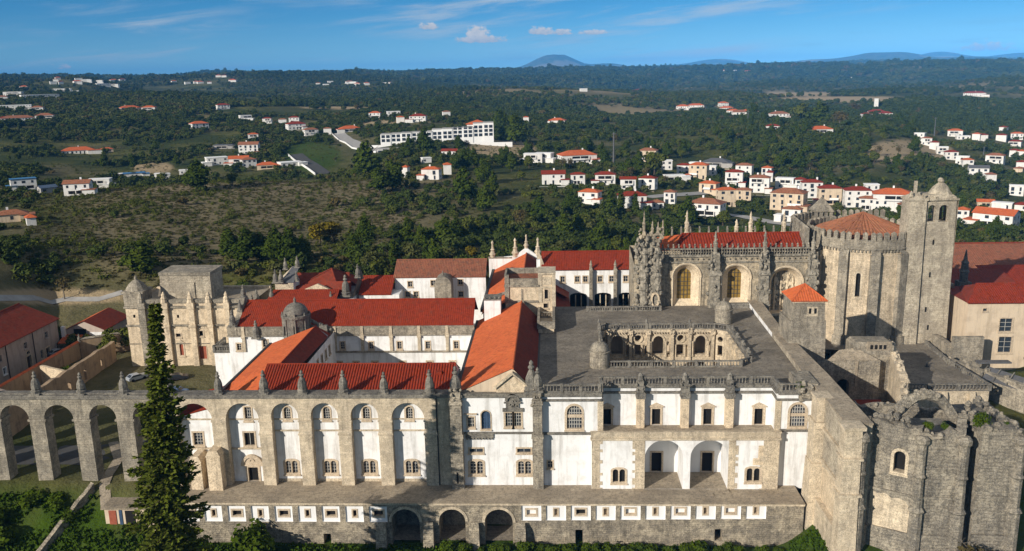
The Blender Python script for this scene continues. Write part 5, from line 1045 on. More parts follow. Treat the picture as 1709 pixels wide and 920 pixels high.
def build_rb():
    r = MB(); r.mat('tile_old'); tiles(r, [(86, 96, 11), (150, 96, 11), (150, 112, 17.3), (86, 112, 17.3)], .6, .05); r.mat('tile_dark'); r.poly([(86, 112, 17.3), (150, 112, 17.3), (150, 128, 11), (86, 128, 11)]); ridge(r, (86, 112, 17.4), (150, 112, 17.4), .25)
    r.mat('tile_dark'); tiles(r, [(90, 66, 14.5), (112, 66, 14.5), (112, 80, 17.5), (94, 80, 17.5)], .6, .05); r.poly([(94, 80, 17.5), (112, 80, 17.5), (114, 94, 14), (88, 94, 14)]); r.poly([(90, 66, 14.5), (94, 80, 17.5), (88, 94, 14)]); r.mat('tile_red'); tiles(r, [(108, 72, 14.2), (150, 72, 14.2), (150, 84, 17.4), (108, 84, 17.4)], .6, .05); r.build('roof', None, RB)
    m = MB(); m.box(87, 150, 97, 127, 2, 11.0); m.box(108.2, 150, 72.5, 90, 2, 14.2); m.box(91, 108, 67, 92, 2, 14.3); m.build('wall', 'plaster_white', RB)
    d = MB(); 
    for x in (113.5, 119): wall(d, Fr(0, 72.5), segm(x, x + 3.6, 9.5, 12.6, .8), (), .02)
    d.build('opening', 'dark', RB)
    t = MB(); t.lathe([(.9, 10), (.9, 20.6), (1.15, 20.8), (.9, 21.2), (.75, 22.6), (.9, 22.8), (.5, 23.4), (.3, 24.6), (.1, 25.8)], 95.5, 63, 0, 8); t.box(94.2, 96.8, 61.7, 64.3, 6, 18.5); t.build('stone_spire', 'stone_grey', RB)
build_rb()
WC = thing('garden_walls', 'low stone walls and a sloping lean-to roof on the path right of the paved terrace', 'wall', (88, 34, 5))
def build_wc():
    m = MB(); m.xprism([(41.6, 2), (42.4, 2), (42.4, 12.0), (41.6, 12.0)], 84.4, 90.6); m.box(83.4, 84.6, 42.4, 49, 4, 10.4); 
    for p, q, z in (((82.2, 40), (92, 18), 8.0), ((86, 33), (100, 14), 6.5), ((92, 24), (104, 8), 5.0)):
        L = hypot(q[0] - p[0], q[1] - p[1]); fr = Fr(p[0], p[1], atan2(q[1] - p[1], q[0] - p[0])); fbox(m, fr, 0, L, -4, z, -.7, 0); fbox(m, fr, -.1, L + .1, z, z + .25, -.85, .15)
        for u in np.arange(1, L, 4.2): fbox(m, fr, u, u + .6, z, z + .8, -.75, .05)
    m.build('wall', 'stone_tower', WC)
    r = MB(); r.poly([(85, 30, 7.3), (91, 22, 6.8), (93.5, 24.5, 8.2), (87.5, 32.5, 8.8)]); r.box(86.5, 93, 35, 36.5, 8.5, 8.8); r.build('lean_to_roof', 'lead', WC)
    c = MB(); 
    for k in range(5): c.tube((84.6 + k * 1.5, 30.2 - k * 2.0, 7.45), (87.2 + k * 1.5, 32.6 - k * 2.0, 8.95), .12)
    c.build('rafter', 'stone_grey', WC)
build_wc()

# ------------------------------------------------------------------ buildings on the left
WB = thing('ruined_west_block', 'tall sunlit beige block with blind arches, pilasters and patched brick doorways', 'ruin', (-83, 56, 3))
def build_wb():
    f = Fr(0, 53); H = []
    window(WB, f, -83.1, -82.0, 9.6, 10.4, 'rect', .22, 1, 1, H, glass='dark'); window(WB, f, -77.7, -76.8, 9.8, 11.0, 'rect', .25, 1, 1, H, glass='dark')
    window(WB, f, -82.6, -81.7, 5.2, 8.0, 'arch', .3, 0, 0, H, glass='brick_red', deep=.3); window(WB, f, -78.5, -76.4, 4.3, 7.4, 'rect', .15, 0, 0, H, glass='brick_red', deep=.3, sill=0)
    for x, z in ((-92.5, 14.2), (-87.2, 15), (-82.4, 14.1), (-79, 15.2)): H.append(rect(x, x + .5, z, z + .7))
    m = MB(); wall(m, f, rect(-94.1, -66, 2, 16.6), H); m.poly([(-94.1, 70, 2), (-94.1, 53, 2), (-94.1, 53, 19.8), (-94.1, 70, 17)]); wall(m, f, rect(-94.1, -70, 16.8, 17.6), ()); m.box(-94.1, -66, 69, 70, 2, 17.4); m.build('wall', 'stone_cream', WB)
    s = MB(); fbox(s, f, -94.3, -66, 12.2, 12.6, 0, .35); fbox(s, f, -94.3, -66, 16.5, 16.9, 0, .45); fbox(s, f, -90, -66, 17.5, 18.4, -.9, .2); fbox(s, f, -94.2, -66, 7.9, 8.1, 0, .15); rough(s.build('cornice', 'stone_tower', WB), .07)
    for a, b in ((-90.9, -89.3), (-85.5, -84.1), (-79.4, -78.1), (-75.1, -74.1), (-71, -70)):
        p = MB(); fbox(p, f, a, b, 2, 17.0, 0, .75); fbox(p, f, a - .15, b + .15, 12.1, 12.7, 0, 1.0); fbox(p, f, a - .15, b + .15, 16.4, 17.8, -.3, 1.0); c = (a + b) / 2; p.lathe([(.75, 17.8), (.6, 18.5), (.7, 18.8), (.4, 19.3), (.45, 19.6), (.1, 20.3)], c, 52.6, 0, 7); p.build('pilaster', 'stone_cream' if a > -90 else 'stone_tower', WB)
    a = MB()
    for x0, x1 in ((-89.0, -85.8), (-84.0, -79.6), (-78.0, -75.3)): band(a, f, arc(x0, x1, 11.0, 10, -.3), arc(x0 + .3, x1 - .3, 11.0, 10, -.3), 0, .12)
    wall(a, f, [(-83.2, 8.2), (-81.2, 8.2), (-82.2, 9.0)], (), .2, 0); a.build('blind_arch', 'stone_beige', WB)
    t = MB(); t.box(-94.2, -89.8, 52.9, 57.5, 16.6, 20.0); t.frust(-94.5, -89.5, 52.6, 57.8, 19.9, 20.3, 0, 0); t.sm = False; t.lathe([(2.4, 20.3), (2.2, 20.9), (1.6, 21.7), (.9, 22.3), (.3, 22.6), (.35, 22.9), (.05, 23.6)], -92, 55.2, 0, 12); t.build('corner_turret', 'stone_tower', WB)
    b = MB(); b.box(-88.0, -76.2, 58.5, 66, 12, 23.2); b.mat('stone_bell'); b.box(-88.02, -80, 58.3, 58.5, 12, 21.0); rough(b.build('attic_block', None, WB), .1); c = MB(); c.box(-88.2, -76.0, 58.3, 66.2, 22.6, 23.4); rough(c.build('attic_coping', 'stone_tower', WB), .1)
    r = MB(); r.poly([(-94, 57, 16.9), (-66, 57, 16.9), (-66, 69, 16.9), (-94, 69, 16.9)]); r.poly([(-94.0, 53.0, 16.92), (-66, 53, 16.92), (-66, 58, 16.92), (-94, 58, 16.92)]); r.build('flat_roof', 'pavement', WB)
    q = MB(); band(q, f, arc(-75.4, -71.6, 5.4, 12), arc(-75.0, -72.0, 5.4, 12), 0, .5); q.build('broken_arch', 'stone_tower', WB)
build_wb()

FB = thing('farm_building', 'long pinkish two-storey building with plain dark red roof beyond the ruined walls', 'building', (-122, 44, 2))
def build_fb():
    x = -117.6; f = Fr(x, 18, pi / 2); H = []                   # wall faces east; u runs north
    for u in (24.0, 33.3, 41.6): window(FB, f, u - .6, u + .6, 7.6, 9.0, 'rect', .14, 2, 2, H, surround='plaster_pink')
    window(FB, f, 24.4, 25.5, 4.4, 5.9, 'rect', .16, 2, 2, H, surround='plaster_white'); window(FB, f, 33.2, 34.5, 6.1, 6.8, 'arch', .15, 0, 0, H, surround='stone_beige'); doorway(FB, f, 33.0, 34.7, 2.2, 5.6, H, ped=False, leaf='trunk')
    doorway(FB, f, 40.6, 42.0, 2.2, 5.2, H, ped=False); window(FB, f, 38.3, 39.4, 3.3, 5.4, 'rect', .12, 2, 2, H, glass='glass_blue'); window(FB, f, 45.0, 46.0, 3.3, 5.2, 'rect', .12, 2, 2, H)
    m = MB(); wall(m, f, rect(0, 45.6 + .9, 0, 10.9), H); m.poly([(x, 64.5, 0), (-135.5, 64.5, 0), (-135.5, 64.5, 10.9), (-126.5, 64.5, 14.4), (x, 64.5, 10.9)]); m.poly([(-135.5, 18, 0), (x, 18, 0), (x, 18, 10.9), (-126.5, 18, 14.4), (-135.5, 18, 10.9)]); m.build('wall', 'plaster_pink', FB)
    r = MB(); tiles(r, [(-117.0, 17.6, 10.8), (-126.5, 17.6, 14.6), (-126.5, 64.9, 14.6), (-117.0, 64.9, 10.8)], .42, .04); r.poly([(-126.5, 17.6, 14.6), (-136, 17.6, 10.8), (-136, 64.9, 10.8), (-126.5, 64.9, 14.6)]); ridge(r, (-126.5, 17.6, 14.65), (-126.5, 64.9, 14.65)); r.build('roof', 'tile_dark', FB)
    g = MB(); 
    for u in (26.3, 36.3): g.tube(f(u, 2, .12), f(u, 10.8, .12), .09)
    g.build('drainpipe', 'iron', FB)
build_fb()
def wall_thing(name, label, pts, z0, z1, th, mat, cap=None, slots=()):
    t = thing(name, label, 'wall', (pts[0][0], pts[0][1], z0)); m = MB(); c = MB()
    for i, (p, q) in enumerate(zip(pts, pts[1:])):
        L = hypot(q[0] - p[0], q[1] - p[1]); fr = Fr(p[0], p[1], atan2(q[1] - p[1], q[0] - p[0])); hs = [h for k, h in slots if k == i]; za = z1[i] if isinstance(z1, (list, tuple)) else z1; zb = z1[i + 1] if isinstance(z1, (list, tuple)) else z1
        n = max(2, int(L / 1.5)); wall(m, fr, [(0, z0), (L, z0)] + [(L * k / n, za + (zb - za) * k / n + (0 if cap else random.uniform(-.2, .2))) for k in range(n, -1, -1)], hs, 0, -th)
        if cap:
            P = [fr(0, za + .02, .15), fr(L, zb + .02, .15), fr(L, zb + .02, -th - .15), fr(0, za + .02, -th - .15), fr(0, za + .35, -th / 2), fr(L, zb + .35, -th / 2)]; c.add(P, [(0, 1, 5, 4), (2, 3, 4, 5), (0, 4, 3), (1, 2, 5)])
    m.build('masonry', mat, t)
    if cap: c.build('coping', cap, t)
    return t
wall_thing('tile_capped_wall', 'long ruined wall with a red tile coping beside the pink farm building', [(-109.2, 14), (-109.4, 58.8)], 0, 6.7, .8, 'plaster_ruin', 'tile_orange')
pinnacle(-109.5, 59.2, 6.6, .5, bpy.data.objects['tile_capped_wall'])
wall_thing('ruined_yard_wall', 'tall roofless brown wall with narrow slots in the shaded yard behind the aqueduct', [(-100.0, 14), (-99.8, 57)], 0, [6.8, 7.4], .9, 'plaster_ruin', None, [(0, rect(29, 30, 2.8, 5.2)), (0, rect(22.5, 23.6, 2.6, 4.6)), (0, rect(36, 36.8, 3.6, 5.2)), (0, rect(11, 12.4, 3, 4.6)), (0, rect(14, 15.2, 3, 4.2))])
wall_thing('sunny_cross_wall', 'short yellowish cross wall between the two ruined yard walls', [(-108.4, 41.2), (-100.4, 37.6)], 0, [7.0, 6.6], .6, 'stone_cream', None)
wall_thing('front_cross_wall', 'pale ruined gable wall at the near end of the tile-capped wall', [(-109.2, 27), (-100.2, 27)], 0, [6.9, 4.6], .6, 'plaster_pink', None)
wall_thing('rear_yard_wall', 'plain rendered yard wall leading to the beige ruined block', [(-109.4, 59.0), (-94.1, 68.5)], 1, 7.2, .8, 'plaster_ruin', 'stone_tower')
SH = thing('cottage', 'small cottage with red gabled roofs, white chimney and grey side wall behind the yard', 'house', (-112, 70, 2))
def build_sh():
    m = MB(); m.yprism([(-116.5, 2), (-107, 2), (-107, 7.6), (-111.8, 9.6), (-116.5, 7.6)], 66, 78); m.mat('plaster_pink'); m.cur = 0; m.build('wall', None, SH)
    r = MB(); r.mat('tile_orange'); tiles(r, [(-117.0, 65.6, 7.5), (-111.8, 65.6, 9.8), (-111.8, 78.4, 9.8), (-117.0, 78.4, 7.5)], .5, .05); r.mat('tile_dark'); tiles(r, [(-111.8, 65.6, 9.8), (-106.5, 65.6, 7.5), (-106.5, 78.4, 7.5), (-111.8, 78.4, 9.8)], .5, .05); r.mat('tile_orange'); tiles(r, [(-117, 62.5, 5.2), (-110, 62.5, 5.2), (-110, 66, 6.4), (-117, 66, 6.4)], .5, .05); r.build('roof', None, SH)  # dark tile paints the shade of the slope facing away from the sun
    c = MB(); c.box(-117.2, -116.4, 65, 65.8, 5, 8.6); c.build('chimney', 'plaster_white', SH); w_ = MB(); w_.box(-110.6, -107.4, 65.7, 65.98, 5.6, 7.0); w_.build('balcony', 'plaster_white', SH)
    d = MB(); d.box(-114.5, -111.5, 65.85, 65.99, 6.4, 7.8); d.build('opening', 'dark', SH)
build_sh()


# ------------------------------------------------------------------ terrain: one sheet out to the horizon
TD = np.array([150, 223, 245, 275, 330, 390, 440, 470, 520, 590, 660, 740, 850, 1000, 1300, 1800, 2600, 4000, 6500, 10000, 16000, 26000, 40000.])
TT = {0: [560, 500, 470, 440, 400, 365, 345, 335, 322, 305, 292, 278, 255, 228, 196, 166, 141, 131, 132, 135, 137, 139, 141],
      200: [560, 500, 470, 440, 400, 352, 325, 313, 318, 316, 296, 278, 256, 228, 190, 166, 148, 136, 131, 131, 134, 136, 137],
      350: [560, 500, 470, 440, 400, 350, 318, 302, 312, 310, 288, 264, 243, 215, 184, 162, 146, 134, 127, 126, 130, 133, 134],
      550: [570, 490, 465, 435, 395, 350, 318, 303, 304, 296, 266, 240, 224, 206, 182, 160, 145, 133, 122, 122, 126, 129, 130],
      720: [570, 490, 465, 430, 388, 345, 315, 300, 281, 262, 243, 224, 204, 190, 172, 156, 144, 132, 122, 118, 122, 125, 126],
      900: [570, 490, 465, 430, 388, 345, 318, 303, 285, 265, 250, 236, 215, 197, 176, 158, 144, 131, 121, 116, 115, 118, 121],
      1050: [570, 500, 470, 438, 392, 348, 322, 308, 290, 268, 252, 238, 220, 205, 182, 160, 143, 129, 119, 113, 111, 115, 118],
      1250: [570, 510, 480, 445, 408, 370, 344, 330, 304, 272, 250, 232, 212, 196, 184, 163, 143, 127, 116, 110, 107, 110, 113],
      1450: [570, 520, 490, 450, 412, 374, 348, 334, 305, 272, 248, 228, 212, 200, 184, 160, 140, 124, 112, 105, 102, 105, 109],
      1600: [570, 520, 490, 450, 415, 385, 362, 350, 328, 300, 278, 258, 236, 215, 188, 162, 140, 122, 110, 103, 100, 102, 106],
      1709: [570, 520, 490, 455, 420, 392, 372, 362, 345, 320, 298, 276, 252, 228, 195, 164, 140, 121, 108, 97, 98, 100, 104]}
CR = np.array(CROT)
def ray(x, y):
    d = CR @ np.array([(x - 854.5) / FPX, (460 - y) / FPX, -1.0]); return d
TA = []; TZ = []
for px in sorted(TT):
    row = []
    for D, y in zip(TD, TT[px]):
        d = ray(px, y); row.append(CAM.z + d[2] / hypot(d[0], d[1]) * D)
    d = ray(px, 300); TA.append(atan2(d[0], d[1])); TZ.append(row)
TA = np.array(TA); TZ = np.array(TZ); LTD = np.log(TD)
LIMY = {0: 133, 200: 131, 350: 127, 550: 126, 720: 124, 900: 119, 1050: 117, 1250: 114, 1450: 111, 1600: 109, 1709: 108}
LIMZ = np.array([ray(k, LIMY[k])[2] / hypot(*ray(k, LIMY[k])[:2]) for k in sorted(LIMY)])
_g = np.random.default_rng(3).random((256, 256))
def vnoise(x, y):
    xi = np.floor(x).astype(int); yi = np.floor(y).astype(int); fx = x - xi; fy = y - yi; fx = fx * fx * (3 - 2 * fx); fy = fy * fy * (3 - 2 * fy)
    a = _g[xi & 255, yi & 255]; b = _g[(xi + 1) & 255, yi & 255]; c = _g[xi & 255, (yi + 1) & 255]; d = _g[(xi + 1) & 255, (yi + 1) & 255]
    return (a * (1 - fx) + b * fx) * (1 - fy) + (c * (1 - fx) + d * fx) * fy
def fbm(x, y, s, o=5, k=.5):
    t = 0; a = 1.0; n = 0
    for i in range(o): t = t + a * (vnoise(x / s + 13.7 * i, y / s + 5.1 * i) - .5); n += a; a *= k; s *= .5
    return t / n * 2
def sstep(v, a, b): t = np.clip((v - a) / (b - a), 0, 1); return t * t * (3 - 2 * t)
NEARX = np.array([-400, -112, -95, -78, -62, -58, 36, 40, 46, 60, 75, 400.])
def height(X, Y):
    X = np.asarray(X, float); Y = np.asarray(Y, float); dx = X - CAM.x; dy = Y - CAM.y
    D = np.hypot(dx, dy); A = np.arctan2(dx, dy)
    a = np.clip(A, TA[0], TA[-1]); l = np.clip(np.log(np.maximum(D, 1)), LTD[0], LTD[-1])
    ia = np.clip(np.searchsorted(TA, a) - 1, 0, len(TA) - 2); fa = (a - TA[ia]) / (TA[ia + 1] - TA[ia]); fa = fa * fa * (3 - 2 * fa)
    il = np.clip(np.searchsorted(LTD, l) - 1, 0, len(LTD) - 2); fl = (l - LTD[il]) / (LTD[il + 1] - LTD[il])
    z = (TZ[ia, il] * (1 - fl) + TZ[ia, il + 1] * fl) * (1 - fa) + (TZ[ia + 1, il] * (1 - fl) + TZ[ia + 1, il + 1] * fl) * fa
    # rolling relief that grows with distance, and the far ranges
    z = z + fbm(X, Y, 160, 4) * np.clip((D - 260) / 900, 0, 1) * 4.0 + fbm(X + 900, Y, 1400, 5) * np.clip((D - 1300) / 2500, 0, 1) * 62 + fbm(X - 700, Y + 90, 560, 3) * np.clip((D - 850) / 900, 0, 1) * 34 * np.clip(1.3 - D / 30000, .3, 1)
    lim = np.interp(A, TA, LIMZ); z = np.where(D > 1500, np.minimum(z, CAM.z + lim * D - .0 + 3 * fbm(X, Y, 300, 3)), z)
    rid = 1 - np.abs(fbm(X, Y + 3000, 5200, 5, .55)) * 2.2
    z = z + np.clip((D - 9000) / 9000, 0, 1) * (rid - .55) * 110 * (.45 + .55 * sstep(A, -.15, .35))
    for px, y, Dm, wa, k in ((925, 92, 14500, .034, 1.0), (1010, 106, 15500, .03, 1), (1200, 97, 17500, .05, 1), (1480, 88, 13200, .055, 1), (1640, 91, 12200, .05, .9), (1570, 85, 18500, .04, 1), (1700, 88, 17500, .04, 1), (1360, 96, 15000, .05, .9), (1300, 107, 9500, .06, .9), (1450, 103, 8200, .05, .9), (1600, 101, 9800, .06, .9), (1680, 99, 11500, .05, .9), (1100, 112, 9000, .07, .9), (1540, 96, 12500, .05, .9), (120, 122, 2300, .06, .8), (260, 158, 1750, .10, 1), (520, 152, 2100, .09, 1), (740, 158, 1700, .08, 1), (980, 152, 2050, .09, 1), (1180, 156, 1900, .07, 1), (1330, 142, 2700, .08, 1), (1520, 150, 2000, .09, 1), (1640, 138, 2700, .07, 1), (640, 138, 3300, .10, 1), (880, 134, 3500, .10, 1), (1120, 128, 4200, .10, 1), (1430, 122, 4600, .10, 1), (420, 136, 3200, .08, 1), (360, 120, 6500, .05, .8), (600, 119, 8000, .06, .6)):
        d = ray(px, y); zt = CAM.z + d[2] / hypot(d[0], d[1]) * Dm; am = atan2(d[0], d[1])
        g = np.exp(-((A - am) / wa) ** 2 * (1.0)) * np.exp(-((D - Dm) / (Dm * (.12 if Dm > 6000 else .085))) ** 2)
        z = z + np.maximum(zt - z, 0) * np.clip(g * k * (1 + .25 * fbm(X, Y, 1800, 4)), 0, 1)
    # by hand round the monument
    south = np.where(X < -62, .5 + np.minimum(Y, 0) * .75, -7.4); south = np.maximum(south, -9.5)
    t = sstep(X, -66, -58); south = (np.maximum(.6 + np.minimum(Y + 1, 0) * .85, -12)) * (1 - t) + (-7.4 + np.clip((Y + 6) * .02, -6, 0)) * t
    e = sstep(X, 37, 46); south = south * (1 - e) + (-2.6 + np.clip((Y + 16) * .25, -8, .6)) * e
    south = south - np.clip(-Y - 24, 0, 200) * .12
    north = np.where(X < -60, .6 + np.clip(Y / 50, 0, 1) * 2.2, 2.0); north = np.where(X > 47, 3.0, north); north = np.where((X > -58) & (X < 47) & (Y < 90), -4.0, north)
    nb = sstep(Y, -3, 2); near = south * (1 - nb) + north * nb
    near = near + fbm(X, Y, 9, 4) * .5
    behind = sstep(Y, 78, 130); right = sstep(X, 95, 130) * sstep(Y, -40, 20); left = sstep(-X, 125, 160) * sstep(Y, -20, 30)
    k = np.maximum(np.maximum(behind, right), left)
    return near * (1 - k) + z * k
def h1(x, y): return float(height(np.array([x]), np.array([y]))[0])
def hit(px, py, dmin=60.0, dmax=30000.0):                 # where a line of sight first meets the terrain
    d = ray(px, py); d = d / hypot(d[0], d[1]); D = np.geomspace(dmin, dmax, 900)
    X = CAM.x + d[0] * D; Y = CAM.y + d[1] * D; Z = CAM.z + d[2] * D; g = height(X, Y); ok = np.nonzero(g >= Z)[0]
    i = ok[0] if len(ok) else len(D) - 1
    if i > 0:
        a = Z[i - 1] - g[i - 1]; b = g[i] - Z[i]; t = a / (a + b) if a + b > 0 else 1; Dh = D[i - 1] + (D[i] - D[i - 1]) * t
    else: Dh = D[0]
    x, y = CAM.x + d[0] * Dh, CAM.y + d[1] * Dh
    return x, y, h1(x, y), Dh
def project(X, Y, Z):
    v = np.stack([X - CAM.x, Y - CAM.y, Z - CAM.z], -1) @ CR
    return 854.5 + FPX * v[..., 0] / -v[..., 2], 460 - FPX * v[..., 1] / -v[..., 2]

def build_terrain():
    na, nr = 900, 380
    Aall = np.concatenate([np.linspace(-.72, .72, na), np.linspace(.72, 2 * pi - .72, 60)[1:-1]]); na = len(Aall)
    R = np.concatenate([np.linspace(40, 330, 190), np.geomspace(332, 22500, nr - 190)]); nr = len(R)
    AA, RR = np.meshgrid(Aall, R); X = CAM.x + np.sin(AA) * RR; Y = CAM.y + np.cos(AA) * RR; Z = height(X, Y)
    V = np.stack([X, Y, Z], -1).reshape(-1, 3); V = np.concatenate([V, [[CAM.x, CAM.y, h1(CAM.x, CAM.y)]]])
    j, i = np.meshgrid(np.arange(nr - 1), np.arange(na), indexing='ij'); i2 = (i + 1) % na
    F = np.stack([j * na + i, (j + 1) * na + i, (j + 1) * na + i2, j * na + i2], -1).reshape(-1, 4)[:, ::-1]
    c = len(V) - 1; k = np.arange(na); T = np.stack([np.full(na, c), k, (k + 1) % na], -1)[:, ::-1]
    me = bpy.data.meshes.new('ground'); nf = len(F) + len(T)
    me.vertices.add(len(V)); me.vertices.foreach_set('co', V.astype(np.float32).ravel())
    loops = np.concatenate([F.ravel(), T.ravel()]); me.loops.add(len(loops)); me.loops.foreach_set('vertex_index', loops.astype(np.int32))
    me.polygons.add(nf); st = np.concatenate([np.arange(len(F)) * 4, len(F) * 4 + np.arange(len(T)) * 3]); me.polygons.foreach_set('loop_start', st.astype(np.int32))
    me.polygons.foreach_set('use_smooth', np.ones(nf, bool)); me.update(calc_edges=True); me.validate()
    # ground cover: 0 green scrub .. 1 dry heath; second channel: pale fields, third: lush grass
    x, y = V[:, 0], V[:, 1]; D = np.hypot(x - CAM.x, y - CAM.y); px, py = project(x, y, V[:, 2])
    heath = sstep(fbm(x, y, 60, 4), -.15, .4) * .45 * (1 - .6 * sstep(D, 700, 1200))
    hill = sstep(D, 255, 290) * (1 - sstep(D, 470, 500)) * sstep(px, 60, 200) * (1 - sstep(px, 640, 900)); heath = np.maximum(heath, hill * (.75 + .25 * fbm(x, y, 22, 3)))
    field = sstep(fbm(x + 500, y, 420, 3), .22, .36) * sstep(D, 900, 1400) * .55
    for (fx, fy, rx, ry) in ((1400, 166, 130, 5), (1330, 158, 90, 3), (1500, 255, 55, 22), (1560, 250, 30, 16), (840, 250, 60, 14), (560, 180, 60, 2), (1340, 350, 50, 10), (255, 280, 35, 10), (640, 205, 40, 6), (90, 495, 130, 14), (1640, 188, 40, 3)):
        q = ((px - fx) / rx) ** 2 + ((py - fy) / ry) ** 2; field = np.maximum(field, (1 - sstep(q, .6, 1.3)) * (np.abs(px - 854) < 1100))
    grass = sstep(-y, 0, 5) * (.6 + .4 * sstep(fbm(x, y, 8, 3), -.2, .2)) * (D < 300)
    q = ((px - 520) / 50) ** 2 + ((py - 260) / 28) ** 2; grass = np.maximum(grass, (1 - sstep(q, .6, 1.3)) * .8 * (D > 200) * (D < 1200))
    q = ((px - 1240) / 90) ** 2 + ((py - 384) / 12) ** 2; grass = np.maximum(grass, (1 - sstep(q, .6, 1.3)) * .8 * (D > 200) * (D < 1200))
    ca = me.color_attributes.new('cover', 'FLOAT_COLOR', 'POINT'); ca.data.foreach_set('color', np.stack([heath, field, grass, np.ones_like(heath)], -1).astype(np.float32).ravel())
    t = NT('ground'); at = t.N.new('ShaderNodeAttribute'); at.attribute_name = 'cover'; sp = t.N.new('ShaderNodeSeparateColor'); t.L.new(at.outputs['Color'], sp.inputs[0])
    P = t.pos(); n1 = t.noise(P, .09, 7, .65); n2 = t.noise(P, .6, 6, .7); n3 = t.noise(P, .012, 8, .7)
    g = t.mix(t.step(n1, .35, .65), (.075, .082, .018), (.15, .135, .042)); g = t.mix(t.step(n3, .38, .54), g, (.042, .054, .015))
    hc = t.mix(t.step(n2, .35, .65), (.245, .19, .118), (.16, .135, .07)); hc = t.mix(t.step(n1, .4, .7), hc, (.29, .225, .145))
    c = t.mix(t.math('MULTIPLY', sp.outputs[0], t.step(n2, .2, .5), True), g, hc)
    c = t.mix(sp.outputs[1], c, t.mix(n1, (.42, .31, .19), (.32, .25, .14)))
    c = t.mix(sp.outputs[2], c, t.mix(t.step(n2, .3, .7), (.05, .09, .008), (.035, .06, .008)))
    # bare asphalt yard and lanes near the aqueduct
    t.bump(t.math('ADD', n2, t.math('MULTIPLY', n1, 3.0)), .7, .8); t.done(c, .95); t.b.inputs['Specular IOR Level'].default_value = .05
    me.materials.append(t.m); o = bpy.data.objects.new('ground', me); COL.objects.link(o); tag(o, kind='structure')
build_terrain()

def drape(name, pts, width, mat, lift=.12, wall_h=0, wall_mat='plaster_white', kind='structure'):   # road laid over the terrain through ground points
    P = []
    for a, b in zip(pts, pts[1:]):
        n = max(2, int(hypot(b[0] - a[0], b[1] - a[1]) / 5)); P += [(a[0] + (b[0] - a[0]) * k / n, a[1] + (b[1] - a[1]) * k / n) for k in range(n)]
    P.append(pts[-1][:2]); vs = []; fs = []
    for i, (x, y) in enumerate(P):
        q = P[min(i + 1, len(P) - 1)]; r = P[max(i - 1, 0)]; dx, dy = q[0] - r[0], q[1] - r[1]; L = hypot(dx, dy) or 1; nx, ny = -dy / L, dx / L
        for s in (.5, .25, 0, -.25, -.5): vs.append((x + nx * width * s, y + ny * width * s, h1(x + nx * width * s, y + ny * width * s) + lift))
        if i: fs += [(5 * i - 5 + k, 5 * i - 4 + k, 5 * i + 1 + k, 5 * i + k) for k in range(4)]
    m = MB(); m.add(vs, fs)
    if kind: tag(m.build(name, mat), kind=kind)
    if wall_h:
        w_ = MB()
        for i in range(len(P) - 1):
            a, b = Vector(vs[5 * i + 4]), Vector(vs[5 * i + 9]); n = (a - Vector(vs[5 * i])).normalized() * .5
            w_.add([a - Vector((0, 0, 2)), b - Vector((0, 0, 2)), b + n - Vector((0, 0, 2)), a + n - Vector((0, 0, 2)), a + Vector((0, 0, wall_h)), b + Vector((0, 0, wall_h)), b + n + Vector((0, 0, wall_h)), a + n + Vector((0, 0, wall_h))], [(0, 1, 5, 4), (1, 2, 6, 5), (2, 3, 7, 6), (3, 0, 4, 7), (4, 5, 6, 7)])
        return w_.build('roadside_wall', wall_mat)
G = lambda px, py, **k: hit(px, py, **k)[:2]
FAR = dict(dmin=215.0)
drape('road', [G(-60, 498, **FAR), G(60, 498, **FAR), G(110, 500, **FAR), G(165, 500, **FAR), G(205, 488, **FAR)], 2.4, 'road_pale', .12)
tag(drape('road', [G(493, 258, **FAR), G(505, 268, **FAR), G(525, 280, **FAR), G(540, 291, **FAR)], 11, 'asphalt', .3, 1.2), 'white roadside wall curving down the slope left of the hotel', 'wall')
tag(drape('road', [G(566, 224, **FAR), G(578, 234, **FAR), G(600, 246, **FAR), G(640, 252, **FAR)], 12, 'road_pale', .3, .9), 'pale wall along the road below the white hotel terrace', 'wall')
drape('lane', [(-71.5, -4), (-73, -1), (-74, 2), (-75, 8), (-79, 14)], 1.7, 'pavement', .1)
drape('yard_road', [(-120, 16), (-100, 9), (-80, 9), (-66, 14)], 7.5, 'asphalt', .05)
drape('village_road', [G(1175, 352, **FAR), G(1240, 362, **FAR), G(1290, 372, **FAR), G(1340, 378, **FAR)], 7, 'road_pale', .25)
drape('village_road', [G(1080, 330, **FAR), G(1180, 322, **FAR), G(1250, 326, **FAR)], 6, 'road_pale', .25)

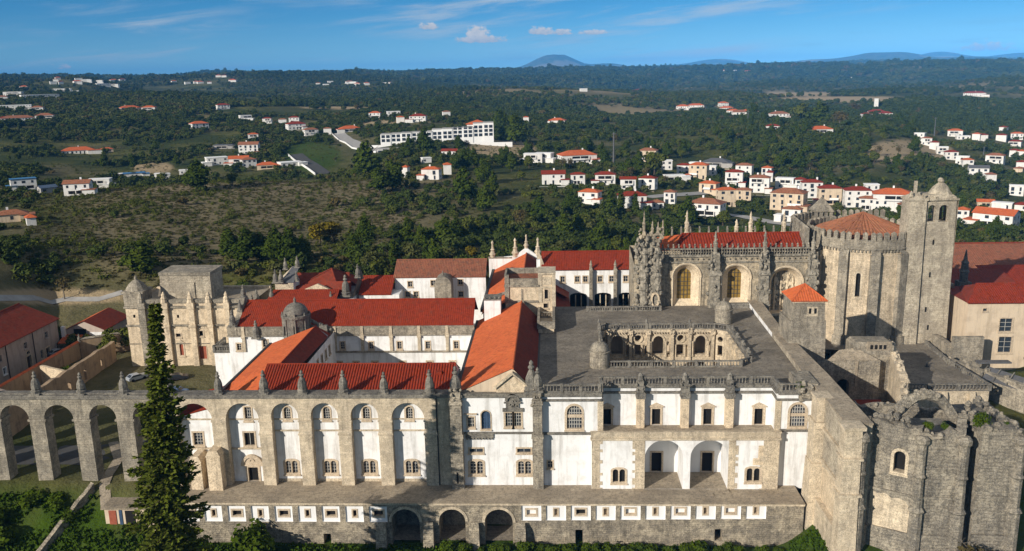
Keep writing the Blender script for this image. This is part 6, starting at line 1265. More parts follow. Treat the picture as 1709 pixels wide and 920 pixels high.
# ------------------------------------------------------------------ houses
HOUSES = []                                               # (x, y, z, half width, distance) for keeping trees off them
ORD = ['first', 'second', 'third', 'fourth', 'fifth', 'sixth', 'seventh', 'eighth', 'ninth', 'tenth', 'eleventh', 'twelfth', 'thirteenth', 'fourteenth', 'fifteenth', 'sixteenth', 'seventeenth', 'eighteenth', 'nineteenth', 'twentieth']
WALLS = {'w': 'plaster_house', 'c': 'plaster_cream', 'b': 'plaster_pink', 'g': 'road_pale'}
def house(px, py, wpx, wallc='w', roof='hip', floors=2, rot=None, rmat='tile_orange', ratio=.62, label=None, cat='house', group=None, annex=True, flr=2.65):
    x, y, z, D = hit(px, py, dmin=260.0); W = wpx * D / FPX * .94; Dp = min(max(W * ratio, 5), 13); H = floors * flr + .3
    a = -atan2(x - CAM.x, y - CAM.y) + (random.uniform(-.35, .35) if rot is None else rot)
    rmat = random.choice(('tile_orange', 'tile_orange', 'tile_red', 'tile_charola')) if rmat == 'tile_orange' and roof != 'flat' else rmat
    root = thing('house', label, cat, (x, y, z), group); big = wpx * .6 > 17
    T = Matrix.Translation((x, y, z)) @ Matrix.Rotation(a, 4, 'Z')
    zlo = min(h1(x + dx, y + dy) for dx in (-W / 2, W / 2) for dy in (0, Dp)) - z - 1.0; zhi = 0
    wl = MB(); wl.T = T; wl.box(-W / 2, W / 2, 0, Dp, min(zlo, -1.5), H)
    if roof == 'gable': wl.add([(-W / 2, 0, H), (-W / 2, Dp, H), (-W / 2, Dp / 2, H + Dp * .2)], [(0, 2, 1)]); wl.add([(W / 2, 0, H), (W / 2, Dp, H), (W / 2, Dp / 2, H + Dp * .2)], [(0, 1, 2)])
    if annex and big and W > 9:
        s = random.choice((-1, 1)); aw = W * random.uniform(.3, .5); wl.box(s * W / 2 - aw / 2, s * W / 2 + aw / 2, -2.5, Dp * .5, min(zlo, -1.5), flr)
    w_ = wl.build('wall', WALLS[wallc], root)
    r = MB(); r.T = T; o = .5; hr = Dp * .22
    if roof == 'hip':
        i = min(W / 2 * .9, Dp / 2); r.add([(-W / 2 - o, -o, H), (W / 2 + o, -o, H), (W / 2 + o, Dp + o, H), (-W / 2 - o, Dp + o, H), (-W / 2 + i, Dp / 2, H + hr), (W / 2 - i, Dp / 2, H + hr)], [(0, 1, 5, 4), (1, 2, 5), (2, 3, 4, 5), (3, 0, 4)])
    elif roof == 'gable': r.add([(-W / 2 - o, -o, H - .1), (W / 2 + o, -o, H - .1), (W / 2 + o, Dp / 2, H + Dp * .2 + .15), (-W / 2 - o, Dp / 2, H + Dp * .2 + .15), (-W / 2 - o, Dp + o, H - .1), (W / 2 + o, Dp + o, H - .1)], [(0, 1, 2, 3), (3, 2, 5, 4)])
    else: r.box(-W / 2 - .25, W / 2 + .25, -.25, Dp + .25, H, H + .35); r.box(-W / 2 + .3, W / 2 - .3, .3, Dp - .3, H + .35, H + .4)
    if annex and big and W > 9: r.box(s * W / 2 - aw / 2 - .3, s * W / 2 + aw / 2 + .3, -2.9, Dp * .5 - .2, flr, flr + .25)
    ro = r.build('roof', rmat if roof != 'flat' else ('plaster_clean' if rmat == 'tile_orange' else rmat), root)
    if big and roof != 'flat' and W > 7:
        c = MB(); c.T = T; cxx = random.uniform(-W / 4, W / 4); c.box(cxx, cxx + .8, Dp * .6, Dp * .6 + .7, H + .2, H + hr + .9); c.build('chimney', 'plaster_clean', ro)
    n = max(2, int(W / 3.3))
    if wpx * .6 > 9:
        groups = [] ; one = MB(); one.T = T
        lg = random.randrange(floors) if random.random() < .45 and W > 7 else -1
        for fl in range(floors):
            if fl == lg:
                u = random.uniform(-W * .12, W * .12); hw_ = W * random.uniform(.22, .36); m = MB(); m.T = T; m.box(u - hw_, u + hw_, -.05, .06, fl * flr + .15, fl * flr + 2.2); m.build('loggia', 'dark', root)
                m = MB(); m.T = T; m.box(u - hw_ - .2, u + hw_ + .2, -1.0, -.85, fl * flr + .05, fl * flr + .75)
                for q_ in (-1, 0, 1): m.box(u + q_ * hw_ - .16, u + q_ * hw_ + .16, -.98, -.7, fl * flr, fl * flr + 2.4)
                m.build('veranda', WALLS[wallc], root); continue
            for k in range(n):
                if random.random() < .12: continue
                u = -W / 2 + W * (k + .5) / n + random.uniform(-.2, .2); ww = random.choice((.5, .5, .8)); zb = fl * flr + (0.1 if random.random() < .3 else .95); zt = fl * flr + 2.25
                m = one if not big else MB(); m.T = T; m.box(u - ww, u + ww, -.06, .05, zb, zt)
                if big: m.build('window', 'glass', root)
        for k in range(max(1, int(Dp / 4))):
            v = Dp * (k + .5) / max(1, int(Dp / 4))
            for fl in range(floors):
                for sx in (-1, 1):
                    m = one if not big else MB(); m.T = T; m.box(sx * W / 2 - .05, sx * W / 2 + .05, v - .5, v + .5, fl * flr + .95, fl * flr + 2.2)
                    if big: m.build('window', 'glass', root)
        if not big: one.build('fenestration', 'glass', root)
        if big and floors > 1 and random.random() < .6:
            b = MB(); b.T = T; u = random.uniform(-W / 4, W / 4); b.box(u - W / 5, u + W / 5, -1.1, 0, flr - .15, flr + .05); b.box(u - W / 5, u + W / 5, -1.1, -1.0, flr, flr + .9); b.build('balcony', 'plaster_clean', root)
    if big and random.random() < .6:
        t_ = MB(); t_.T = T; e_ = random.uniform(.6, .9) * W; t_.box(-e_, e_, -7.2, -6.9, -4.5, -.2 + random.uniform(-.6, .2)); t_.build('garden_wall', random.choice(('plaster_house', 'stone_beige', 'plaster_house')), root)
    HOUSES.append((x, y, z, W / 2, D)); return root
def zone(where, items, group, noun='house'):
    items = sorted(items, key=lambda q: q[0]); cnt = {}
    names = []
    for it in items:
        wc = it[3] if len(it) > 3 else 'w'; rf = it[4] if len(it) > 4 else 'hip'; rm = it[6] if len(it) > 6 else 'tile_orange'
        colr = {'w': 'white', 'c': 'cream', 'b': 'brownish', 'g': 'grey'}[wc]; rr = 'flat roof' if rf == 'flat' else {'tile_orange': 'red tiled roof', 'lead': 'grey roof', 'brick_red': 'brick red roof', 'glass_blue': 'blue-grey roof', 'tile_old': 'brown roof', 'plaster_clean': 'white roof'}.get(rm, 'red tiled roof')
        nf = it[5] if len(it) > 5 else 2; key = ('low' if nf == 1 else ('tall' if nf >= 3 else 'two-storey')) + ' ' + colr + ' %s with ' % noun + rr; cnt[key] = cnt.get(key, 0) + 1; names.append((key, cnt[key]))
    for it, (key, k) in zip(items, names):
        lab = key + ' ' + where if cnt[key] == 1 else key + ', %s from left %s' % (ORD[min(k - 1, 19)], where)
        house(it[0], it[1], it[2], *(it[3:6] if len(it) > 3 else ()), rmat=(it[6] if len(it) > 6 else 'tile_orange'), label=lab, group=group)
def pxs(o, s, L): return [(o[0] + a[0] * s, o[1] + a[1] * s, a[2] * s, *a[3:]) for a in L]
zone('in the valley village', pxs((860, 160), .2718, [(165, 408, 115, 'w', 'flat'), (395, 418, 235, 'w', 'hip', 2), (235, 545, 150, 'w', 'gable', 2), (385, 548, 92), (552, 548, 130), (692, 578, 100, 'w', 'gable'), (805, 572, 108), (808, 414, 115, 'c', 'hip', 3), (985, 524, 125, 'w', 'flat', 1), (1030, 484, 85), (1118, 512, 115, 'c', 'hip', 3), (1195, 490, 70, 'w', 'flat', 2), (1178, 602, 112, 'c', 'hip', 2), (1225, 436, 165, 'g', 'hip', 1, 'lead'), (1400, 484, 100), (1340, 558, 108, 'w', 'hip', 3), (1495, 596, 120, 'w', 'hip', 3), (1300, 680, 112, 'c', 'hip', 3), (1400, 645, 92, 'c', 'hip', 2), (1155, 738, 215, 'w', 'hip', 2), (445, 665, 135), (720, 690, 180, 'w', 'hip', 2), (870, 695, 88, 'w', 'hip', 1), (945, 664, 72), (930, 455, 70, 'w', 'flat', 2), (1540, 500, 60), (1090, 440, 50, 'w', 'flat', 1)]), 'village houses in the valley')
zone('below the wooded ridge', pxs((1280, 150), .2826, [(15, 545, 34), (100, 585, 105, 'w', 'flat', 2), (198, 590, 62), (265, 640, 118, 'w', 'hip', 3), (372, 680, 128, 'c', 'hip', 3), (535, 695, 145, 'w', 'hip', 3), (740, 722, 215, 'w', 'hip', 3), (112, 712, 195, 'c', 'hip', 3), (140, 780, 108), (60, 782, 42, 'w', 'flat', 1), (620, 625, 75, 'w', 'flat', 2), (815, 752, 70), (590, 712, 92), (1150, 784, 66), (1325, 812, 205, 'w', 'gable', 2), (1380, 740, 98, 'w', 'flat', 2), (1492, 748, 60), (1290, 696, 82, 'c', 'gable', 1)]), 'terraced houses below the ridge')
zone('along the wooded hilltop', pxs((1280, 150), .2826, [(80, 172, 105), (35, 234, 80, 'w', 'hip', 1), (325, 254, 128, 'w', 'hip', 1), (515, 172, 80, 'w', 'flat', 1), (592, 172, 55), (650, 156, 90), (702, 168, 72), (-70, 140, 60), (-100, 155, 100), (-155, 160, 95), (-205, 150, 70), (-240, 128, 80), (-255, 98, 60), (-420, 112, 95), (-500, 118, 75)]), 'houses on the wooded hilltop')
zone('stepping down the right slope', pxs((1280, 150), .2826, [(895, 298, 58, 'w', 'flat'), (940, 328, 55), (985, 354, 48), (1035, 384, 58, 'w', 'flat'), (1090, 414, 68), (1150, 444, 66, 'w', 'flat'), (1187, 464, 55), (1250, 515, 98, 'w', 'gable', 2, 'lead'), (1325, 555, 48)]), 'row of houses down the slope')
zone('among trees at the far right', pxs((1280, 150), .2826, [(1110, 278, 75), (1160, 294, 68, 'w', 'flat', 1), (1232, 298, 40), (1280, 304, 40), (1380, 304, 50), (1390, 254, 38), (1475, 294, 60), (1460, 344, 60), (1340, 434, 88), (1460, 400, 50), (1495, 405, 42), (1500, 474, 48), (1478, 514, 45, 'c'), (1470, 626, 70, 'w', 'flat'), (1225, 38, 110, 'w', 'hip', 2), (1075, 82, 42, 'c', 'flat', 1)]), 'houses at the far right')
zone('in the left valley', pxs((0, 90), .413, [(100, 550, 85, 'w', 'flat', 2, 'glass_blue'), (200, 563, 58, 'g', 'gable', 1, 'glass_blue'), (312, 572, 92, 'w', 'gable', 2), (400, 545, 80, 'w', 'flat', 2), (465, 505, 52, 'w', 'flat', 1), (542, 502, 88, 'w', 'flat', 1, 'glass_blue'), (640, 503, 28, 'w', 'flat', 1), (676, 503, 25, 'w', 'flat', 1), (757, 488, 60, 'w', 'flat', 1), (318, 404, 115, 'w', 'hip', 1), (435, 398, 42, 'c', 'hip', 1), (50, 680, 105, 'c', 'hip', 1), (130, 694, 32, 'w', 'hip', 1)]), 'houses in the left valley')
zone('behind the heath hill', pxs((0, 90), .413, [(905, 224, 48), (600, 234, 50), (530, 226, 70, 'b', 'hip', 1), (812, 303, 66), (1000, 273, 46, 'w', 'flat', 1), (880, 450, 82, 'w', 'flat', 2), (965, 454, 78, 'w', 'gable', 2), (1010, 458, 58), (1005, 408, 78, 'w', 'gable', 3), (900, 384, 78, 'g', 'flat', 1, 'lead'), (1025, 349, 40), (1080, 466, 80, 'c', 'hip', 1), (1180, 456, 90, 'w', 'flat', 1)]), 'houses behind the heath hill')
zone('on the upper left slope', pxs((0, 90), .413, [(165, 180, 128, 'w', 'flat', 2), (60, 225, 108, 'w', 'flat', 2), (10, 189, 34), (50, 169, 62, 'w', 'flat', 2), (75, 279, 108), (25, 279, 42), (150, 234, 42), (180, 268, 62), (95, 143, 26), (250, 152, 60, 'w', 'flat', 2), (290, 155, 50, 'w', 'flat', 1), (420, 130, 50, 'w', 'flat', 2)]), 'houses on the upper left slope')
zone('left of the hotel', pxs((400, 150), .3262, [(35, 157, 58, 'w', 'flat'), (140, 173, 46), (220, 178, 40), (278, 168, 52), (295, 203, 92), (370, 234, 72), (450, 228, 40), (570, 214, 108, 'w', 'hip', 1), (690, 144, 60), (790, 138, 68, 'w', 'flat'), (910, 164, 88), (825, 169, 40), (1060, 139, 40), (1070, 336, 84, 'w', 'gable', 1), (960, 374, 48, 'w', 'flat', 1), (975, 460, 98), (1065, 434, 40), (1500, 374, 100, 'w', 'flat'), (1465, 168, 30), (845, 448, 30)]), 'houses round the hotel')
tiny = [(random.uniform(180, 420), random.uniform(128, 141)) for k in range(16)] + [(random.uniform(520, 660), random.uniform(138, 144)) for k in range(10)] + [(random.uniform(85, 180), random.uniform(128, 146)) for k in range(14)] + [(random.uniform(1180, 1260), random.uniform(119, 125)) for k in range(6)] + [(random.uniform(1340, 1440), random.uniform(130, 137)) for k in range(5)] + [(random.uniform(960, 1150), random.uniform(140, 155)) for k in range(3)]
for (a, b) in tiny: house(a, b, random.uniform(6, 13), 'w', random.choice(('hip', 'flat')), 2, label='tiny pale house on the distant ridge near the skyline', group='tiny houses on the skyline ridge')
house(185, 143, 22, 'w', 'flat', 1, label='long white retaining building on the far left ridge road', cat='building')
house(928, 206, 30, 'w', 'hip', 1, label='low white house with red roof alone before the dark wood right of the hotel', group=None)
house(1462, 182, 6, 'w', 'flat', 5, rmat='plaster_clean', label='slim white tower among hilltop houses at the right', cat='tower')

HT = None
def hotel():
    x, y, z, D = hit(730, 236, dmin=260.); root = thing('hotel', 'long white modern hotel stepping up the hill with rows of dark balconies', 'hotel', (x, y, z)); k = D / FPX
    x0, y0 = hit(626, 236, dmin=260.)[:2]; a = -.04 - atan2(x - CAM.x, y - CAM.y)
    wl = MB(); rf = MB(); ux, uy = cos(a), sin(a)
    L = 186 * k; n = 11
    T = Matrix.Translation((x - ux * L / 2, y - uy * L / 2, z)) @ Matrix.Rotation(a, 4, 'Z'); wl.T = T; rf.T = T
    for i in range(n):
        u0, u1 = L * i / n, L * (i + 1) / n; base = -3 + .0 * i; top = (6.4 if i < 5 else 7.6) + i * .35 + (2.6 if i > 8 else 0); wl.box(u0 + .05, u1, i % 2 * .5, 12, base - 3, top); rf.box(u0, u1 + .1, i % 2 * .5 - .3, 12.3, top, top + .3)
        fl = 2 if i < 7 else 3
        for f_ in range(fl):
            zb = base + 3.4 + i * .3 + f_ * 3.1
            for s in (0, 1):
                w_ = MB(); w_.T = T; c = u0 + (u1 - u0) * (.27 + .46 * s); w_.box(c - (u1 - u0) * .17, c + (u1 - u0) * .17, i % 2 * .5 - .1, i % 2 * .5 + .3, zb, zb + 2.3); w_.build('window', 'glass', root)
    wl.box(-8, L + 30 * k, -5, -4.5, -8, -1.5); wl.build('wall', 'plaster_clean', root); rf.build('roof', 'road_pale', root)
    wl = MB(); T2 = Matrix.Translation((x - ux * L * .49, y - uy * L * .49, z)) @ Matrix.Rotation(a, 4, 'Z') @ Matrix.Translation((0, -34, -9)); wl.T = T2; wl.box(0, 52 * k, 0, 12, -4, 6.4); wl.build('lower_wall', 'plaster_clean', root); r = MB(); r.T = T2; r.box(-.3, 52 * k + .3, -.3, 12.3, 6.4, 6.75); r.build('lower_roof', 'road_pale', root)
    for f_ in range(2):
        for s in range(6):
            w_ = MB(); w_.T = T2; c = 52 * k * (s + .5) / 6; w_.box(c - 1.8, c + 1.8, -.12, .2, f_ * 3.1 + .5, f_ * 3.1 + 2.6); w_.build('window', 'glass', root)
    r = MB(); T3 = Matrix.Translation((x + ux * L * .36, y + uy * L * .36, z)) @ Matrix.Rotation(a, 4, 'Z'); r.T = T3; o = 9 * k * 2.2; r.add([(-o, 10, 12), (o, 10, 12), (o, 24, 12), (-o, 24, 12), (0, 17, 15.5)], [(0, 1, 4), (1, 2, 4), (2, 3, 4), (3, 0, 4)]); r.mat('tile_orange'); r.build('pyramid_roof', None, root)
    r = MB(); r.T = T3; r.box(-o + 1, o - 1, 11, 23, 3, 12); r.build('rear_wall', 'plaster_clean', root)
    for u in np.arange(0, L, 12): HOUSES.append((x - ux * L / 2 + ux * u, y - uy * L / 2 + uy * u, z, 9, D)); HOUSES.append((x - ux * L / 2 + ux * u, y - uy * L / 2 + uy * u - 34, z - 9, 8, D - 34))
hotel()
def mast(px, pyb, pyt, r=.35, lab='tall thin grey mast standing on the slope', mat='lead'):
    x, y, z, D = hit(px, pyb, dmin=260.); h = (pyb - pyt) * D / FPX; m = MB(); m.tube((x, y, z - 1), (x, y, z + h), r * 1.3, r * .6, 6); m.box(x - 1.2, x + 1.2, y - .1, y + .1, z + h * .94, z + h * .96); tag(m.build('mast', mat), lab, 'mast')
mast(1024, 274, 222, .55, 'tall grey chimney-like mast above the valley village'); mast(1559, 228, 200, .4, 'tall mast on the right slope above the stepped houses'); mast(1641, 262, 247, .35, 'short mast among houses at the far right'); mast(1248, 203, 186, .35, 'slim pale mast beside the hilltop villas')

# ------------------------------------------------------------------ vegetation
def leaf_mesh(name, mat, lobes, n, size, seed, up=.35, bias=.8):
    # crown of many leaf-clump faces spread through lobes: (cx, cy, cz, rx, rz)
    rg = random.Random(seed); vs = []; fs = []; tot = sum(l[3] ** 2 for l in lobes)
    for (cx, cy, cz, rx, rz) in lobes:
        for k in range(max(4, int(n * rx * rx / tot))):
            d = Vector((rg.gauss(0, 1), rg.gauss(0, 1), rg.gauss(0, 1) + .25)).normalized(); rr = rg.uniform(.55, 1.08) if rg.random() < bias else rg.uniform(.1, .6)
            p = Vector((cx + d.x * rx * rr, cy + d.y * rx * rr, cz + d.z * rz * rr)); nn = (d * 1.1 + Vector((rg.gauss(0, .6), rg.gauss(0, .6), rg.gauss(0, .5) + up))).normalized()
            a = nn.orthogonal().normalized(); a = (Matrix.Rotation(rg.uniform(0, 6.28), 3, nn) @ a); b = nn.cross(a); s = size * rg.uniform(.6, 1.35); t = s * rg.uniform(.55, 1.0); i = len(vs)
            vs += [p - a * s - b * t * .3, p - a * s * .2 - b * t, p + a * s - b * t * .2, p + a * s * .3 + b * t + nn * s * .2]; fs.append((i, i + 1, i + 2, i + 3))
    me = bpy.data.meshes.new(name); me.from_pydata([tuple(v) for v in vs], [], fs); me.materials.append(MAT[mat]); me.update(); return me
def trunk_mesh(name, mat, h, r, limbs, seed, bare=False):
    rg = random.Random(seed); m = MB(); p = Vector((0, 0, -.6)); n = 5
    for k in range(n):
        q = Vector((rg.uniform(-.15, .15) * k, rg.uniform(-.15, .15) * k, h * (k + 1) / n)); m.tube(p, q, r * (1 - .7 * k / n), r * (1 - .7 * (k + 1) / n), 6); p = q
    for k in range(limbs):
        z = h * rg.uniform(.35, .9); a = rg.uniform(0, 6.28); L = h * rg.uniform(.2, .4); q = Vector((cos(a) * L, sin(a) * L, z + L * rg.uniform(.4, 1))); m.tube((0, 0, z), q, r * .4, r * .1, 5)
        if bare:
            for j in range(5):
                q2 = q * rg.uniform(.5, 1); q2 = Vector((0, 0, z)).lerp(q, rg.uniform(.4, 1)); e = q2 + Vector((rg.gauss(0, 1), rg.gauss(0, 1), rg.uniform(.3, 1.4))) * L * .35; m.tube(q2, e, r * .14, r * .04, 4)
    me = bpy.data.meshes.new(name); me.from_pydata(m.v, [], m.f); me.materials.append(MAT[mat]); me.update(); return me
def lobes_for(kind, seed):
    rg = random.Random(seed); L = []
    if kind == 'pine':                                    # tall irregular crown, 12 m
        for k in range(13):
            t = (k + .5) / 13; z = 2.2 + 9.2 * t; R = 3.3 * min(1, (1 - t) * 1.3) ** .6 * min(1, .75 + t) + .3; a = rg.uniform(0, 6.28); L.append((cos(a) * R * .4, sin(a) * R * .4, z, R * rg.uniform(.7, .98), 1.35))
    elif kind == 'cypress':
        for k in range(9): t = k / 8; L.append((rg.uniform(-.15, .15), rg.uniform(-.15, .15), 1 + 9.5 * t, .3 + 1.15 * (1 - t) ** .7 * min(1, .5 + t * 2), 1.0))
    elif kind == 'broad':                                 # 8 m
        for k in range(11): a = rg.uniform(0, 6.28); r_ = rg.uniform(0, 2.0); L.append((cos(a) * r_, sin(a) * r_, rg.uniform(3.0, 6.6) - r_ * .4, rg.uniform(1.2, 1.9), rg.uniform(1.0, 1.5)))
    elif kind == 'olive':                                 # 5.5 m
        for k in range(9): a = rg.uniform(0, 6.28); r_ = rg.uniform(.3, 1.9); L.append((cos(a) * r_, sin(a) * r_, rg.uniform(2.2, 4.4) - r_ * .3, rg.uniform(.9, 1.4), rg.uniform(.8, 1.2)))
    elif kind == 'bush':                                  # 2 m
        for k in range(7): a = rg.uniform(0, 6.28); r_ = rg.uniform(0, 1.1); L.append((cos(a) * r_, sin(a) * r_, rg.uniform(.5, 1.2), rg.uniform(.6, .95), rg.uniform(.55, .85)))
    return L
LEAF = {'pine': 'leaf_pine', 'cypress': 'leaf_pine', 'broad': 'leaf_broad', 'olive': 'leaf_olive', 'gold': 'leaf_gold', 'bare': 'leaf_bare', 'bush': 'leaf_bush'}
SHAPE = {'gold': 'broad', 'bare': 'broad'}
CROWN = {}; TRUNK = {}
for kd, n, sz in (('pine', 2600, .46), ('cypress', 1100, .34), ('broad', 1500, .40), ('olive', 1100, .28), ('gold', 1100, .36), ('bare', 420, .30), ('bush', 900, .17)):
    for v in range(3):
        CROWN[kd, v] = leaf_mesh('crown', LEAF[kd], lobes_for(SHAPE.get(kd, kd), hash((len(kd), v)) & 255), n, sz, v * 17 + len(kd))
        TRUNK[kd, v] = trunk_mesh('trunk', 'trunk_pale' if kd in ('olive', 'bare') else 'trunk', {'pine': 9.5, 'cypress': 8, 'broad': 5, 'olive': 3.2, 'gold': 5, 'bare': 6, 'bush': .8}[kd], {'pine': .28, 'cypress': .2, 'broad': .28, 'olive': .28, 'gold': .22, 'bare': .24, 'bush': .08}[kd], 7, v, kd == 'bare')
HT_OF = {'pine': 12.4, 'cypress': 11, 'broad': 8.0, 'olive': 5.4, 'gold': 8, 'bare': 8.5, 'bush': 2.0}
NAME = {'pine': 'pine_tree', 'cypress': 'cypress_tree', 'broad': 'broadleaf_tree', 'olive': 'olive_tree', 'gold': 'autumn_tree', 'bare': 'leafless_tree', 'bush': 'bush'}
CATG = {'bush': 'bush'}
TREES = []
def tree(kind, x, y, z, h, label, group=None, wide=1.0, rz=None):
    v = random.randrange(3); s = h / HT_OF[kind]
    r = bpy.data.objects.new(NAME[kind], None); COL.objects.link(r); r.location = (x, y, z); r.rotation_euler.z = random.uniform(0, 6.28) if rz is None else rz; r.scale = (s * wide, s * wide, s); tag(r, label, CATG.get(kind, 'tree'), group)
    for nm, d in (('crown', CROWN), ('trunk', TRUNK)):
        o = bpy.data.objects.new(nm, d[kind, v]); COL.objects.link(o); o.parent = r
    TREES.append((x, y, h)); return r

NAMED = [  # px of the base, py of the base, height in px, kind, label
    (333, 318, 50, 'pine', 'solitary large dark pine on the crest of the brown heath hill', 1.5), (238, 456, 52, 'pine', 'single round dark pine low on the heath hill above the beige ruin', 1.9), (388, 310, 22, 'broad', 'small round tree on the heath crest right of the solitary pine', 1.2),
    (614, 296, 62, 'pine', 'tallest dark pine standing below the hotel driveway', 1.3), (634, 322, 46, 'pine', 'dark pine in front of the tallest one below the hotel', 1.4), (655, 318, 52, 'pine', 'broad dark pine right of the pair below the hotel', 1.5),
    (710, 258, 44, 'pine', 'dark pine rising in front of the middle of the white hotel', 1.2), (776, 338, 62, 'pine', 'dark slender pine on the slope right below the hotel', 1.2), (808, 306, 44, 'pine', 'upper pine of the pair right below the hotel', 1.2), (811, 352, 46, 'pine', 'lower pine of the pair right below the hotel', 1.3),
    (860, 242, 52, 'pine', 'large dark pine beside the right end of the hotel', 1.6), (836, 222, 40, 'pine', 'dark pine directly right of the hotel pyramid roof', 1.4),
    (463, 440, 62, 'pine', 'dark pine in the grove above the red chapel roofs', 1.2), (484, 443, 66, 'pine', 'tall pine right of centre in the grove above the red chapel roofs', 1.1), (506, 438, 46, 'pine', 'short pine at right end of the grove above the red chapel roofs', 1.2), (412, 438, 58, 'pine', 'broad dark pine at the left end of the grove', 1.5), (436, 436, 50, 'pine', 'pine second from left in the grove above the red roofs', 1.3), (384, 428, 46, 'pine', 'dark round pine on the lower right flank of the heath', 1.6),
    (534, 410, 44, 'gold', 'yellow-green autumn tree in the middle of the dark slope', 1.5), (558, 406, 38, 'gold', 'second olive-yellow tree beside the yellow one on the slope', 1.4), (788, 436, 30, 'gold', 'small yellow autumn tree left of the slender stone pinnacles', 1.2),
    (612, 416, 58, 'pine', 'pine with long bare trunk in the middle of the slope', 1.1), (587, 420, 26, 'cypress', 'small conical cypress left of the bare-trunked pine', 1.6), (680, 408, 48, 'pine', 'dark leaning pine above the brown roof', 1.2), (703, 412, 40, 'pine', 'second pine above the brown roof, more slender', 1.0), (743, 408, 50, 'pine', 'broad pine above the right end of the brown roof', 1.5), (760, 400, 40, 'pine', 'pine right behind the broad one above the brown roof', 1.2),
    (615, 452, 36, 'olive', 'pale olive tree with visible trunk left of the brown roof', 1.2), (690, 438, 36, 'olive', 'pale feathery tree above the brown roof', 1.3), (725, 438, 34, 'olive', 'pale round tree second above the brown roof', 1.3), (750, 440, 32, 'olive', 'pale tree above the right end of the brown roof', 1.3), (938, 424, 26, 'olive', 'wide pale tree behind the north wing roof', 2.0), (640, 445, 26, 'olive', 'low pale bush tree beside the brown roof gable', 1.5),
    (1020, 360, 50, 'cypress', 'dark cypress in front of the red village roofs', 1.9), (1036, 352, 40, 'cypress', 'second dark cypress before the village houses', 1.7), (1060, 356, 34, 'cypress', 'third small cypress beside the village houses', 1.8), (1092, 296, 46, 'broad', 'dark tree standing among the village houses', 1.2), (1048, 298, 36, 'pine', 'dark tree left of the village mast', 1.3), (941, 396, 44, 'pine', 'dark pine on the slope below the village, left of carved corner', 1.5), (963, 392, 38, 'pine', 'second pine below the village, left of carved corner', 1.4),
    (1366, 208, 36, 'pine', 'large round pine among the hilltop villas', 1.9), (1336, 204, 32, 'broad', 'round dark tree left of the big hilltop pine', 1.4), (1256, 196, 24, 'pine', 'dark tree beside the hilltop villas', 1.4), (1400, 214, 30, 'bare', 'leafless brown tree right of the large hilltop pine', 1.6), (1426, 192, 22, 'bare', 'second leafless brown tree on the hilltop', 1.6),
    (108, 500, 40, 'bare', 'leafless shrubby tree beside the pale road at left', 1.0)]
for (px, py, hp, kd, lab, wide) in NAMED:
    x, y, z, D = hit(px, py, dmin=232.0); tree(kd, x, y, z, hp * D / FPX * 1.03, lab, None, wide * .9)

def clear_of_houses(X, Y, D, A, margin=2.5, front=1.0):
    ok = np.ones(len(X), bool)
    for (hx, hy, hz, hw, hd) in HOUSES:
        ha = atan2(hx - CAM.x, hy - CAM.y); da = np.abs(A - ha) * hd
        ok &= ~((da < hw + margin) & (D > hd - (17 if hd < 800 else 34) * front) & (D < hd + 14))
    return ok
ROADS = []
for o in bpy.data.objects:
    if o.name.split('.')[0] in ('road', 'village_road', 'lane'): ROADS.append(np.array([v.co for v in o.data.vertices])[:, :2])
def clear_of_roads(X, Y, r=7):
    ok = np.ones(len(X), bool)
    for R in ROADS:
        for q in R[::2]: ok &= (X - q[0]) ** 2 + (Y - q[1]) ** 2 > r * r
    return ok
def scatter(n, d0, d1, rg, amax=.64):
    A = rg.uniform(-amax, amax, n); D = np.sqrt(rg.uniform(d0 * d0, d1 * d1, n)) if d1 < 1200 else np.exp(rg.uniform(np.log(d0), np.log(d1), n))
    return CAM.x + np.sin(A) * D, CAM.y + np.cos(A) * D, D, A
ZONES = [('on the dark slope behind the convent', 235, 330, -.25, .30, 60, ('pine', 'pine', 'broad', 'olive', 'cypress')), ('on the slope below the hotel', 330, 640, -.12, .16, 50, ('pine', 'pine', 'broad', 'bare')), ('on the wooded ridge at the right', 560, 980, .10, .40, 60, ('pine', 'broad', 'pine')), ('round the village houses in the valley', 360, 640, .06, .5, 40, ('broad', 'pine', 'olive', 'bare')), ('in the left valley behind the heath', 480, 900, -.50, -.1, 36, ('broad', 'pine', 'olive'))]
KD = {'pine': 'dark pine', 'broad': 'round green tree', 'olive': 'pale grey-green tree', 'cypress': 'slim dark cypress', 'bare': 'leafless brown tree'}
for (where, d0, d1, a0, a1, n, kinds) in ZONES:
    rg = np.random.default_rng(len(where)); k = 0; tries = 0
    while k < n and tries < 40:
        tries += 1; A = rg.uniform(a0, a1, 40); D = rg.uniform(d0, d1, 40); X = CAM.x + np.sin(A) * D; Y = CAM.y + np.cos(A) * D; Z = height(X, Y); px, py = project(X, Y, Z)
        ok = clear_of_houses(X, Y, D, A, 3.5) & clear_of_roads(X, Y, 9) & ~((px > 150) & (px < 600) & (py > 298) & (py < 385)) & (Y > 100) & (vnoise(X / 40, Y / 40) > .42)
        for i in np.nonzero(ok)[0]:
            if k >= n: break
            if any((X[i] - t[0]) ** 2 + (Y[i] - t[1]) ** 2 < 16 for t in TREES): continue
            kd = kinds[int(rg.integers(len(kinds)))]; tree(kd, X[i], Y[i], Z[i], HT_OF[kd] * rg.uniform(.7, 1.1), KD[kd] + ' ' + where, KD[kd] + 's ' + where, rg.uniform(.85, 1.3)); k += 1

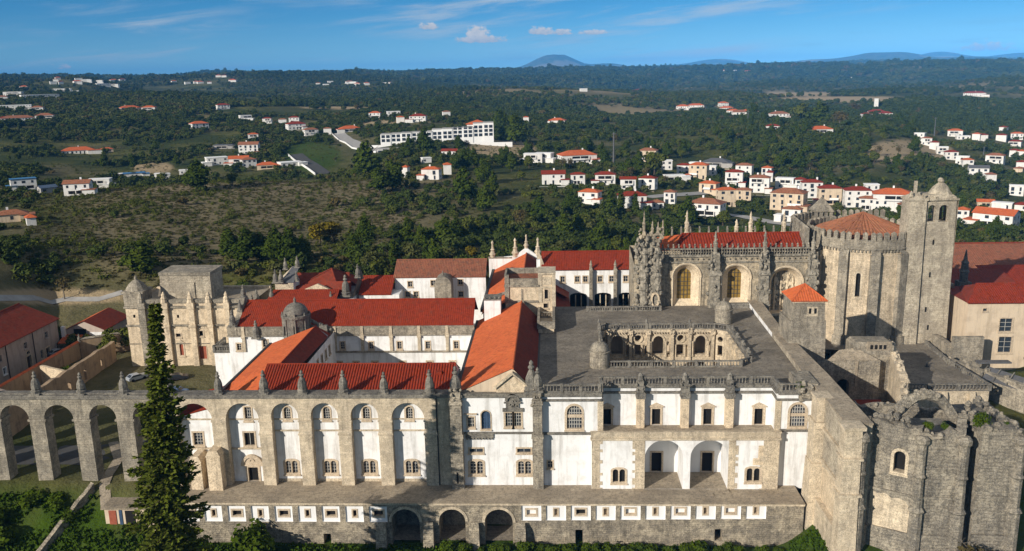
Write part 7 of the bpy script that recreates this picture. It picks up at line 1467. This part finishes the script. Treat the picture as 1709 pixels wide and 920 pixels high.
# near planting in front of the monument
def bush(x, y, h, label, kind='bush', wide=1.0, group=None): return tree(kind, x, y, h1(x, y) - .15, h, label, group, wide)
bush(-44.5, -9.5, 5.2, 'big rounded bright green bush before the retaining wall beside the tall conifer', 'bush', .95)
bush(52.5, -21.5, 4.2, 'grey-green spiky bush at the foot of the ruined chapter house', 'olive', 1.5)
bush(60.5, -20.5, 6.5, 'reddish leafless bush before the ruined chapter house', 'bare', 1.1); bush(63.5, -20.8, 5.5, 'second leafless bush leaning on the ruin at right', 'bare', 1.1)
for k, (x, y, h, wd) in enumerate([(-98, -7, 4, 1.2), (-94, -10, 3.5, 1.3), (-90, -6.5, 3.4, 1.3), (-87, -9, 4.2, 1.1), (-92, -16, 3, 1.5), (-86, -14, 3.2, 1.2), (-96, -14, 3, 1.4), (-80, -4, 2.2, 1.2), (-77, -5.5, 2, 1.2), (-84, -4, 2.4, 1.4), (-101, -11, 4, 1.2)]): bush(x, y, h, 'leafy green bush on the grass bank before the aqueduct', 'bush', wd, 'bushes on the bank before the aqueduct')
for k, x in enumerate(np.arange(-14, 38, 2.3)): bush(x + random.uniform(-.7, .7), -8.4 + random.uniform(-.6, .3), random.uniform(1.3, 2.2), 'bright green shrub in the strip along the retaining wall foot', 'bush', random.uniform(.8, 1.2), 'shrubs along the retaining wall')
for x, y, h in ((-70, 5, 5), (-72, 14, 6), (-66, 18, 5), (-64, 9, 4), (-98, 4, 4)): tree('broad', x, y, h1(x, y), h, 'green tree in the shaded yard behind the aqueduct', 'trees in the yard behind the aqueduct', .9)
for x, y, h in ((-103, 60, 6.5), (-99.5, 64, 7), (-105, 66, 6), (-110, 64, 5), (-96, 73, 7), (-101, 72, 6.5), (-114, 63.5, 5), (-120, 68, 5.5)): tree('broad', x, y, h1(x, y), h, 'dense green tree round the small red-roofed cottage', 'trees round the cottage', 1.0)
for x, y, h in ((-105, 30, 3.5), (-103, 34, 3), (-93, 60, 3), (-106, 45, 3)): bush(x, y, h, 'green shrub growing inside the roofless yard ruins', 'bush', 1.1, 'shrubs in the yard ruins')
for x, y, z, h in ((55.2, -14.8, 16.2, 1.3), (57.6, -15.2, 16.2, 1.2), (62.3, -14.6, 16.6, 2.2), (41.8, .6, 16.4, 1.5), (65.8, -15, 16.3, 1.1)): tree('bush', x, y, z, h, 'tuft of weeds growing on the broken masonry top', 'weeds on the ruin tops', .8)
tree('bare', 97, 34, 6, 6.5, 'brown leafless tree before the cream building at the right edge', None, 1.1)

# tall conifer before the facade
def conifer():
    x0, y0 = CONX, -33.0; z0 = h1(x0, y0) - .3; H = 40.6 - z0
    root = thing('conifer', 'very tall slim dark conifer standing before the left end of the facade', 'tree', (x0, y0, z0)); rg = random.Random(5)
    t = MB(); p = Vector((x0, y0, z0)); n = 14
    for k in range(n): q = Vector((x0 + rg.uniform(-.08, .08), y0 + rg.uniform(-.08, .08), z0 + H * (k + 1) / n)); t.tube(p, q, .62 * (1 - k / n) + .05, .62 * (1 - (k + 1) / n) + .05, 8); p = q
    vs = []; fs = []; z = 1.2; br = MB()
    while z < H - .3:
        f = z / H; R = 5.2 * min(1, (1 - f) * 1.5) ** .8 * (.84 + .16 * sin(z * .9 + 1)) + .22
        if f > .78: R *= .85
        nb = 6 if f > .8 else 9
        for k in range(nb):
            a = 6.28 * (k + rg.random() * .9) / nb + z * 2.1; L = R * rg.uniform(.55, 1.15)
            if rg.random() < .11: continue
            prev = Vector((x0, y0, z0 + z)); m = max(3, int(L / .42)); droop = rg.uniform(-.05, .22)
            for j in range(1, m + 1):
                s = j / m; q = Vector((x0 + cos(a) * L * s, y0 + sin(a) * L * s, z0 + z + L * (droop * s - .38 * s * s + .28 * s ** 3) + rg.uniform(-.05, .05)))
                if j % 2 == 0 or j == m: br.tube(prev, q, .07 * (1 - s) + .02, .07 * (1 - s) + .015, 4)
                dirv = (q - prev).normalized(); side = dirv.cross(Vector((0, 0, 1))).normalized()
                for sd_ in (-1, 1):
                    for rep in range(4):
                        wdt = rg.uniform(.35, .85) * (1 - .35 * s); b0 = prev.lerp(q, rg.random()); e = b0 + side * sd_ * wdt + dirv * rg.uniform(.2, .6) + Vector((0, 0, rg.uniform(-.4, .28))); c = (e - b0).cross(Vector((rg.gauss(0, .8), rg.gauss(0, .8), 1))).normalized() * rg.uniform(.14, .26); i = len(vs)
                        vs += [b0, b0.lerp(e, .5) + c, e, b0.lerp(e, .5) - c]; fs.append((i, i + 1, i + 2, i + 3))
                if j % 2 == 0 or j == m: prev = q
        z += rg.uniform(.34, .58) * (1.0 if f < .75 else 1.3)
    m = MB(); m.v = [tuple(v) for v in vs]; m.f = fs; m.v = [(x - (40.0 - z) * .055, y, z) for x, y, z in m.v]; t.v = [(x - (40.0 - z) * .055, y, z) for x, y, z in t.v]; br.v = [(x - (40.0 - z) * .055, y, z) for x, y, z in br.v]; t.build('trunk', 'trunk', root); br.build('branch_whorls', 'trunk', root); m.m = [0] * len(fs); m.s = [False] * len(fs); m.build('needles', 'leaf_conifer', root)
CONX = -45.0
conifer()
_pts = [(-92, -25), (-82, -15), (-76.5, -6), (-74.2, -2)]
wall_thing('hillside_wall', 'low mossy stone wall running down the grass in front of the aqueduct', _pts, -14, [h1(*p) + 1.5 for p in _pts], .9, 'stone_rubble', None)

# countless vegetation as instances on scattered points
def far_mesh(name, mat, seed, r=4.0, h=5.4, n=330, sz=.62):
    rg = random.Random(seed); L = [(rg.uniform(-1, 1) * r * .42, rg.uniform(-1, 1) * r * .42, h * .48 + rg.uniform(-.1, .22) * h, r * rg.uniform(.45, .62), h * .34) for k in range(6)]
    return leaf_mesh(name, mat, L, n, sz, seed, .5, .95)
PROTO = {}
def proto(key, me):
    o = bpy.data.objects.new(key, me); return o
def stuff(name, P, scale, idx, protos, zs=1.0):
    me = bpy.data.meshes.new(name); n = len(P); me.vertices.add(n); me.vertices.foreach_set('co', P.astype(np.float32).ravel())
    at = me.attributes.new('scl', 'FLOAT_VECTOR', 'POINT'); s3 = np.stack([scale * RNG.uniform(.8, 1.25, n), scale * RNG.uniform(.8, 1.25, n), scale * RNG.uniform(.8, 1.2, n) * zs], -1); at.data.foreach_set('vector', s3.astype(np.float32).ravel())
    at = me.attributes.new('rot', 'FLOAT_VECTOR', 'POINT'); at.data.foreach_set('vector', np.stack([np.zeros(n), np.zeros(n), RNG.uniform(0, 6.28, n)], -1).astype(np.float32).ravel())
    at = me.attributes.new('idx', 'INT', 'POINT'); at.data.foreach_set('value', idx.astype(np.int32))
    o = bpy.data.objects.new(name, me); COL.objects.link(o); tag(o, kind='stuff')
    ng = bpy.data.node_groups.new(name, 'GeometryNodeTree'); ng.interface.new_socket('Geometry', in_out='INPUT', socket_type='NodeSocketGeometry'); ng.interface.new_socket('Geometry', in_out='OUTPUT', socket_type='NodeSocketGeometry')
    N, L = ng.nodes, ng.links; gi = N.new('NodeGroupInput'); go = N.new('NodeGroupOutput'); ip = N.new('GeometryNodeInstanceOnPoints'); gt = N.new('GeometryNodeGeometryToInstance')
    for pr in reversed(protos):
        oi = N.new('GeometryNodeObjectInfo'); oi.inputs['Object'].default_value = pr; L.new(oi.outputs['Geometry'], gt.inputs[0])
    L.new(gi.outputs[0], ip.inputs['Points']); L.new(gt.outputs[0], ip.inputs['Instance']); ip.inputs['Pick Instance'].default_value = True
    def attr(nm, ty, out):
        a = N.new('GeometryNodeInputNamedAttribute'); a.data_type = ty; a.inputs['Name'].default_value = nm; return a.outputs['Attribute']
    L.new(attr('idx', 'INT', 0), ip.inputs['Instance Index']); L.new(attr('scl', 'FLOAT_VECTOR', 0), ip.inputs['Scale'])
    er = N.new('FunctionNodeEulerToRotation'); L.new(attr('rot', 'FLOAT_VECTOR', 0), er.inputs[0]); L.new(er.outputs[0], ip.inputs['Rotation'])
    L.new(ip.outputs[0], go.inputs[0]); md = o.modifiers.new('scatter', 'NODES'); md.node_group = ng; return o
def source(name, me, x, y, z, label):                     # the individual that the scattered ones repeat stands in the scene itself
    o = bpy.data.objects.new(name, me); COL.objects.link(o); o.location = (x, y, z); tag(o, label, 'shrub' if 'shrub' in name else 'tree'); return o
def src_at(px, py, me, name, label):
    x, y, z, D = hit(px, py, dmin=240.); return source(name, me, x, y, z - .2, label)
FM = [far_mesh('crown', 'leaf_forest', 1), far_mesh('crown', 'leaf_forest', 2), far_mesh('crown', 'leaf_broad', 3, 4.2, 4.6), far_mesh('crown', 'leaf_forest_pale', 4, 3.6, 4.2), far_mesh('crown', 'leaf_forest', 5, 3.2, 7.6), far_mesh('crown', 'leaf_bare', 6, 3.4, 4.6, 200)]
FP = [src_at(px, py, me, 'woodland_tree', lab) for (px, py), me, lab in zip(((480, 214), (905, 252), (1180, 250), (300, 262), (880, 232), (560, 345)), FM, ('dark low tree on the slope far left of the hotel', 'low green tree at the wood edge right of the hotel', 'low spreading tree on the right ridge slope', 'pale low tree in the left valley wood', 'taller dark tree in the wood right of the hotel', 'brown leafless thicket on the dark slope below the hotel'))]
SM = [leaf_mesh('shrub', 'leaf_heath', [(0, 0, .2, .7, .3), (.5, .3, .2, .4, .25)], 60, .15, 21, .6), leaf_mesh('shrub', 'leaf_olive', [(0, 0, .3, .7, .4), (-.4, .4, .2, .5, .3)], 60, .17, 22, .6), leaf_mesh('shrub', 'leaf_broad', [(0, 0, .4, .8, .55)], 70, .18, 23, .6)]
SP = [src_at(px, py, me, 'heath_shrub', lab) for (px, py), me, lab in zip(((300, 400), (420, 370), (520, 360)), SM, ('brown heather shrub low on the bare heath hill', 'grey shrub in the middle of the heath hill', 'green shrub at the right edge of the heath hill'))]
def vegetation():
    rg = np.random.default_rng(11)
    # woods out to the far ridges
    PP = []; SS = []; II = []
    for n, d0, d1, s0, s1 in ((13000, 245, 620, .3, .8), (24000, 600, 1150, .5, 1.05), (62000, 1050, 3200, .8, 1.5), (52000, 3000, 11000, 1.5, 3.3)):
        X, Y, D, A = scatter(n, d0, d1, rg); Z = height(X, Y); px, py = project(X, Y, Z)
        ok = clear_of_houses(X, Y, D, A, 2.0 if d0 < 1000 else 6, .55 if d0 < 1000 else 1.0) & clear_of_roads(X, Y, 8) & (Y > 100)
        heath = (px > 60) & (px < 640) & (D < 490) & (py < 425) & (rg.random(n) > .02 + .16 * (vnoise(X / 25, Y / 25) > .66)); ok &= ~heath
        den = fbm(X + 50, Y, 55 if d0 < 1000 else 240, 4); pr = .42 + 1.7 * den if d0 < 1000 else .74 + 2.0 * den
        if d0 < 1000:
            pr = pr + .30 * ((px > 640) & (px < 1150) & (D < 430)) + .35 * ((py > 415) & (D < 330) & (px > 330)) + .30 * ((px > 1215) & (px < 1450) & (py > 205) & (py < 320)) - .15 * ((px > 1040) & (px < 1200) & (py > 195) & (py < 275)) - .22 * ((px < 330) & (D < 520)) + .22 * ((px > 870) & (py > 262) & (py < 400)) - .25 * ((px > 1440) & (px < 1600) & (py > 225) & (py < 330))
        ok &= rg.random(n) < pr
        for (fx, fy, rx, ry) in ((1400, 166, 130, 5), (1330, 158, 90, 3), (1490, 254, 55, 20), (840, 250, 60, 14), (1340, 352, 60, 11), (520, 262, 46, 24), (1240, 386, 90, 12), (90, 495, 140, 12), (560, 180, 60, 2)):
            ok &= ((px - fx) / rx) ** 2 + ((py - fy) / ry) ** 2 > 1
        sc_ = 60 if d0 < 1000 else 280; kind = np.where(vnoise(X / sc_, Y / sc_) > .56, rg.integers(0, 2, n), np.where(vnoise(X / sc_ + 9, Y / sc_) > .5, rg.integers(1, 4, n), rg.integers(0, 5, n))); kind = np.where(rg.random(n) < .06, 5, kind)
        PP.append(np.stack([X, Y, Z - .3], -1)[ok]); SS.append((rg.uniform(s0, s1, n) * (np.where(D > 1100, np.clip(D / 3000, 1, 1.5), 1)))[ok]); II.append(kind[ok])
    P = np.concatenate(PP); stuff('woodland', P, np.concatenate(SS), np.concatenate(II), FP)
    # heath and scrub
    PP = []; SS = []; II = []
    for n, d0, d1, hill in ((26000, 245, 500, True), (12000, 245, 900, False)):
        X, Y, D, A = scatter(n, d0, d1, rg); Z = height(X, Y); px, py = project(X, Y, Z); ok = (Y > 96) & clear_of_roads(X, Y, 4.5)
        ok &= ((px > 40) & (px < 700)) if hill else (vnoise(X / 30, Y / 30) > .35)
        idx = np.where(vnoise(X / 18 + 40, Y / 18) > .66, rg.integers(1, 3, n), rg.choice([0, 0, 0, 0, 0, 0, 1, 2], n)); PP.append(np.stack([X, Y, Z - .08], -1)[ok]); SS.append((rg.uniform(.5, 1.25, n) * np.where(idx == 2, 1.4, 1))[ok]); II.append(idx[ok])
    stuff('heath_scrub', np.concatenate(PP), np.concatenate(SS), np.concatenate(II), SP)
    # lush grass on the banks
    gm = leaf_mesh('grass_tuft', 'leaf_grass', [(0, 0, .12, .3, .22)], 9, .2, 31, .2); gs = bpy.data.objects.new('grass_tuft', gm); COL.objects.link(gs); gs.location = (-80.0, -8.0, h1(-80, -8)); tag(gs, 'tuft of tall grass on the bank before the aqueduct', 'grass')
    n = 30000; X = rg.uniform(-118, 75, n); Y = rg.uniform(-28, -2.5, n); ok = ((X < -60) | (Y < -6.6)) & ~((X > -63) & (X < 42) & (Y > -6.8)) & ~((X > 43.5) & (Y > -19)) & (fbm(X, Y, 6, 3) > -.25) & ~((np.abs(X + 70) < 3.5) & (Y > -7)); X, Y = X[ok], Y[ok]
    stuff('grass', np.stack([X, Y, height(X, Y) - .03], -1), rg.uniform(.7, 1.7, len(X)), np.zeros(len(X)), [gs])
vegetation()

# ------------------------------------------------------------------ cars, people
def car(x, y, rz, mat, label):
    z = h1(x, y); root = thing('parked_car', label, 'car', (x, y, z)); T = Matrix.Translation((x, y, z)) @ Matrix.Rotation(rz, 4, 'Z')
    b = MB(); b.T = T; P = [(-2.1, .35), (2.1, .35), (2.15, .75), (1.95, .95), (1.0, 1.02), (.35, 1.45), (-1.2, 1.48), (-1.9, 1.0), (-2.1, .9)]; b.yprism(P, -.85, .85); b.build('body', mat, root)
    g = MB(); g.T = T; g.add([(.98, -.7, 1.05), (.98, .7, 1.05), (.42, .62, 1.42), (.42, -.62, 1.42)], [(0, 1, 2, 3)]); g.add([(-1.88, .7, 1.05), (-1.88, -.7, 1.05), (-1.26, -.62, 1.44), (-1.26, .62, 1.44)], [(0, 1, 2, 3)])
    for s in (-1, 1): g.add([(.85, s * .862, 1.05), (-1.7, s * .862, 1.05), (-1.15, s * .862, 1.4), (.35, s * .862, 1.4)], [(0, 1, 2, 3)])
    g.build('window', 'glass', root)
    for sx in (-1.3, 1.3):
        for sy in (-.86, .86):
            w_ = MB(); w_.T = T; w_.tube((sx, sy - .1, .34), (sx, sy + .1, .34), .34, .34, 12); w_.build('wheel', 'dark', root)
plain('car_silver', (.45, .48, .52), .3, .05, 1, .3, .5); plain('car_blue', (.06, .14, .30), .3, .05, 1, .2, .5); plain('car_dark', (.03, .03, .035), .3, .05, 1, .2, .5)
def car_at(px, py, rz, mat, label):
    x, y, z, D = hit(px, py, dmin=130.); car(x, y, rz, mat, label)
car_at(229, 634, .9, 'car_silver', 'pale silver car parked in the shaded yard left of the conifer'); car_at(298, 634, .35, 'car_dark', 'dark car parked on the grass below the beige ruin'); car_at(297, 658, -.1, 'car_blue', 'blue car parked just behind the aqueduct right of the conifer'); car_at(97, 592, 1.1, 'car_silver', 'pale car beside the door of the pink farm building')

x_, y_ = 81.2 - 4.6, 35.0
fx = MB(); fx.box(x_ - .35, x_ + .35, y_ - .3, y_ + .3, 8.0, 8.12); fx.tube((x_, y_, 8.1), (x_, y_, 8.75), .16, .12, 6); fx.blob((x_, y_, 8.95), .24, .2); tag(fx.build('floodlight', 'iron'), 'small dark floodlight fitting standing alone on the paved terrace by the ruin', 'lamp')

# ------------------------------------------------------------------ air
def haze():
    m = bpy.data.materials.new('haze'); m.use_nodes = True; nt = m.node_tree; nt.nodes.clear(); out = nt.nodes.new('ShaderNodeOutputMaterial'); pv = nt.nodes.new('ShaderNodeVolumePrincipled')
    pv.inputs['Color'].default_value = (.11, .45, 1.0, 1); pv.inputs['Density'].default_value = HAZE; pv.inputs['Anisotropy'].default_value = -.35; nt.links.new(pv.outputs[0], out.inputs['Volume']); MAT['haze'] = m
    zs = min(v.co.z for v in bpy.data.objects['ground'].data.vertices) - 1.0
    zt = max(v.co.z for v in bpy.data.objects['ground'].data.vertices) + 40.0
    b = MB(); b.box(-23500, 23500, -23500, 23500, zs, zt); o = b.build('haze', 'haze'); tag(o, kind='stuff')
HAZE = 6.5e-5
haze()
